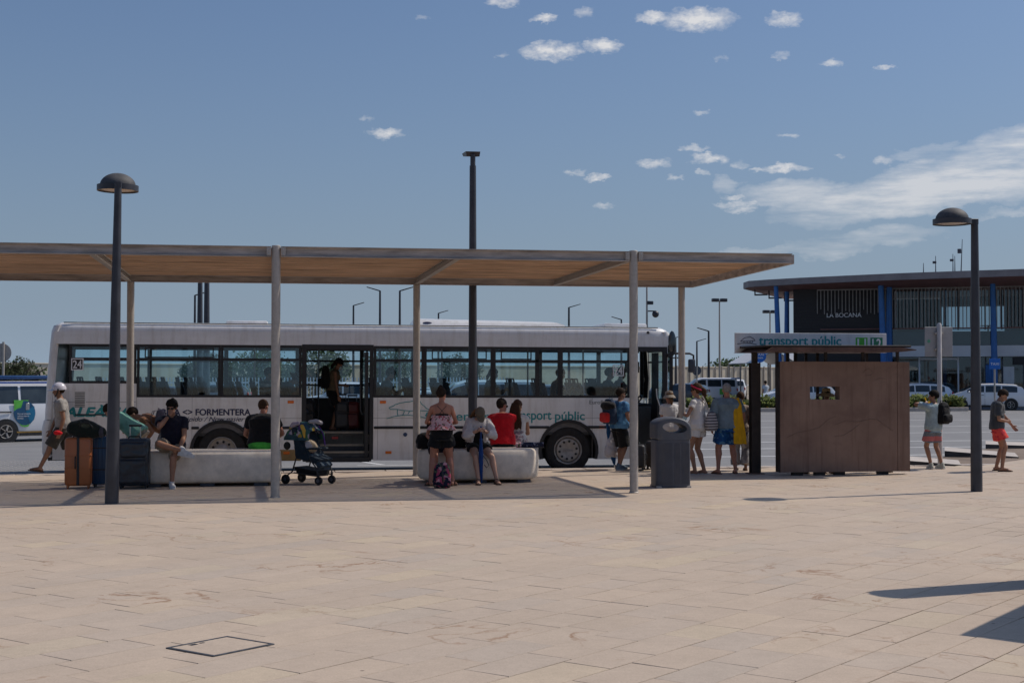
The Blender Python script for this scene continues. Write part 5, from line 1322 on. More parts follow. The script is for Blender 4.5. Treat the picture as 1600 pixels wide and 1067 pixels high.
# red shirt
g_ = V((at_Y(786, 700, 25.22).x, 25.22, 0))
P = Person('man in a bright red t-shirt sitting with his back turned on the right bench', g_, R(-4), 1.78, 'm', 'red', (10, 20), pz=BZ + .085, head=(8, 42),
           legs=({'foot': (-.18, .48, .085)}, {'foot': (.18, .48, .085)}), arms=({'hand': (-.22, .34, .72), 'hint': (-1, -.4, 0)}, {'hand': (.12, .34, .78), 'hint': (1, -.4, 0)}), fat=1.12)
P.shirt(cloth('red t-shirt', (.56, .008, .016), .05), off=.022, t0=-.05); P.shorts(BLK, t1=.04); P.hair(HAIR['dark'], 'short', 12); P.glasses(); P.shoes(BLK, SOLE)
# long hair
g_ = V((at_Y(808, 700, 25.35).x, 25.35, 0))
P = Person('woman with long brown hair and a white top sitting beside the red-shirted man', g_, R(-16), 1.68, 'f', 'tan', (6, 10), pz=BZ + .085, head=(10, 20),
           legs=({'foot': (-.1, .46, .085)}, {'foot': (.1, .46, .085)}), arms=({'hand': (-.10, .34, .82), 'hint': (-.6, -1, -.4)}, {'hand': (.10, .34, .82), 'hint': (.5, -1, -.5)}))
P.shirt(WHT, t0=.10, sleeve=.2, off=.012); P.shorts(floral('grey patterned cloth', [(.5, .48, .47), (.30, .22, .24), (.55, .52, .5), (.2, .2, .22)], 24), t1=.2, leg=.95); P.hair(HAIR['brown'], 'long', 7, line=.16, back=.0); P.shoes(BRN, kind='sandal')
p = at_Y(832, 702, YB + .32)
t = thing('rolled_mat', 'dark rolled patterned mat lying on the right end of the bench', 'beach mat', (p.x, p.y, BZ + .048), R(-6)); t2 = MB(); t2.lathe([(.004, -.2), (.045, -.2), (.052, -.1), (.05, .1), (.046, .2), (.004, .2)], 18, (0, 0, 0), 'x')
obj('roll', t2, floral('mat print', [(.02, .024, .05), (.03, .04, .08), (.02, .02, .04), (.25, .25, .3)], 26), t); obj('roll_end', MB().lathe([(.004, -.29), (.045, -.29), (.046, -.2), (.004, -.2)], 18, (0, 0, 0), 'x'), FL, t)
obj('tie_strap', MB().tube([(.10, -.03, .03), (.13, -.06, -.03), (.17, -.1, -.04), (.2, -.12, -.045)], .006, 6), M['black'], t)

# man with backpack at the front door
g_ = ground(967, 734)
P = Person('man in a blue t-shirt with a backpack waiting at the front door of the bus', g_, R(-66), 1.66, 'm', 'olive', (4, 4), head=(0, 8),
           legs=({'foot': (-.12, .10, .085)}, {'foot': (.12, -.08, .085)}), arms=({'hand': (-.30, .10, .82), 'hint': (-.3, -1, 0)}, {'hand': (.22, .22, .90), 'hint': (.5, -1, 0)}), fat=1.15)
P.shirt(floral('blue print cloth', [(.06, .17, .32), (.08, .22, .38), (.05, .14, .28), (.10, .24, .40)], 14), off=.02); P.shorts(BLK, leg=.98, flare=.035); P.hair(HAIR['dark'], 'short', 8, -.004); P.glasses(); P.shoes(cloth('blue grey trainers', (.10, .14, .18)), SOLE)
sp = P.world(P.spine(.02)[0]); fw = V((math.sin(R(66)), math.cos(R(66)), 0))
DB = cloth('dark blue pack cloth', (.018, .035, .07))
b = backpack('black, blue and red backpack worn by the man at the front door', sp - fw * .235 + V((0, 0, .02)), R(-66), DB, cloth('red pack cloth', (.48, .022, .022)), .34, .50, .2)
rem(obj('lid', MB().ell((0, -.03, .36), (.2, 0, 0), (0, .13, 0), (0, 0, .10)), BLK, b), .012, 1, .012, .05)
w = P.world(P.A[-1][2])
t = thing('carrier_bag', 'white plastic carrier bag hanging from the hand of the man at the front door', 'carrier bag', w + V((-.05, -.03, -.06)))
mb = MB(); mb.loft([[(math.cos(a) * rx_, math.sin(a) * rx_ * .6, z) for a in [2 * math.pi * j / 16 for j in range(16)]] for z, rx_ in ((-.52, .08), (-.50, .14), (-.40, .155), (-.25, .12), (-.1, .05), (0, .02))])
rem(obj('bag_body', mb, mat('thin white plastic', (.52, .50, .52), .35, .15, 7, .3, 18), t), .012, 1, .035, .08)
t = thing('beach_umbrella', 'rolled blue beach umbrella held by the man at the front door', 'parasol', w + V((.03, .0, -.82)), R(20)); t.rotation_euler = (0, R(-10), 0)
rem(obj('folded_canopy', MB().tube([(0, 0, .08), (0, 0, .2), (0, 0, .7), (0, 0, .98)], [.02, .05, .055, .02], 12), cloth('bright blue cloth', (.012, .07, .19)), t), .01, 1, .02, .06)
obj('shaft', MB().tube([(0, 0, .0), (0, 0, 1.05)], .012, 8), M['steel'], t)
p = ground(1001, 735); suitcase('black rounded suitcase beside the column at the front door', (p.x, p.y + .1, 0), R(70), .40, .46, .24, M['black'])
p = ground(1019, 733); suitcase('brown grey suitcase half hidden behind the litter bin', (p.x + .05, p.y + .1, 0), R(60), .36, .52, .24, mat('brown grey case', (.06, .05, .045), .5))
# bucket hat
g_ = V((at_Y(1047, 700, 27.2).x, 27.2, 0))
P = Person('person in a beige bucket hat and white shirt standing behind the litter bin', g_, R(8), 1.60, 'f', 'red', (2, 3), head=(4, -5))
P.shirt(WHT, off=.03, flare=.03); P.shorts(cloth('pale linen', (.45, .42, .38)), leg=1.5); P.hair(HAIR['light'], 'low', 2, line=.15); P.brimhat(cloth('beige hat cloth', (.32, .275, .22)), .045, .05, .085, 'bucket_hat'); P.shoes(BRN, kind='sandal')
sp = P.world(P.spine(.1)[0]); backpack('dark shoulder bag at the side of the person in the bucket hat', sp + V((.23, -.03, -.02)), R(0), BLK, None, .13, .26, .2, pocket=False, straps=False)
# headband woman
g_ = ground(1091, 741)
P = Person('woman with a red headband, white top and white shorts standing in the queue', g_, R(48), 1.75, 'f', 'tan', (1, 2), head=(0, -2),
           legs=({'foot': (-.10, .02, .085)}, {'foot': (.11, -.07, .085)}), arms=({'hand': (-.12, .22, 1.12), 'hint': (-.9, -.7, 0)}, {'hand': (.13, .18, .96), 'hint': (.6, -1, 0)}))
P.shirt(WHT, off=.02, t0=-.10, flare=.05, sleeve=.4); P.shorts(WHT, leg=.42, flare=.03); P.hair(HAIR['brown'], 'pony', 4, .006); P.glasses(); P.shoes(cloth('white sandals', (.5, .48, .46)), kind='flip')
k_ = P.s; hb = MB(); n_ = 28
hb.loft([[P.h((.0965 - (z - .178) * .25) * math.cos(2 * math.pi * j / n_), (.1185 - (z - .178) * .25) * math.sin(2 * math.pi * j / n_) - .014, z + .42 * (.12 * math.sin(2 * math.pi * j / n_))) for j in range(n_)] for z in (.160, .195)], cap=False)
obj('headband', hb, cloth('red headband cloth', (.55, .035, .09)), P.root)
w = P.world(P.A[-1][2]); 
t = thing('face_mask', 'pale blue face mask in the hand of the woman with the headband', 'face mask', w + V((-.02, -.07, -.05))); obj('mask_cloth', MB().ell((0, 0, 0), (.05, 0, .01), (0, .012, 0), (0, 0, .055)), cloth('pale blue mask', (.42, .58, .62)), t)
sp = P.world(P.spine(.06)[0])
t = thing('tote_bag', 'striped black and white tote bag hanging behind the woman with the headband', 'tote bag', sp + V((.22, -.14, -.16)), R(40))
mb = MB(); mb.loft([[(math.cos(a) * rx_, math.sin(a) * rx_ * .5, z) for a in [2 * math.pi * j / 18 for j in range(18)]] for z, rx_ in ((0, .12), (.03, .17), (.15, .19), (.27, .15), (.36, .09))])
rem(obj('bag_body', mb, striped('striped tote cloth', (.42, .40, .40), (.045, .04, .05), 19, c3=(.13, .12, .14)), t), .012, 2, .02, .08)
obj('shoulder_strap', MB().tube([(-.06, 0, .33), (-.08, .05, .5), (-.12, .12, .66), (-.10, .16, .62), (.0, .03, .34)], .011, 8), cloth('pale strap cloth', (.45, .42, .4)), t)
# older man
g_ = ground(1137, 740)
P = Person('older grey-haired man in blue shirt and swim shorts with a yellow towel on his shoulder', g_, R(2), 1.76, 'm', 'red', (1, 3), head=(2, 6), fat=1.32,
           legs=({'foot': (-.19, .0, .085), 'yaw': -18}, {'foot': (.17, .03, .085), 'yaw': 14}), arms=({'up': (-.3, .05, -1), 'fo': (.15, .5, -1)}, {'hand': (.30, .10, .86), 'hint': (.9, -.6, 0)}))
P.shirt(cloth('grey blue shirt', (.155, .215, .26)), off=.024, t0=-.06, sleeve=.75, sw=1.25, flare=.01); P.shorts(floral('blue swim print', [(.012, .075, .22), (.02, .10, .27), (.10, .22, .36), (.015, .06, .19)], 16), leg=.78, flare=.035, t1=.05); P.hair(HAIR['grey'], 'short', 2, -.007, line=.19); P.shoes(BRN, kind='flip')
TW = cloth('yellow towel cloth', (.60, .33, .012), .08); k_ = P.s
tw = MB(); rg_ = []
sh = P.A[1][0]
path = [(sh + V((-.06, .14, -.35))), (sh + V((-.07, .11, -.05))), (sh + V((-.08, .03, .075))), (sh + V((-.075, -.06, .07))), (sh + V((-.06, -.135, -.06))), (sh + V((-.05, -.175, -.3))), (sh + V((-.03, -.175, -.55))), (sh + V((-.01, -.17, -.80)))]
for i, q in enumerate(path):
    wd = .066 + .010 * i * (.6 if i < 6 else .9); nrm = V((0, 0, 1)) if 1 < i < 4 else V((0, (-1 if i >= 4 else 1), 0))
    rg_.append([q + V((x, 0, 0)) + nrm * (th_ + .012 * math.sin(x * 60 + i)) for x, th_ in [(-wd + wd * 2 * j / 7, .012) for j in range(8)] + [(wd - wd * 2 * j / 7, -.012) for j in range(8)]])
tw.loft(rg_)
t = thing('towel', 'yellow towel draped over the right shoulder of the older man', 'towel', g_, R(2)); rem(obj('towel_cloth', tw, TW, t), .010, 2, .014, .07)
w = P.world(P.A[1][2]); t = thing('water_bottle', 'small blue bottle held by the older man', 'bottle', w + V((-.02, -.06, -.2))); obj('bottle_body', MB().lathe([(.004, 0), (.045, .002), (.05, .02), (.05, .16), (.03, .2), (.02, .22), (.004, .225)], 16), mat('blue plastic', (.01, .13, .42), .25), t)
# neighbour behind the post
g_ = ground(1166, 737) + V((0, .35, 0))
P = Person('person in patterned grey trousers mostly hidden by the dark steel post', g_, R(-20), 1.58, 'f', 'olive', (0, 2)); P.shirt(cloth('beige shirt', (.30, .24, .20))); P.shorts(floral('grey marbled cloth', [(.22, .22, .24), (.36, .36, .38), (.18, .18, .2), (.42, .41, .42)], 10), leg=1.9, flare=.04); P.hair(HAIR['brown'], 'low', 3); P.shoes(BRN, kind='flip')

# boy with backpack
g_ = ground(1459, 733)
P = Person('boy in pale blue t-shirt and striped shorts with arm raised beside the white sign post', g_, R(24), 1.60, 'm', 'tan', (-3, -1), head=(0, -48),
           legs=({'foot': (-.02, .05, .085), 'yaw': 28}, {'foot': (.22, -.02, .085), 'yaw': 10}), arms=({'hand': (-.03, .19, 1.31), 'hint': (-1, .3, .0), 'curl': 1.1}, {'hand': (.18, .20, .80), 'hint': (.5, -1, 0)}))
P.shirt(cloth('pale blue t-shirt', (.33, .42, .44)), off=.03, t0=-.12, sleeve=.7, sw=1.4, flare=.02); P.shorts(striped('striped swim cloth', (.50, .16, .16), (.17, .19, .22), 5.2), leg=.72, flare=.035); P.hair(HAIR['black'], 'short', 3, .008, line=.165, back=.07); P.shoes(cloth('pale canvas', (.42, .42, .36)), SOLE)
sp = P.world(P.spine(.12)[0]); fw = V((-math.sin(R(24)), math.cos(R(24)), 0))
backpack('black backpack hanging from the right shoulder of the boy in the pale blue t-shirt', sp - fw * .15 + V((.10, .04, -.06)), R(24), BLK, None, .29, .44, .19)
# boy in grey
g_ = ground(1558, 736)
P = Person('young man in a dark grey t-shirt and coral red shorts looking down on the right', g_, R(-112), 1.66, 'm', 'tan', (0, 6), head=(30, 10),
           legs=({'foot': (-.13, .0, .085), 'yaw': -6}, {'foot': (.12, .08, .085), 'yaw': 0}), arms=({'hand': (-.30, .34, .86), 'hint': (-.5, -1, 0)}, {'hand': (.06, .19, .98), 'hint': (.8, -.8, 0)}), thin=.93)
P.shirt(cloth('charcoal t-shirt', (.055, .06, .066)), off=.032, sleeve=.75, t0=-.06, sw=1.3, flare=.02); P.shorts(floral('coral swim print', [(.72, .075, .06), (.76, .09, .07), (.70, .07, .055), (.55, .04, .05), (.74, .08, .06)], 20), leg=.62, flare=.05); P.hair(HAIR['dark'], 'short', 6, .002, line=.17, back=.07); P.shoes(BRN, kind='flip')

# ---- aboard the bus
FLZ = RZ + ZF_
g_ = V((at_Y(519, 600, BY + 1.0).x, BY + 1.0, FLZ))
P = Person('woman in a cap and face mask with a backpack standing inside the open middle door', g_, R(-88), 1.56, 'f', 'olive', (6, 10), head=(20, 0),
           arms=({'hand': (-.2, .25, .95)}, {'hand': (.2, .12, .72), 'hint': (.5, -1, 0)}), vox=.014)
P.shirt(cloth('olive vest', (.13, .10, .06)), sleeve=0, t0=.02); P.shorts(BLK, leg=.72); P.hair(HAIR['dark'], 'low', 2); P.cap(BLK, .09); P.shoes(BLK, kind='flip')
obj('face_mask', MB().ell(P.h(0, .075, .06), P.hx * .06, P.hy * .04, P.hz * .045), cloth('pale blue mask', (.42, .58, .62)), P.root)
sp = P.world(P.spine(.03)[0]); backpack('black backpack worn by the woman inside the middle door', sp + V((-.14, 0, .03)), R(-90), BLK, None, .3, .48, .2)
for px, wd, h, mm, lb, yy in ((534, .30, .58, mat('charcoal case', (.03, .033, .038), .5), 'charcoal suitcase inside the middle door beside the red one', .95), (551, .28, .56, mat('dark red case', (.11, .012, .012), .5), 'dark red suitcase inside the middle door', 1.0), (482, .24, .60, M['black'], 'black suitcase at the left edge of the middle door', .9)):
    suitcase(lb, (at_Y(px, 650, BY + yy).x, BY + yy, FLZ), 0, wd, h, .26, mm, 'soft', .12 if px > 500 else .3)
def rider(px, y, label, skin, sh, hair, kind, head=(10, 0), rz=-90, hat=None, lean=(2, 6), sex='m', phone=False):
    g_ = V((at_Y(px, 600, BY + y).x, BY + y, FLZ))
    P = Person(label, g_, R(rz), 1.70, sex, skin, lean, pz=.55, head=head, legs=({'foot': (-.12, .42, .085)}, {'foot': (.12, .42, .085)}),
               arms=({'hand': (-.07, .36, .86), 'hint': (-.8, -.5, -.5)}, {'hand': (.07, .36, .86), 'hint': (.8, -.5, -.5)}), vox=.017)
    P.shirt(sh); P.shorts(NAVY, leg=1.4); P.hair(hair, kind, int(px) % 13); P.shoes(BLK)
    if hat: P.brimhat(hat, .06, .03, .09, 'sun_hat', .088)
    return P
P = rider(602, .5, 'bearded man with a hair bun looking at a phone inside the bus', 'tan', cloth('steel blue shirt', (.05, .09, .13)), HAIR['black'], 'bun', (22, 0)); P.beard(HAIR['black'])
w = P.world((P.A[1][2] + P.A[-1][2]) / 2); t = thing('mobile_phone', 'small phone held by the bearded man in the bus', 'phone', w + V((.08, 0, .06)), 0); t.rotation_euler = (0, R(30), 0); obj('phone_body', MB().rbox(-.006, -.04, -.075, .006, .04, .075, .004), M['phone'], t)
rider(414, .45, 'passenger in a black and white striped shirt in the rear bus window', 'olive', striped('black white stripes', (.02, .02, .022), (.4, .4, .4), 9), HAIR['black'], 'curly')
rider(438, 1.25, 'passenger in a pale sun hat beside the one in stripes', 'tan', cloth('slate shirt', (.10, .14, .19)), HAIR['dark'], 'short', (34, 0), -80, cloth('slate hat', (.12, .15, .19)), (18, 30))
rider(765, 1.6, 'dark-haired passenger behind the tall lamp pole in the bus', 'olive', NAVY, HAIR['black'], 'low')
rider(866, .5, 'passenger leaning forward over a phone in the front half of the bus', 'olive', BLK, HAIR['dark'], 'short', (10, 0), lean=(6, 12))
rider(948, .5, 'passenger with curly hair by the front number sign of the bus', 'brown', BLK, HAIR['black'], 'curly', (4, 10))
rider(966, 1.5, 'passenger on the far side near the driver', 'brown', NAVY, HAIR['black'], 'short', (4, 0))

# ================================================================== STROLLER
p = ground(486, 757)
t = thing('pushchair', 'dark blue pushchair hung with a colourful canopy and bag beside the left bench', 'pushchair', (p.x, p.y + .2, 0), R(-36))
TB = cloth('navy pushchair cloth', (.012, .024, .036)); JN = mat('denim footmuff', (.035, .06, .085), .9, .5, 16, .3)
for sy in (-1, 1):
    obj('frame', MB().tube([(.30, sy * .22, .16), (.26, sy * .22, .30), (-.12, sy * .23, .72), (-.22, sy * .23, .98)], .013, 8).tube([(-.36, sy * .24, .13), (-.22, sy * .24, .22), (-.10, sy * .23, .58)], .013, 8).tube([(-.2, sy * .22, .2), (.30, sy * .22, .16)], .012, 8), M['black'], t)
for x, y, r in ((-.36, -.24, .085), (-.36, .24, .085), (.30, -.20, .075), (.30, .20, .075)):
    for dy in ((0,) if x < 0 else (0,)):
        wm_ = MB(); wm_.lathe([(.02, -.022), (r * .6, -.024), (r * .92, -.022), (r, 0), (r * .92, .022), (r * .6, .024), (.02, .022)], 22, (x, y + dy, r), 'y'); o = obj('wheel', wm_, M['tyre'], t)
        obj('hub', MB().lathe([(.004, -.03), (.03, -.03), (.034, 0), (.03, .03), (.004, .03)], 14, (x, y + dy, r), 'y'), M['hdpaint'], o)
obj('fork', MB().tube([(.30, -.20, .075), (.30, -.20, .20)], .018, 8).tube([(.30, .20, .075), (.30, .20, .20)], .018, 8), M['black'], t)
mb = MB(); mb.loft([[(x + a, y, z + b) for y, (a, b) in ((-.22, (0, 0)), (.22, (0, 0)), (.22, (.10, .07)), (-.22, (.10, .07)))] for x, z in ((.22, .36), (.02, .44), (-.12, .74), (-.24, 1.0))]); rem(obj('seat', mb, TB, t), .012, 2, .02, .08)
for sy in (-1, 1):
    wg = MB(); wg.loft([[(x, sy * .21, z) for x, z in ((-.16, .44), (.10, .40), (.15, .48), (-.04, .74), (-.12, .98), (-.26, 1.0), (-.20, .72))], [(x, sy * .245, z) for x, z in ((-.15, .45), (.09, .41), (.14, .48), (-.05, .74), (-.13, .97), (-.25, .99), (-.19, .72))]]); rem(obj('side_panel', wg, TB, t), .011, 1, .014, .06)
obj('basket', MB().loft([[(-.22, -.2, .30), (.26, -.2, .24), (.26, .2, .24), (-.22, .2, .30)], [(-.15, -.18, .17), (.24, -.18, .14), (.24, .18, .14), (-.15, .18, .17)]]), BLK, t, 30)
mb = MB(); mb.loft([[(.04 + x, -.18, .46 + z), (.04 + x, .18, .46 + z), (.10 + x, .19, .52 + z), (.10 + x, -.19, .52 + z)] for x, z in ((-.02, .02), (.12, -.06), (.24, -.19))]); rem(obj('footmuff', mb, JN, t), .012, 2, .02, .07)
HOOD = floral('jungle print', [(.03, .07, .09), (.05, .14, .08), (.03, .06, .09), (.36, .32, .38), (.03, .08, .12), (.40, .28, .05), (.04, .09, .13), (.10, .05, .18), (.025, .06, .08), (.04, .12, .10)], 13)
mb = MB()
for q, (rr) in enumerate((.26,)):
    rings = []
    for i in range(7):
        a = R(165 - i * 22); rings.append([(-.12 + .30 * math.cos(a) * .95, .25 * math.cos(R(b)), .76 + .32 * math.sin(a) * math.sin(R(b)) ** .4 if 0 < b < 180 else .76) for b in range(0, 181, 15)])
    mb.loft(rings, cap=False, closed=False)
o = obj('sun_canopy', mb, HOOD, t, 60)
so = o.modifiers.new('solid', 'SOLIDIFY'); so.thickness = .02; REMESH.append(o)
obj('canopy_roll', MB().limb([(-.26, -.22, .98), (-.2, -.24, 1.03), (-.1, -.25, 1.05)], [.035, .045, .035], 12), floral('lilac print', [(.36, .32, .38), (.40, .36, .42), (.30, .26, .33), (.42, .32, .06)], 10), t)
obj('canopy_roll', MB().limb([(.02, -.06, 1.075), (.08, .04, 1.08), (.10, .16, 1.05)], [.03, .04, .035], 12), cloth('pale grey roll', (.38, .36, .38)), t)
obj('toucan_toy', MB().limb([(-.02, -.24, 1.0), (.04, -.27, .93), (.05, -.27, .82)], [.035, .034, .016], 10), mat('yellow toy', (.55, .34, .04), .7), t)
rem(obj('changing_bag', MB().ell((.06, -.12, .66), (.15, 0, -.05), (0, .1, 0), (.03, 0, .11)), floral('print bag', [(.48, .36, .34), (.05, .07, .25), (.45, .22, .24), (.40, .32, .22), (.42, .40, .42)], 9), t), .01, 1, .025, .06)
obj('purple_strap', MB().tube([(.08, .12, 1.0), (.13, .18, .85), (.16, .2, .66)], .02, 8, flat=.5), cloth('purple cloth', (.12, .03, .26)), t)
obj('bumper_bar', MB().tube([(-.03, -.22, .60), (.16, -.23, .62), (.25, -.14, .62), (.25, .14, .62), (.16, .23, .62), (-.03, .22, .60)], .017, 10), TB, t)
obj('push_handle', MB().tube([(-.22, -.23, .98), (-.33, -.21, .86), (-.33, .21, .86), (-.22, .23, .98)], .014, 8), M['black'], t)
obj('side_toy', MB().ell((-.36, -.2, .66), (.065, 0, 0), (0, .05, 0), (0, 0, .07)), mat('brown plush', (.025, .02, .017), .9), t)
# ================================================================== RUSTED STEEL STOP SHELTER
CY = 25.5
def cx_(px, Y=CY): return at_Y(px, 600, Y).x
def cz_(py, px=1316, Y=CY): return at_Y(px, py, Y).z
ct = thing('steel_shelter', 'rust brown steel stop shelter with thin roof plate and slot window', 'shelter', (0, 0, 0))
X0, X1, XS = cx_(1219), cx_(1421), cx_(1402)
Z0, Z1 = cz_(737), cz_(565); HX0, HX1 = cx_(1265.5), cx_(1312); HZ0, HZ1 = cz_(624), cz_(604); TH = .23
def holed(x0, x1, z0, z1, hx0, hx1, hz0, hz1, y0, y1):
    xs, zs = (x0, hx0, hx1, x1), (z0, hz0, hz1, z1); mb = MB(); vs = [(x, y, z) for y in (y0, y1) for z in zs for x in xs]; fs = []
    I = lambda i, j, k: k * 16 + j * 4 + i
    for j in range(3):
        for i in range(3):
            if (i, j) == (1, 1): continue
            fs += [(I(i, j, 0), I(i + 1, j, 0), I(i + 1, j + 1, 0), I(i, j + 1, 0)), (I(i, j, 1), I(i, j + 1, 1), I(i + 1, j + 1, 1), I(i + 1, j, 1))]
    for i in range(3): fs += [(I(i, 0, 0), I(i, 0, 1), I(i + 1, 0, 1), I(i + 1, 0, 0)), (I(i, 3, 0), I(i + 1, 3, 0), I(i + 1, 3, 1), I(i, 3, 1)), (I(0, i, 0), I(0, i + 1, 0), I(0, i + 1, 1), I(0, i, 1)), (I(3, i, 0), I(3, i, 1), I(3, i + 1, 1), I(3, i + 1, 0))]
    fs += [(I(1, 1, 0), I(2, 1, 0), I(2, 1, 1), I(1, 1, 1)), (I(1, 2, 0), I(1, 2, 1), I(2, 2, 1), I(2, 2, 0)), (I(1, 1, 0), I(1, 1, 1), I(1, 2, 1), I(1, 2, 0)), (I(2, 1, 0), I(2, 2, 0), I(2, 2, 1), I(2, 1, 1))]
    return mb.add(vs, fs)
cor = bpy.data.materials.new('streaked rusted steel'); cor.use_nodes = True
nt = cor.node_tree; nd = nt.nodes; b_ = nd['Principled BSDF']; b_.inputs['Roughness'].default_value = .8; b_.inputs['Specular IOR Level'].default_value = .3
tc_ = nd.new('ShaderNodeTexCoord')
def nz_(scale, st, det=7, ro=.62, dist=0):
    m_ = nd.new('ShaderNodeMapping'); m_.inputs['Scale'].default_value = st; nt.links.new(tc_.outputs['Object'], m_.inputs[0])
    q = nd.new('ShaderNodeTexNoise'); q.inputs['Scale'].default_value = scale; q.inputs['Detail'].default_value = det; q.inputs['Roughness'].default_value = ro; q.inputs['Distortion'].default_value = dist
    nt.links.new(m_.outputs[0], q.inputs['Vector']); return q.outputs[0]
def mx_(f, a, b, c1=None, c2=None, lo=.35, hi=.65):
    r_ = nd.new('ShaderNodeMapRange'); r_.inputs[1].default_value = lo; r_.inputs[2].default_value = hi; nt.links.new(f, r_.inputs[0])
    m_ = nd.new('ShaderNodeMix'); m_.data_type = 'RGBA'; nt.links.new(r_.outputs[0], m_.inputs[0])
    for i, v in ((6, a), (7, b)):
        if isinstance(v, tuple): m_.inputs[i].default_value = (*v, 1)
        else: nt.links.new(v, m_.inputs[i])
    return m_.outputs[2]
c = mx_(nz_(1.6, (1, 1, 1)), (.19, .122, .093), (.25, .165, .125))
c = mx_(nz_(7, (2.2, 1, .12)), c, (.15, .09, .066), lo=.52, hi=.78)
c = mx_(nz_(.9, (1, 1, 1.4), 5, .6, .5), c, (.135, .08, .064), lo=.55, hi=.75)
c = mx_(nz_(40, (1, 1, 1), 3), c, (.235, .148, .108), lo=.6, hi=.8)
nt.links.new(c, b_.inputs['Base Color'])
obj('wall_plate', holed(X0, XS - .004, Z0, Z1, HX0, HX1, HZ0, HZ1, CY, CY + TH), cor, ct, 0)
obj('end_plate', MB().box(XS + .004, CY - .004, Z0, X1, CY + TH, Z1 - .004), cor, ct, 0)
obj('left_edge_plate', MB().box(X0 - .012, CY + .006, Z0 - .002, X0 - .002, CY + TH + .01, Z1), M['cortdk'], ct, 0)
for px in (1248, 1283, 1314, 1382): obj('foot_plate', MB().rbox(cx_(px) - .10, CY + .06, -.005, cx_(px) + .10, CY + .18, Z0 + .01, .004), M['cortdk'], ct, 0)
# weld-like drawn line of an island outline on the plate
def cf(p): q = at_Y(p[0], p[1], CY); return (q.x, CY - .003, q.z)
for pts in ([(1230, 683), (1245, 676), (1262, 673), (1280, 668), (1294, 655), (1306, 650)], [(1306, 663), (1322, 657), (1340, 659), (1358, 655), (1370, 655), (1395, 673)], [(1303, 682), (1318, 680), (1334, 670), (1342, 663)], [(1348, 583), (1352, 578), (1358, 576), (1364, 582), (1360, 586), (1350, 587)], [(1367, 594), (1374, 591), (1384, 592)]):
    polyline(pts, .0035, M['engrave'], ct, name='engraved_line', f=cf)
# left post and the row of short posts that carry the roof
pxl, pxr = at_Y(1174, 600, 26.1), at_Y(1188, 600, 26.1)
PZ = at_Y(1180, 567, 26.1).z; RZ0 = at_Y(1290, 550, CY).z
po = MB(); po.box(pxl.x, 26.08, 0, pxr.x, 26.1, PZ).box(pxl.x, 26.24, 0, pxr.x, 26.26, PZ).box((pxl.x + pxr.x) / 2 - .012, 26.1, 0, (pxl.x + pxr.x) / 2 + .012, 26.24, PZ)
o = obj('main_post', po, M['cortdk'], ct, 0); obj('base_plate', MB().rbox(pxl.x - .06, 26.02, -.002, pxr.x + .06, 26.32, .014, .003), cor, o, 0)
obj('roof_post', MB().box(at_Y(1177, 560, 26.1).x, 26.14, PZ - .05, at_Y(1185, 560, 26.1).x, 26.22, RZ0 + .02), M['cortdk'], ct, 0)
for px, y in ((1214, .12), (1230, 1.2), (1243, 1.0), (1259, 1.3), (1277, 1.1), (1290, .12), (1348, .12), (1354, 1.1), (1402, .12)):
    x = at_Y(px, 560, CY + y).x; obj('roof_post', MB().box(x - .025, CY + y - .025, Z1 - .1 if y < .5 else 0, x + .025, CY + y + .025, RZ0 + .02), M['cortdk'], ct, 0)
rxl, rxr = at_Y(1150, 548, CY + 1.4).x, cx_(1433, CY - .35)
rf = MB(); yF, yB = CY - .35, CY + 1.55
rf.loft([[(rxl, yF, RZ0), (rxl + .02, yF, RZ0 + .012), (rxl + .02, yB, RZ0 + .012), (rxl, yB, RZ0)], [(rxl + .12, yF - .0, RZ0), (rxl + .14, yF, RZ0 + .085), (rxl + .14, yB, RZ0 + .085), (rxl + .12, yB, RZ0)],
         [(rxr - .32, yF, RZ0), (rxr - .30, yF, RZ0 + .085), (rxr - .30, yB, RZ0 + .085), (rxr - .32, yB, RZ0)], [(rxr - .02, yF, RZ0 + .03), (rxr, yF, RZ0 + .045), (rxr, yB, RZ0 + .045), (rxr - .02, yB, RZ0 + .03)]])
obj('roof_plate', rf, M['rustroof'], ct, 0)
obj('roof_cap', MB().rbox(cx_(1196, CY - .3), CY - .29, RZ0 + .086, cx_(1425, CY - .3), CY + 1.4, RZ0 + .125, .01), M['cortdk'], ct, 0)
# route sign behind the roof
SY = CY + 1.2
sx0, sx1 = at_Y(1149, 530, SY).x, at_Y(1385, 530, SY).x; sz0, sz1 = at_Y(1260, 551, SY).z, at_Y(1260, 520.5, SY).z
sg = thing('route_sign', 'long white sign reading transport públic with green L1 and L2 badges', 'sign', (0, 0, 0))
obj('board', MB().rbox(sx0, SY, sz0, sx1, SY + .06, sz1, .004), M['sign'], sg, 0)
def sp_(px, py): q = at_Y(px, py, SY); return (q.x, SY - .004, q.z)
a, b = sp_(1186, 546), sp_(1314, 526)
text('lettering', 'transport públic', b[0] - a[0], None, M['teal'], sg, (a[0], SY - .003, sp_(0, 544.5)[2] if False else at_Y(1250, 544, SY).z), bold=.025)
for px0, px1, m_, s_ in ((1337, 1355.5, M['lgreen'], 'L1'), (1360, 1379, M['dgreen'], 'L2')):
    q0, q1 = at_Y(px0, 552, SY), at_Y(px1, 527.5, SY)
    obj('line_badge', MB().rbox(q0.x, SY - .004, sz0 + .005, q1.x, SY + .002, q1.z, .003), m_, sg, 0)
    text('badge_lettering', s_, (q1.x - q0.x) * .68, .19, M['whiteink'], sg, (q0.x + (q1.x - q0.x) * .16, SY - .0065, at_Y(px0, 544.5, SY).z), bold=.03)
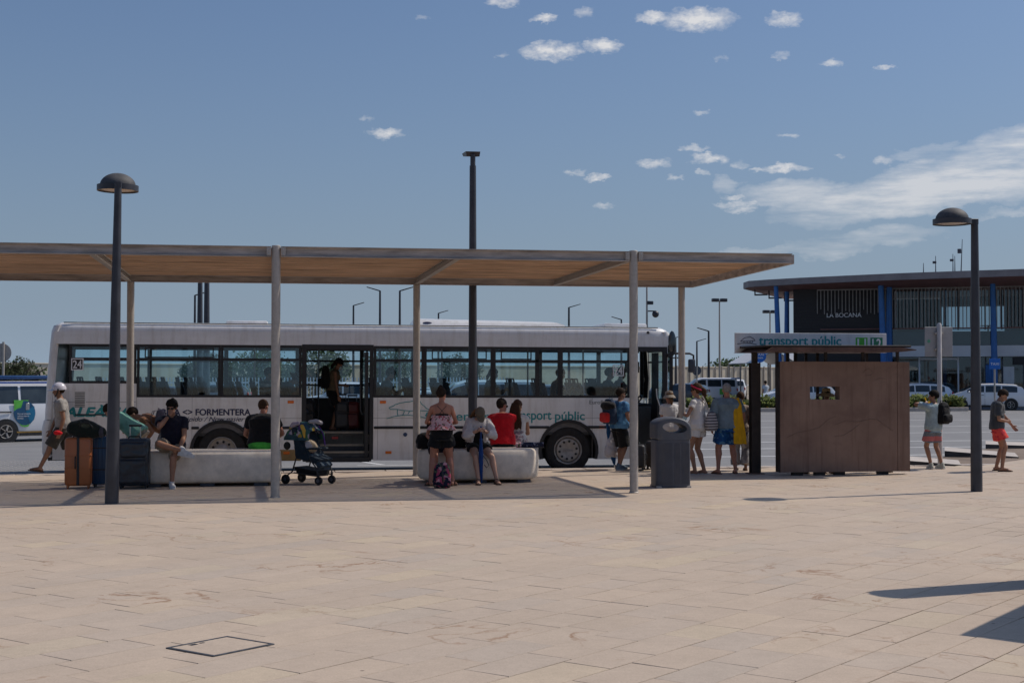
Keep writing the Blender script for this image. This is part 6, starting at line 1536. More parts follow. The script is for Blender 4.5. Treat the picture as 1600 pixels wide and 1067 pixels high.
for pts in ([(1157, 533), (1163, 528), (1172, 526), (1178, 529.5), (1180, 532), (1168, 533), (1157, 533)], [(1152, 537.5), (1163, 535.5), (1172, 536), (1182, 538)], [(1162, 533), (1163, 536)], [(1167, 533), (1168, 536)], [(1172, 533), (1172, 536)], [(1176, 533), (1175, 536)]):
    polyline(pts, .006, M['navyink'], sg, name='emblem', f=lambda p: (at_Y(p[0], p[1], SY).x, SY - .003, at_Y(p[0], p[1], SY).z))
# people behind the wall: straw hat seen through the slot, the others only by their feet
for px, y, lb, hat in ((1290, .62, 'woman in a wide straw hat looking through the slot of the steel shelter wall', True), (1252, .55, 'waiting person behind the steel wall, feet showing on the left', False), (1382, .6, 'waiting person behind the steel wall, feet showing on the right', False)):
    xx = at_Y(px, 610, CY + y).x
    P = Person(lb, (xx, CY + y, 0), R(180 if hat else 0), 1.66 if hat else 1.6, 'f' if hat else 'm', 'tan', (0, 3), head=(2, 0), vox=.014); P.shirt(WHT if hat else BLK); P.shorts(BEIGE, leg=.9); P.hair(HAIR['dark'], 'low'); P.shoes(BRN, kind='sandal')
    if hat: P.brimhat(mat('straw', (.42, .30, .15), .9, .2, 20, .3, 60), .10, .045, .095, 'straw_hat')
# square traffic sign seen from behind on its white post
p = ground(1469, 731)
t = thing('traffic_sign', 'grey back of a square traffic sign on a white post', 'sign', p)
ztop = at_Y(1469, 505, p.y).z
obj('post', MB().lathe([(.048, -.02), (.048, ztop - .03), (.03, ztop), (.004, ztop + .004)], 20), mat('white post paint', (.50, .48, .46), .5, .1, 5), t)
s0, s1 = at_Y(1447, 557, p.y), at_Y(1490, 511, p.y)
obj('plate', MB().rbox(s0.x - p.x, .052, s0.z, s1.x - p.x, .062, s1.z, .005), mat('sign back grey', (.33, .33, .33), .5, .08, 3), t, 0)
q = at_Y(1453, 533, p.y); obj('sticker', MB().lathe([(.033, .045), (.033, .051)], 20, (q.x - p.x, 0, q.z), 'y'), mat('green sticker', (.10, .36, .22), .5), t)
for zz in (s1.z - .13, s0.z + .15): obj('clamp', MB().rbox(-.09, .0, zz - .02, .09, .051, zz + .02, .004), M['galv'], t, 0)
# ================================================================== CARS
def smooth_at(pts, x):
    for i in range(len(pts) - 1):
        if pts[i][0] <= x <= pts[i + 1][0]:
            u = (x - pts[i][0]) / (pts[i + 1][0] - pts[i][0]); return pts[i][1] + (pts[i + 1][1] - pts[i][1]) * u
    return pts[0][1] if x < pts[0][0] else pts[-1][1]
KINDS = {
 'van': dict(L=4.56, W=1.76, top=[(-2.28, .95), (-2.25, 1.5), (-2.12, 1.80), (-1.8, 1.86), (.6, 1.86), (1.0, 1.74), (1.62, 1.20), (1.75, 1.10), (2.15, .94), (2.26, .70), (2.28, .55)], belt=1.10, wb=(-1.38, 1.36), r=.32, gl=[(-2.0, -.98), (-.90, .16), (.30, 1.16)], ws=(1.0, 1.58), rg=(-2.27, -2.13)),
 'mpv': dict(L=4.65, W=1.78, top=[(-2.32, .75), (-2.26, 1.05), (-2.02, 1.38), (-1.6, 1.52), (-.4, 1.575), (.2, 1.56), (.6, 1.47), (1.35, 1.10), (1.9, .93), (2.22, .75), (2.32, .55)], belt=1.0, wb=(-1.40, 1.38), r=.32, gl=[(-1.75, -.92), (-.84, .0), (.08, 1.02)], ws=(.58, 1.30), rg=(-2.24, -1.75)),
 'hatch': dict(L=4.1, W=1.74, top=[(-2.05, .7), (-2.0, 1.0), (-1.75, 1.32), (-1.3, 1.45), (-.3, 1.50), (.2, 1.44), (1.0, 1.02), (1.7, .88), (1.98, .72), (2.05, .5)], belt=.95, wb=(-1.25, 1.28), r=.31, gl=[(-1.5, -.75), (-.66, .72)], ws=(.22, .95), rg=(-1.95, -1.6)),
 'suv': dict(L=4.4, W=1.84, top=[(-2.2, .8), (-2.18, 1.15), (-2.0, 1.55), (-1.6, 1.70), (.1, 1.72), (.4, 1.64), (1.05, 1.14), (1.8, 1.02), (2.12, .85), (2.2, .55)], belt=1.12, wb=(-1.3, 1.32), r=.36, gl=[(-1.75, -1.0), (-.92, .0), (.08, .80)], ws=(.42, 1.0), rg=(-2.17, -1.9)),
}
def make_car(kind, label, cat, loc, rz, paint, group=None, name='parked_car', fine=False):
    K = KINDS[kind]; t = thing(name, label, cat, loc, rz, group)
    L, W = K['L'], K['W']; top = K['top']; ztop = max(z for x, z in top)
    def sec(x):
        zt = smooth_at(top, x); u = abs(x) / (L / 2); w = W / 2 * (1 - .16 * u ** 6 - .02 * u * u)
        belt = min(K['belt'], zt - .10); k = max(0, min(1, (zt - belt - .10) / max(.01, ztop - K['belt'] - .1)))
        wr = w * (1 - .05 * (1 - k)) - .17 * k * W / 1.78 * min(1, (zt - K['belt'] + .02) / .5 if zt > K['belt'] else 0)
        wr = w * .95 - (.13 * k)
        return [(0, zt), (wr * .75, zt - .012), (wr, zt - .05 - .02 * k), (w * .985, belt), (w, belt * .72), (w * .99, .42), (w * .95, .24), (w * .82, .17)]
    xs = [-L / 2 + L * i / 46 for i in range(47)]; mb = MB(); rings = []
    for x in xs:
        h = sec(x); rings.append([(x, y, z) for y, z in h] + [(x, -y, z) for y, z in reversed(h[1:])])
    mb.loft(rings); obj('body', mb, paint, t, 35)
    def side(a, b, sg):
        n = 8; m2 = MB(); vs = []
        for i in range(n + 1):
            x = a + (b - a) * i / n; h = sec(x); (y0, z0), (y1, z1) = h[3], h[2]
            for u in (.10, .86): vs.append((x, sg * (y0 + (y1 - y0) * u + .008), z0 + (z1 - z0) * u))
        fs = [(2 * i, 2 * i + 2, 2 * i + 3, 2 * i + 1) for i in range(n)]
        m2.add(vs, fs); return m2
    for a, b in K['gl']:
        for sg_ in (1, -1): obj('window', side(a, b, sg_), M['carglass'], t, 60, fix=False)
    def lid(a, b, nm, dz=.008):
        m2 = MB(); vs = []; n = 6
        for i in range(n + 1):
            x = a + (b - a) * i / n; h = sec(x)
            for f in (-.92, -.5, 0, .5, .92):
                y = h[2][0] * abs(f); z = h[0][1] if abs(f) < .6 else h[0][1] - .02
                vs.append((x + (.01 if b > 0 else -.01), y * (1 if f > 0 else -1), z + dz))
        for i in range(n):
            for j in range(4): m2.f.append((i * 5 + j, i * 5 + j + 1, (i + 1) * 5 + j + 1, (i + 1) * 5 + j))
        m2.v = vs; obj(nm, m2, M['carglass'], t, 60)
    lid(*K['ws'], 'windscreen'); lid(*K['rg'], 'rear_window')
    for wx in K['wb']:
        for sg_ in (-1, 1):
            y = sg_ * (W / 2 - .10)
            obj('wheel_arch', MB().lathe([(.05, sg_ * (W / 2 - .2)), (K['r'] + .07, sg_ * (W / 2 - .2)), (K['r'] + .07, sg_ * (W / 2 + .006)), (.05, sg_ * (W / 2 + .006))], 26, (wx, 0, K['r']), 'y'), M['black'], t, 30)
            wlo = obj('wheel', MB().lathe([(.17, sg_ * .115), (K['r'] * .93, sg_ * .115), (K['r'], sg_ * .07), (K['r'], -sg_ * .1), (.1, -sg_ * .1)], 26, (wx, y, K['r']), 'y'), M['tyre'], t, 40)
            rm = MB(); rm.lathe([(K['r'] * .66, sg_ * .112), (K['r'] * .64, sg_ * .122), (K['r'] * .58, sg_ * .116), (K['r'] * .56, sg_ * .09), (.004, sg_ * .09)], 26, (wx, y, K['r']), 'y')
            for q in range(5):
                a = 2 * math.pi * q / 5; c_, s_ = math.cos(a), math.sin(a)
                rm.tube([(wx + c_ * .03, y + sg_ * .118, K['r'] + s_ * .03), (wx + c_ * K['r'] * .6, y + sg_ * .118, K['r'] + s_ * K['r'] * .6)], .032, 6, flat=.5)
            obj('rim', rm, M['rim'], wlo, 40)
    zf, zr = smooth_at(top, L / 2 - .2), smooth_at(top, -L / 2 + .12)
    for sg_ in (-1, 1):
        obj('headlight', MB().ell((L / 2 - .20, sg_ * (W / 2 - .24), .70), (.12, 0, 0), (0, .17, 0), (0, 0, .07), 12, 8), M['steel'], t)
        obj('tail_light', MB().ell((-L / 2 + .10, sg_ * (W / 2 - .16), .92), (.07, 0, 0), (0, .09, 0), (0, 0, .14), 12, 8), M['red'], t)
        obj('mirror', MB().ell((K['gl'][-1][1] - .10, sg_ * (W / 2 + .09), K['belt'] + .06), (.06, 0, 0), (0, .10, 0), (0, 0, .07), 12, 8), paint, t)
        obj('door_handle', MB().rbox(K['gl'][-1][0] + .02, sg_ * (W / 2 + .002) - .008, K['belt'] - .14, K['gl'][-1][0] + .16, sg_ * (W / 2 + .002) + .008, K['belt'] - .11, .003), M['black'], t, 0)
        obj('door_seam', MB().box(K['gl'][-1][0] - .045, sg_ * W / 2 * .99 - .008, .30, K['gl'][-1][0] - .035, sg_ * W / 2 * .99 + .008, K['belt']), M['black'], t, 0)
        obj('sill', MB().rbox(K['wb'][0] + .42, sg_ * (W / 2 - .005) - .02, .20, K['wb'][1] - .42, sg_ * (W / 2 - .005) + .02, .30, .01), M['black'], t, 0)
    obj('bumper', MB().rbox(-L / 2 - .02, -W / 2 + .14, .24, -L / 2 + .10, W / 2 - .14, .50, .04), M['hdpaint'], t)
    obj('number_plate', MB().rbox(-L / 2 - .035, -.26, .62, -L / 2 + .06, .26, .73, .004), M['plate'] if 'taxi' in label else M['whiteink'], t, 0)
    return t
silver = mat('silver car paint', (.36, .37, .38), .25, .03, 2, coat=.5, metal=.3); greyc = mat('dark grey car paint', (.07, .075, .085), .25, .05, 2, coat=.5); bluec = mat('blue car paint', (.03, .06, .14), .25, .05, 2, coat=.5)
CW = M['carwhite']
# taxi van on the left
pv = at_z(9, 691, RZ)
PHI = R(30); RV = Matrix.Rotation(PHI, 3, 'Z'); UV = RV @ V((1, 0, 0)); lv0 = V((pv.x, pv.y, RZ)) - RV @ V((-1.38, -.88, 0))
t = make_car('van', 'white van with green and blue door emblem and blue light bar, left of bus', 'van', lv0, PHI, CW)
yv = -.892
def vx(px, py):
    d = ray(px, py); nrm = V((-UV.y, UV.x, 0)); o = V((0, 0, CAMZ)) - V((pv.x, pv.y, 0)); tt = -o.dot(nrm) / d.dot(nrm); q = o + d * tt
    return (q.dot(UV) - 1.38, yv - .003, q.z - RZ)
def flat(name, pts, m, par, y, th=.004):
    return obj(name, MB().prism([(vx(*p)[0], vx(*p)[2]) for p in pts], y, y + th), m, par, 0)
flat('emblem_leaf', [(21.5, 625), (45, 625), (38, 632), (31, 639), (24, 643), (22, 643)], mat('leaf green', (.12, .50, .07), .4), t, yv - .006)
ov = []
for a in range(0, 360, 12):
    rr = 1.0; c_, s_ = math.cos(R(a)), math.sin(R(a)); ov.append((38 + 17 * c_ * (1 if c_ > 0 else 1), 645 - 19 * s_ if s_ < 0 or c_ > -.2 else 645 - 19 * s_ * .45))
flat('emblem_drop', ov, mat('emblem blue', (.015, .085, .18), .4), t, yv - .009)
flat('emblem_wave', [(40, 642), (53, 634), (55, 645), (53, 655), (47, 662)], mat('emblem light blue', (.01, .16, .30), .4), t, yv - .012)
flat('emblem_rim', [(30, 662), (36, 664.5), (42, 664), (46, 662.5), (44, 666), (38, 667), (33, 665.5)], mat('leaf green', (.12, .50, .07), .4), t, yv - .007)
for yy, w_, s_ in ((647.5, 20, 'Punt de la bateria'), (651, 18, 'vehicle elèctric'), (654.5, 9, 'Eivissa')):
    a, b = vx(27, yy), vx(27 + w_, yy); text('door_lettering', s_, b[0] - a[0], .045, M['whiteink'], t, (a[0], yv - .0145, a[2]), bold=.01)
lb = obj('light_bar', MB().rbox(-1.6, -.55, 1.90, .35, .55, 2.02, .05), mat('blue light bar', (.02, .06, .16), .2, coat=.5), t); obj('bar_end', MB().rbox(.35, -.53, 1.905, .47, .53, 2.015, .05), M['steel'], lb); obj('bar_foot', MB().box(-.4, -.4, 1.84, -.2, .4, 1.9).box(-1.4, -.4, 1.84, -1.2, .4, 1.9), M['black'], lb, 0)
obj('roof_band', MB().box(-2.0, -.80, 1.775, .62, -.772, 1.83), floral('green blue band', [(.03, .10, .36), (.03, .22, .16), (.04, .12, .40), (.04, .25, .14)], 1.6), t, 0)
obj('slide_rail', MB().rbox(-2.2, yv - .006, vx(0, 644)[2] - .02, vx(18, 644)[0], yv + .01, vx(0, 644)[2] + .02, .004), M['black'], t, 0)
obj('sill_stripe', MB().box(vx(26, 676)[0], yv - .003, vx(0, 677)[2], vx(66, 676)[0], yv + .01, vx(0, 674.5)[2]), mat('ochre stripe', (.32, .19, .04), .6), t, 0)
obj('flush_handle', MB().rbox(vx(45, 0)[0], yv - .016, vx(0, 641)[2], vx(51, 0)[0], yv, vx(0, 630)[2], .01), M['steel'], t)
def road_at(px, D): q = at_D(px, 587, D); return V((q.x, q.y, RZ))
W90 = R(90)
make_car('suv', 'white car parked behind the electric van', 'car', road_at(75, 62), R(175), CW)
make_car('hatch', 'white car roof showing above the van light bar at the left edge', 'car', road_at(10, 66), R(170), CW)
# taxis by the station building
make_car('mpv', 'white taxi estate parked to the right of the lamp post, tail to the right', 'car', road_at(1540, 84), R(152), CW)
make_car('mpv', 'white taxi behind the boy with the backpack, tail to the right', 'car', road_at(1425, 86), R(170), CW)
make_car('mpv', 'white taxi between the dark post and the rusted wall', 'car', road_at(1242, 84), R(174), CW)
t = make_car('van', 'white people carrier with a green square emblem behind the queue', 'van', road_at(1106, 112), R(174), CW)
obj('emblem_square', MB().box(-1.45, .885, .55, -.75, .905, 1.0), mat('leaf green', (.12, .50, .07), .4), t, 0)
t = make_car('suv', 'white patrol car with a blue light bar seen from the rear beyond the queue', 'car', road_at(1149, 122), R(72), CW)
obj('light_bar', MB().rbox(-.2, -.5, 1.73, .1, .5, 1.84, .03), mat('blue light bar', (.02, .06, .16), .2), t)
for px, D, rz, k, pt, lb in ((252, 70, 178, 'hatch', greyc, 'dark grey car in the coach park behind the rear of the bus'), (330, 84, 175, 'mpv', silver, 'silver car in the coach park behind the second bus window'), (540, 66, 172, 'suv', CW, 'white car seen through the open bus door'), (655, 52, 176, 'hatch', CW, 'white car seen in the bus window left of the bun'), (712, 60, 30, 'mpv', CW, 'white car turned towards the bus behind the standing woman'), (752, 52, 178, 'van', CW, 'white van seen through the bus behind the tall pole'), (835, 74, 178, 'mpv', silver, 'silver car seen through the front half of the bus'), (905, 82, 175, 'hatch', bluec, 'blue car seen behind the front bus window'), (1062, 100, 150, 'hatch', greyc, 'grey car beyond the front of the bus')):
    make_car(k, lb, 'car', road_at(px, D), R(rz), pt)

# ================================================================== PLANTER ISLAND
a, b = road_at(1170, 79), road_at(1541, 79); pl = thing('planter', 'long kerbed planting strip in front of the taxis', 'planter', (0, 0, 0))
obj('kerb', MB().rbox(a.x - 4, a.y, RZ - .02, b.x, a.y + .25, RZ + .22, .02), M['kerb'], pl, 0); obj('soil', MB().box(a.x - 4, a.y + .25, RZ - .02, b.x - .1, a.y + 2.0, RZ + .16), M['earth'], pl, 0)
rs = random.Random(3)
def tufts(x0, x1, y0, y1, n, hmin, hmax, m, name):
    mb = MB()
    for i in range(n):
        x, y = rs.uniform(x0, x1), rs.uniform(y0, y1); h = rs.uniform(hmin, hmax) * (.6 + .4 * math.sin(x * 1.7) ** 2); 
        for q in range(5):
            a_ = rs.uniform(0, 6.28); dx, dy = math.cos(a_) * .16, math.sin(a_) * .16; z = RZ + .14 + h * rs.uniform(.2, 1)
            mb.add([(x, y, z - .12), (x + dx - dy * .5, y + dy + dx * .5, z), (x + dx * 1.5, y + dy * 1.5, z + .08), (x + dx + dy * .5, y + dy - dx * .5, z - .02)], [(0, 1, 2, 3)])
    return obj(name, mb, m, pl, 0, kind='stuff', fix=False)
tufts(a.x - 3, b.x - .1, a.y + .3, a.y + 1.9, 3000, .35, .85, M['shrub'], 'shrubs'); tufts(a.x - 3, b.x - .3, a.y + .3, a.y + .8, 60, .3, .7, M['flower'], 'yellow_flowers')

# ================================================================== STATION BUILDING
A, B = road_at(1240, 97), road_at(1720, 91); ux = (B - A).normalized(); uy = V((-ux.y, ux.x, 0))
bd = thing('station_building', 'two-storey ferry station with an oversailing brown roof, blue columns and the name LA BOCANA', 'building', (A.x, A.y, RZ), math.atan2(ux.y, ux.x))
INV = Matrix(((ux.x, ux.y, 0), (uy.x, uy.y, 0), (0, 0, 1)))
def fl_(px, py, off=0.0):
    """pixel to facade coordinates (u along, z up) on the plane off metres behind the facade"""
    d = ray(px, py); o = V((0, 0, CAMZ)) - A; n = uy; tt = (off - o.dot(n)) / d.dot(n); q = o + d * tt + V((0, 0, 0)); return q.dot(ux), q.z
def U_(px, off=0.0): return fl_(px, 560, off)[0]
def Z_(py, px=1500, off=0.0): return fl_(px, py, off)[1]
UL, UC, UR = 0.0, U_(1378), U_(1860)
ZR0, ZF2, ZB, ZW1, ZW0 = Z_(452), Z_(515), Z_(518), Z_(540), Z_(557)
obj('dark_wall', MB().box(UL, 0, 0, UC, 9, ZR0 + .6), M['dkclad'], bd, 0)
sm = MB()
for k in range(22): sm.box(UL + .02, -.02, .3 + k * .36, UC - .02, .0, .3 + k * .36 + .03)
obj('cladding_joints', sm, M['black'], bd, 0, kind='stuff')
obj('first_floor_slab', MB().box(UC, -.35, ZW0, UR, 14, ZW1), M['bwhite'], bd, 0)
obj('ground_floor_slab', MB().box(UL, -1.5, -.02, UR, 14, .12), M['conc'], bd, 0)
obj('back_wall', MB().box(UC, 11.8, 0, UC + 3.5, 12, ZR0).box(UC + 8, 11.8, 0, UC + 11, 12, ZR0).box(UC + 13.2, 11.8, 0, UR, 12, ZW1 + .6).box(UC + 3.5, 11.8, 0, UC + 8, 12, ZF2 - .6).box(UC + 3.5, 11.8, ZR0 - .6, UR, 12, ZR0 + .2), M['dkclad'], bd, 0)
obj('ground_core', MB().box(UC + .5, 5, .12, UC + 13, 5.2, ZW0), mat('dim interior', (.06, .065, .07), .7, .3, .8), bd, 0)
obj('balustrade', MB().box(UC, -.33, ZW1 + .02, UR, -.30, ZF2 + .05), G['bld'], bd, 0)
obj('parapet', MB().box(UC, .35, ZW1, UR, .5, ZF2 - .1), mat('slate parapet', (.075, .095, .13), .4, .15, .8), bd, 0)
obj('handrail', MB().box(UC - 4, -.38, ZF2 + .05, UR, -.28, ZF2 + .13), M['roofbr'], bd, 0)
up = obj('upper_glazing', MB().box(UC + .3, 1.2, ZF2, UR, 1.23, ZR0), G['bld'], bd, 0)
lo = obj('ground_glazing', MB().box(UC + .3, .6, .1, UR, .63, ZW0 - .02), G['bld'], bd, 0)
for px in (1398, 1436, 1470, 1497, 1540, 1566, 1600, 1640):
    obj('mullion', MB().box(U_(px) - .05, .52, .1, U_(px) + .05, .72, ZW0 - .02), M['bwhite'] if px in (1436, 1497) else M['hdpaint'], lo, 0); obj('mullion', MB().box(U_(px) - .05, 1.12, ZF2, U_(px) + .05, 1.3, ZR0), M['bwhite'] if px == 1398 else M['hdpaint'], up, 0)
obj('door_head', MB().box(U_(1436), .50, Z_(562), U_(1497), .70, Z_(559)), M['bwhite'], lo, 0)
lv = MB(); u = U_(1278); rs = random.Random(8)
while u < UR:
    ln_ = (Z_(485) + rs.uniform(-.2, .2)) if u < UC else ZF2 + .15
    lv.box(u - .028, -.24, ln_, u + .028, -.16, ZR0 + .08); u += .235
obj('louvre_tubes', lv, M['louvre'], bd, 0, kind='stuff'); obj('louvre_rail', MB().box(U_(1278), -.26, ZR0 + .06, UR, -.14, ZR0 + .14), M['louvre'], bd, 0)
a_ = fl_(1292, 496); b_2 = fl_(1346, 489); text('building_name', 'LA BOCANA', b_2[0] - a_[0], None, M['whiteink'], bd, (a_[0], -.03, a_[1]), bold=.015)
for px in (1470, 1545, 1580): obj('table', MB().lathe([(.05, ZF2 - .4), (.05, ZF2 + .3), (.5, ZF2 + .32), (.5, ZF2 + .36)], 14, (U_(px), 3, 0)), M['black'], bd, 0)
obj('notice_board', MB().box(U_(1567), -.9, .4, U_(1584), -.84, Z_(573)), M['sign'], bd, 0); obj('blue_door', MB().box(U_(1540), .40, .1, U_(1552), .5, Z_(570)), M['bluecol'], bd, 0); obj('dark_sign', MB().box(U_(1583), -.2, Z_(570), U_(1599), -.1, Z_(558)), M['black'], bd, 0)
# roof: eave line in plan, fascia and the soffit sloping in to the wall
def loc_(px, D): q = road_at(px, D) - A; return q.dot(ux), q.dot(uy)
eave = [loc_(1162, 99.5), loc_(1170, 97.6), loc_(1200, 96.2), loc_(1250, 94.4), loc_(1320, 92.4), loc_(1400, 90.3), loc_(1500, 88.3), loc_(1600, 86.6), loc_(1740, 84.8), loc_(1860, 84)]
zt = at_D(1600, 420, 86.6).z - RZ; zf = at_D(1600, 431, 86.6).z - RZ
n_ = len(eave); back = [(UR + 2, 15), (eave[0][0] + 1, 15)]
ring = eave + back
rf = MB(); cxr = sum(p[0] for p in ring) / len(ring); cyr = 9
inn = [(max(p[0], UL + .3 if i == 0 else p[0]) + (2.8 if i == 0 else (2.2 if i == 1 else (1.0 if i < 4 else 0))), .6) for i, p in enumerate(eave)]
rf.loft([[(x, y, zt) for x, y in ring], [(x, y, zf) for x, y in ring]], cap=False)
rf.add([(x, y, zt) for x, y in ring], [tuple(range(len(ring)))])
obj('roof_fascia', rf, M['roofgr'], bd, 0)
sf = MB(); zb = ZR0 + .1
vs = [(x, y + .12, zf - .005) for x, y in eave] + [(x, .6, zb) for x, y in inn]; sf.add(vs, [(i, i + 1, n_ + i + 1, n_ + i) for i in range(n_ - 1)])
sf.add([(eave[0][0], eave[0][1] + .1, zf - .006), (inn[0][0], .6, zb - .001), (inn[0][0], 14, zb), (eave[0][0] + 1, 15, zf - .006)], [(0, 1, 2, 3)])
obj('soffit', sf, M['roofbr'], bd, 0); obj('ceiling', MB().box(UL + .3, .62, zb + .02, UR, 14, zb + .1), M['roofbr'], bd, 0)
bkt = MB()
for px, yo in ((1190, 461), (1212, 466), (1236, 470)): 
    q = fl_(px, yo, 2.0); bkt.box(q[0] - .45, 1.6, q[1] - .05, q[0] + .45, 1.75, q[1] + .05).box(q[0] - .45, 1.6, q[1] + .05, q[0] - .38, 1.75, q[1] + .6)
obj('gutter_bracket', bkt, M['black'], bd, 0)
for px, off, r in ((1218, -1.2, .18), (1229, 1.0, .18), (1382, -1.6, .21), (1389, -.6, .21), (1554, -1.7, .19), (1476, 2.5, .12)):
    u = U_(px, off); lean = -.22 if px in (1218, 1382) else (.05 if px != 1554 else -.08); rt = r * 1.1
    obj('blue_column', MB().tube([(u - lean * .1, off, 0), (u + lean * .2, off, 3.2), (u + lean, off, zb + .4)], [r * 1.0, r * 1.05, rt * .75], 16), M['bluecol'], bd)
for px, y0, y1, kind in ((1443, 432, 411, 0), (1462, 424, 400, 1), (1489, 420, 397, 1), (1492, 420, 400, 0), (1501, 418, 374, 2)):
    u0, z0 = fl_(px, y0, 3); z1 = fl_(px, y1, 3)[1]; mb = MB(); mb.tube([(u0, 3, zt - .05), (u0 + (.12 if kind == 2 else 0), 3, z1)], [.05, .02], 6)
    if kind: mb.rbox(u0 - .2, 2.9, z0 + (z1 - z0) * .5, u0 + .05, 3.05, z0 + (z1 - z0) * .66, .02).rbox(u0 - .12, 2.8, zt, u0 + .25, 3.2, zt + .35, .03)
    obj('antenna', mb, M['hdpaint'], bd, 0)
obj('roof_plant', MB().ell((U_(1487), 3, zt - .05), (1.6, 0, 0), (0, 1.6, 0), (0, 0, .42)), M['roofbr'], bd)

# waiting canopy left of the building
wa = road_at(1176, 108); t = thing('waiting_canopy', 'row of pale gabled shade roofs on posts left of the station building', 'canopy', wa, R(-6))
for k in range(2):
    x0 = k * 3.4; obj('gable_roof', MB().add([(x0, 0, 3.0), (x0 + 1.7, 0, 4.0), (x0 + 3.4, 0, 3.0), (x0, 9, 3.0), (x0 + 1.7, 9, 4.0), (x0 + 3.4, 9, 3.0), (x0, 0, 2.94), (x0 + 1.7, 0, 3.94), (x0 + 3.4, 0, 2.94), (x0, 9, 2.94), (x0 + 1.7, 9, 3.94), (x0 + 3.4, 9, 2.94)], [(0, 1, 4, 3), (1, 2, 5, 4), (6, 9, 10, 7), (7, 10, 11, 8), (0, 6, 7, 1), (1, 7, 8, 2)]), M['sign'], t, 0)
    for yy in (.1, 4.5, 8.9):
        for xx in (x0 + .05, x0 + 3.3): obj('post', MB().box(xx - .05, yy - .05, 0, xx + .05, yy + .05, 3.0), M['galv'], t, 0)
P = Person('man in a pale shirt standing under the shade roofs far behind the rusted wall', road_at(1196, 88), R(20), 1.74, 'm', 'tan', vox=.03); P.shirt(cloth('pale shirt', (.45, .5, .55))); P.shorts(NAVY, leg=1.8); P.hair(HAIR['dark']); P.shoes(BLK)

# taxi signs
for px, py, D, rnd_, lb in ((1187, 556.5, 76, True, 'round blue TAXI sign behind the dark steel post'), (1554, 568.5, 78, False, 'square blue TAXI sign in front of the right blue column')):
    b = road_at(px, D); zc_ = at_D(px, py, D).z - RZ; t = thing('taxi_sign', lb, 'sign', b, R(-YAW - math.degrees(math.atan((px - 800) / FPX)) * .5))
    obj('post', MB().lathe([(.05, 0), (.05, zc_ + .3)], 10), M['galv'], t)
    if rnd_: obj('plate', MB().lathe([(.34, -.10), (.34, -.06)], 28, (0, 0, zc_), 'y'), M['taxiblue'], t)
    else: obj('plate', MB().rbox(-.29, -.10, zc_ - .29, .29, -.06, zc_ + .29, .005), M['taxiblue'], t, 0)
    text('lettering', 'TAXI', .44, .13, M['whiteink'], t, (-.22, -.105, zc_ + (.03 if rnd_ else -.065)), bold=.02)
    if rnd_: text('small_lettering', 'PARADA', .36, .08, M['whiteink'], t, (-.18, -.105, zc_ - .13), bold=.02); 

# ================================================================== FAR LAMPS AND MASTS
def far_lamp(px, py, D, arm, label, r=.07, m=M['dkmetal']):
    b = road_at(px, D); H = at_D(px, py, D).z - RZ; t = thing('car_park_lamp', label, 'lamp post', b, R(-6), 'slim dark lamps of the car park')
    obj('pole', MB().lathe([(r * 1.25, 0), (r, H * .5), (r * .72, H)], 10), m, t)
    if arm: obj('lamp_head', MB().loft([[(0, -.1, H - .06), (0, .1, H - .06), (0, .1, H + .02), (0, -.1, H + .02)], [(arm * .9, -.16, H + .22), (arm * .9, .16, H + .22), (arm * .9, .16, H + .27), (arm * .9, -.16, H + .27)]]), m, t, 0)
for px, py, D, arm, lb in ((304, 461, 105, 1, 'slim dark lamp with its head to the right, left of two thick poles'), (312, 405, 62, 0, 'left one of two thick dark poles rising behind the shelter roof'), (322.5, 405, 58, 0, 'right one of two thick dark poles rising behind the shelter roof'), (552, 477, 120, 1, 'short slim lamp with its head to the right, above the middle door'), (593.5, 454, 96, -1, 'slim lamp with its head turned left'), (624.5, 454, 96, 1, 'slim lamp with its head to the right, left of a shelter column'), (685, 489, 130, 1, 'far lamp just over the bus roof unit'), (889, 480, 112, 1, 'slim lamp over the front end of the bus roof unit'), (971, 499, 130, -1, 'far lamp over the front of the bus with its head turned left'), (1056, 527, 150, 1, 'far lamp just beyond the bus windscreen'), (1089, 533, 140, 1, 'lamp with its head to the right over the people carrier'), (1107.5, 517, 112, -1, 'tall dark lamp with its head turned left beyond the queue')):
    far_lamp(px, py, D, arm, lb, .10 if D > 100 else (.13 if D < 70 else .09))
for px, py, D, lb in ((1011, 448, 120, 'thin camera mast above the front of the bus'), (1124.5, 470, 150, 'tall floodlight mast beyond the queue'), (1203.5, 488, 160, 'far floodlight mast left of the station building')):
    b = road_at(px, D); H = at_D(px, py, D).z - RZ; t = thing('mast', lb, 'mast', b); obj('pole', MB().lathe([(.14, 0), (.07, H)], 10), M['galv'], t)
    if px == 1011: obj('camera_head', MB().rbox(0, -.12, H - 1.5, .55, .12, H - 1.2, .05).ell((.75, 0, H - 2.3), (.3, 0, 0), (0, .3, 0), (0, 0, .3)).box(0, -.05, H - 2.1, .8, .05, H - 2.0), M['dkmetal'], t)
    else:
        for s in (-1, 1): obj('floodlight', MB().rbox(s * .45 - .35, -.3, H - .1, s * .45 + .35, .3, H + .25, .05), M['dkmetal'], t)
t = thing('traffic_sign', 'round grey back of a traffic sign at the left edge', 'sign', road_at(5, 46)); zc_ = at_D(3, 551, 46).z - RZ
obj('post', MB().lathe([(.04, 0), (.04, zc_ + .35)], 10), M['galv'], t); obj('plate', MB().lathe([(.30, .05), (.30, .07)], 28, (-.06, 0, zc_), 'y'), M['galv'], t)
t = thing('traffic_sign', 'small dark round traffic sign back near the people carrier', 'sign', road_at(1089, 90)); zc_ = at_D(1089, 579, 90).z - RZ
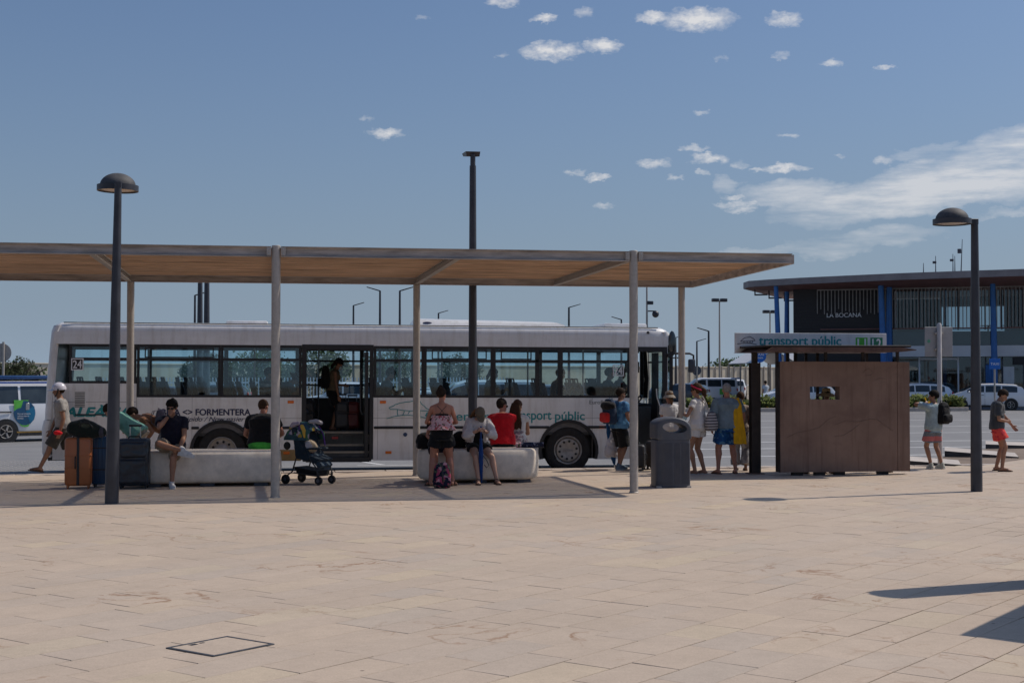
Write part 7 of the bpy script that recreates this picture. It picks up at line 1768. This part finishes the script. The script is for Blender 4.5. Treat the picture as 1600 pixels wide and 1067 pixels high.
obj('post', MB().lathe([(.04, 0), (.04, zc_ + .3)], 10), M['galv'], t); obj('plate', MB().lathe([(.3, .05), (.3, .07)], 24, (0, 0, zc_), 'y'), M['hdpaint'], t)

# ================================================================== BOUNDARY WALL AND FENCE
w0, w1 = road_at(-60, 105), road_at(1250, 165); d_ = (w1 - w0); Lw = d_.length; rzw = math.atan2(d_.y, d_.x)
t = thing('boundary_wall', 'cream harbour boundary wall with dark posts behind the car park', 'wall', w0, rzw)
obj('wall_face', MB().box(0, 0, 0, Lw, .3, 2.9), M['wallcream'], t, 0)
pm = MB().box(-.05, -.10, 0, .05, 0, 3.1).mesh('wall_post', M['galv'], 0)
for i in range(int(Lw / 1.0)):
    if Lw * .78 < i * 1.0: o = obj('wall_post', pm, None, t); o.location = (i * 1.0, -.001, 0)
obj('coping', MB().rbox(0, -.06, 2.9, Lw, .36, 3.0, .02), M['wallcream'], t, 0)
f0, f1 = road_at(150, 96), road_at(800, 100); d_ = f1 - f0; Lf = d_.length; t = thing('picket_fence', 'white picket fence seen through the bus windows', 'fence', f0, math.atan2(d_.y, d_.x))
pk = MB()
for i in range(int(Lf / .22)): pk.box(i * .22, 0, 0, i * .22 + .07, .05, 1.9)
obj('pickets', pk, M['bwhite'], t, 0, kind='stuff'); obj('rail', MB().box(0, .05, .4, Lf, .1, .5), M['bwhite'], t, 0); obj('rail', MB().box(0, .05, 1.5, Lf, .1, 1.6), M['bwhite'], t, 0)

# ================================================================== TREES
def leaf_mesh(name, seed, rx_, rz_, n, m, size=.2, zc=0):
    rg = random.Random(seed); mb = MB(); cl = []
    for i in range(26):
        a, b2 = rg.uniform(0, 6.28), rg.uniform(-1, 1); r = rg.uniform(.45, 1) ; cl.append((r * rx_ * math.cos(a) * math.sqrt(1 - b2 * b2), r * rx_ * math.sin(a) * math.sqrt(1 - b2 * b2), zc + r * rz_ * b2, rg.uniform(.22, .42) * rx_))
    for i in range(n):
        c = cl[rg.randrange(len(cl))]; v = V((rg.gauss(0, 1), rg.gauss(0, 1), rg.gauss(0, .8))).normalized() * c[3] * rg.uniform(.5, 1.05); p = V(c[:3]) + v
        u = V((rg.gauss(0, 1), rg.gauss(0, 1), rg.gauss(0, 1))).normalized(); w = u.orthogonal().normalized(); s = size * rg.uniform(.6, 1.3)
        mb.add([p - u * s, p + w * s * .6, p + u * s, p - w * s * .6], [(0, 1, 2, 3)])
    return mb.mesh(name, m, 0, fix=False)
crowns = [leaf_mesh('crown', 1, 2.4, 1.5, 3400, M['leaf'], .13), leaf_mesh('crown', 2, 2.0, 1.7, 3200, M['leaf2'], .12), leaf_mesh('crown', 3, 2.8, 1.2, 3600, M['leaf'], .13)]
def tree(px, D, pytop, k, label, sc_=1.0):
    b = road_at(px, D); H = at_D(px, pytop, D).z - RZ; t = thing('pine_tree', label, 'tree', b, px * .37); ch = [1.5, 1.7, 1.2][k] * sc_; cz = H - ch * 1.15
    rg = random.Random(int(px)); mb = MB(); mb.tube([(0, 0, -.05), (rg.uniform(-.1, .1), 0, cz * .5), (rg.uniform(-.2, .2), 0, cz)], [.17 * sc_, .13 * sc_, .08 * sc_], 8); tr_ = obj('trunk', mb, M['bark'], t)
    for q in range(4):
        a = q * 1.6 + rg.random(); obj('limb', MB().tube([(0, 0, cz * .7), (math.cos(a) * .7, math.sin(a) * .7, cz), (math.cos(a) * 1.5, math.sin(a) * 1.5, cz + .5)], [.07, .05, .03], 6), M['bark'], tr_)
    o = obj('crown', crowns[k], None, t); o.location = (0, 0, cz); o.scale = (sc_, sc_, sc_)
for px, D, yt, k, lb, s in ((29, 78, 555, 1, 'bushy tree left of the bus rear', .6), (6, 80, 566, 0, 'low tree at the left edge', 1.0), (322, 106, 545, 1, 'tree seen at the right of the second bus window', .95), (395, 108, 552, 2, 'spreading tree seen in the third bus window', 1.0), (494, 104, 540, 0, 'large tree seen through the open bus door', 1.15), (612, 110, 552, 2, 'tree seen behind the bun-haired passenger', .9), (716, 108, 550, 1, 'tree seen behind the standing woman', .95), (1138, 190, 568, 2, 'left one of two far umbrella pines', 1.5), (1151, 192, 567, 2, 'right one of two far umbrella pines', 1.4)):
    tree(px, D, yt, k, lb, s)
tl = MB(); rg = random.Random(21)
for i in range(420):
    x = rg.uniform(-260, 300); y = 260 + rg.uniform(-25, 25); h = rg.uniform(1.5, 3.0) + .8 * math.sin(x * .05)
    for q in range(22):
        a = rg.uniform(0, 6.28); r = rg.uniform(.3, 2.6); z = h * rg.uniform(.25, 1) * (1 - (r / 4.2) ** 2); p = V((x + r * math.cos(a), y + r * math.sin(a), RZ + z)); u = V((rg.gauss(0, 1), rg.gauss(0, 1), rg.gauss(0, 1))).normalized(); w = u.orthogonal().normalized(); s = .55
        tl.add([p - u * s, p + w * s * .7, p + u * s, p - w * s * .7], [(0, 1, 2, 3)])
struct('far_wood', tl, M['leaf'], kind='stuff', fix=False)
hill = MB(); n = 40
hill.add([(-700 + 35 * i, 600, -1) for i in range(n)] + [(-700 + 35 * i, 640, 5.5 + 4 * mnoise.noise(V((i * .31, 0, 0))) + 2 * mnoise.noise(V((i * .9, 3, 0)))) for i in range(n)] + [(-700 + 35 * i, 720, -1) for i in range(n)], [(i, i + 1, n + i + 1, n + i) for i in range(n - 1)] + [(n + i, n + i + 1, 2 * n + i + 1, 2 * n + i) for i in range(n - 1)])
struct('hills', hill, mat('distant hill', (.06, .075, .065), .95, .2, .03), 60)

# ================================================================== WHAT CASTS THE SHADOWS ON THE RIGHT
q = at_z(1335, 931); hk = 2.9; s_ = SUNV / SUNV.z
top = V((q.x, q.y, 0)) + s_ * hk
t = thing('info_totem', 'slim rounded information pillar outside the frame on the right', 'totem', (top.x + .2, top.y, 0), R(14))
mb = MB(); mb.loft([[(-.02, -.23, z), (.02, -.23, z), (.02, .23, z), (-.02, .23, z)] for z in (0, 2.72)] + [[(-.02, -.18, 2.83), (.02, -.18, 2.83), (.02, .18, 2.83), (-.02, .18, 2.83)], [(-.02, -.06, hk), (.02, -.06, hk), (.02, .06, hk), (-.02, .06, hk)]]); obj('panel', mb, M['hdpaint'], t, 0); obj('plinth', MB().rbox(-.08, -.28, -.005, .08, .28, .06, .01), M['conc'], t, 0)
c = at_z(1516, 990); ck = V((c.x, c.y, 0)) + s_ * 2.6
t = thing('kiosk', 'small flat-roofed kiosk outside the frame on the right', 'kiosk', ck, R(0)); e0, e1 = V((at_z(1600, 950) - c)).normalized(), V((at_z(1600, 1001) - c)).normalized()
mb = MB(); pts = [V((0, 0, 0)), e0 * 3, e0 * 3 + e1 * 3, e1 * 3]; mb.loft([[(p.x, p.y, z) for p in pts] for z in (2.6, 2.72)]); obj('roof', mb, M['hdpaint'], t, 0); t.location.z = 0
pts = [(e0 + e1) * .55, e0 * 2.6 + e1 * .5, (e0 + e1) * 2.5, e1 * 2.6 + e0 * .5]; mb = MB(); mb.loft([[(p.x, p.y, z) for p in pts] for z in (0, 2.598)]); obj('cabin', mb, M['sign'], t, 0)
finish()
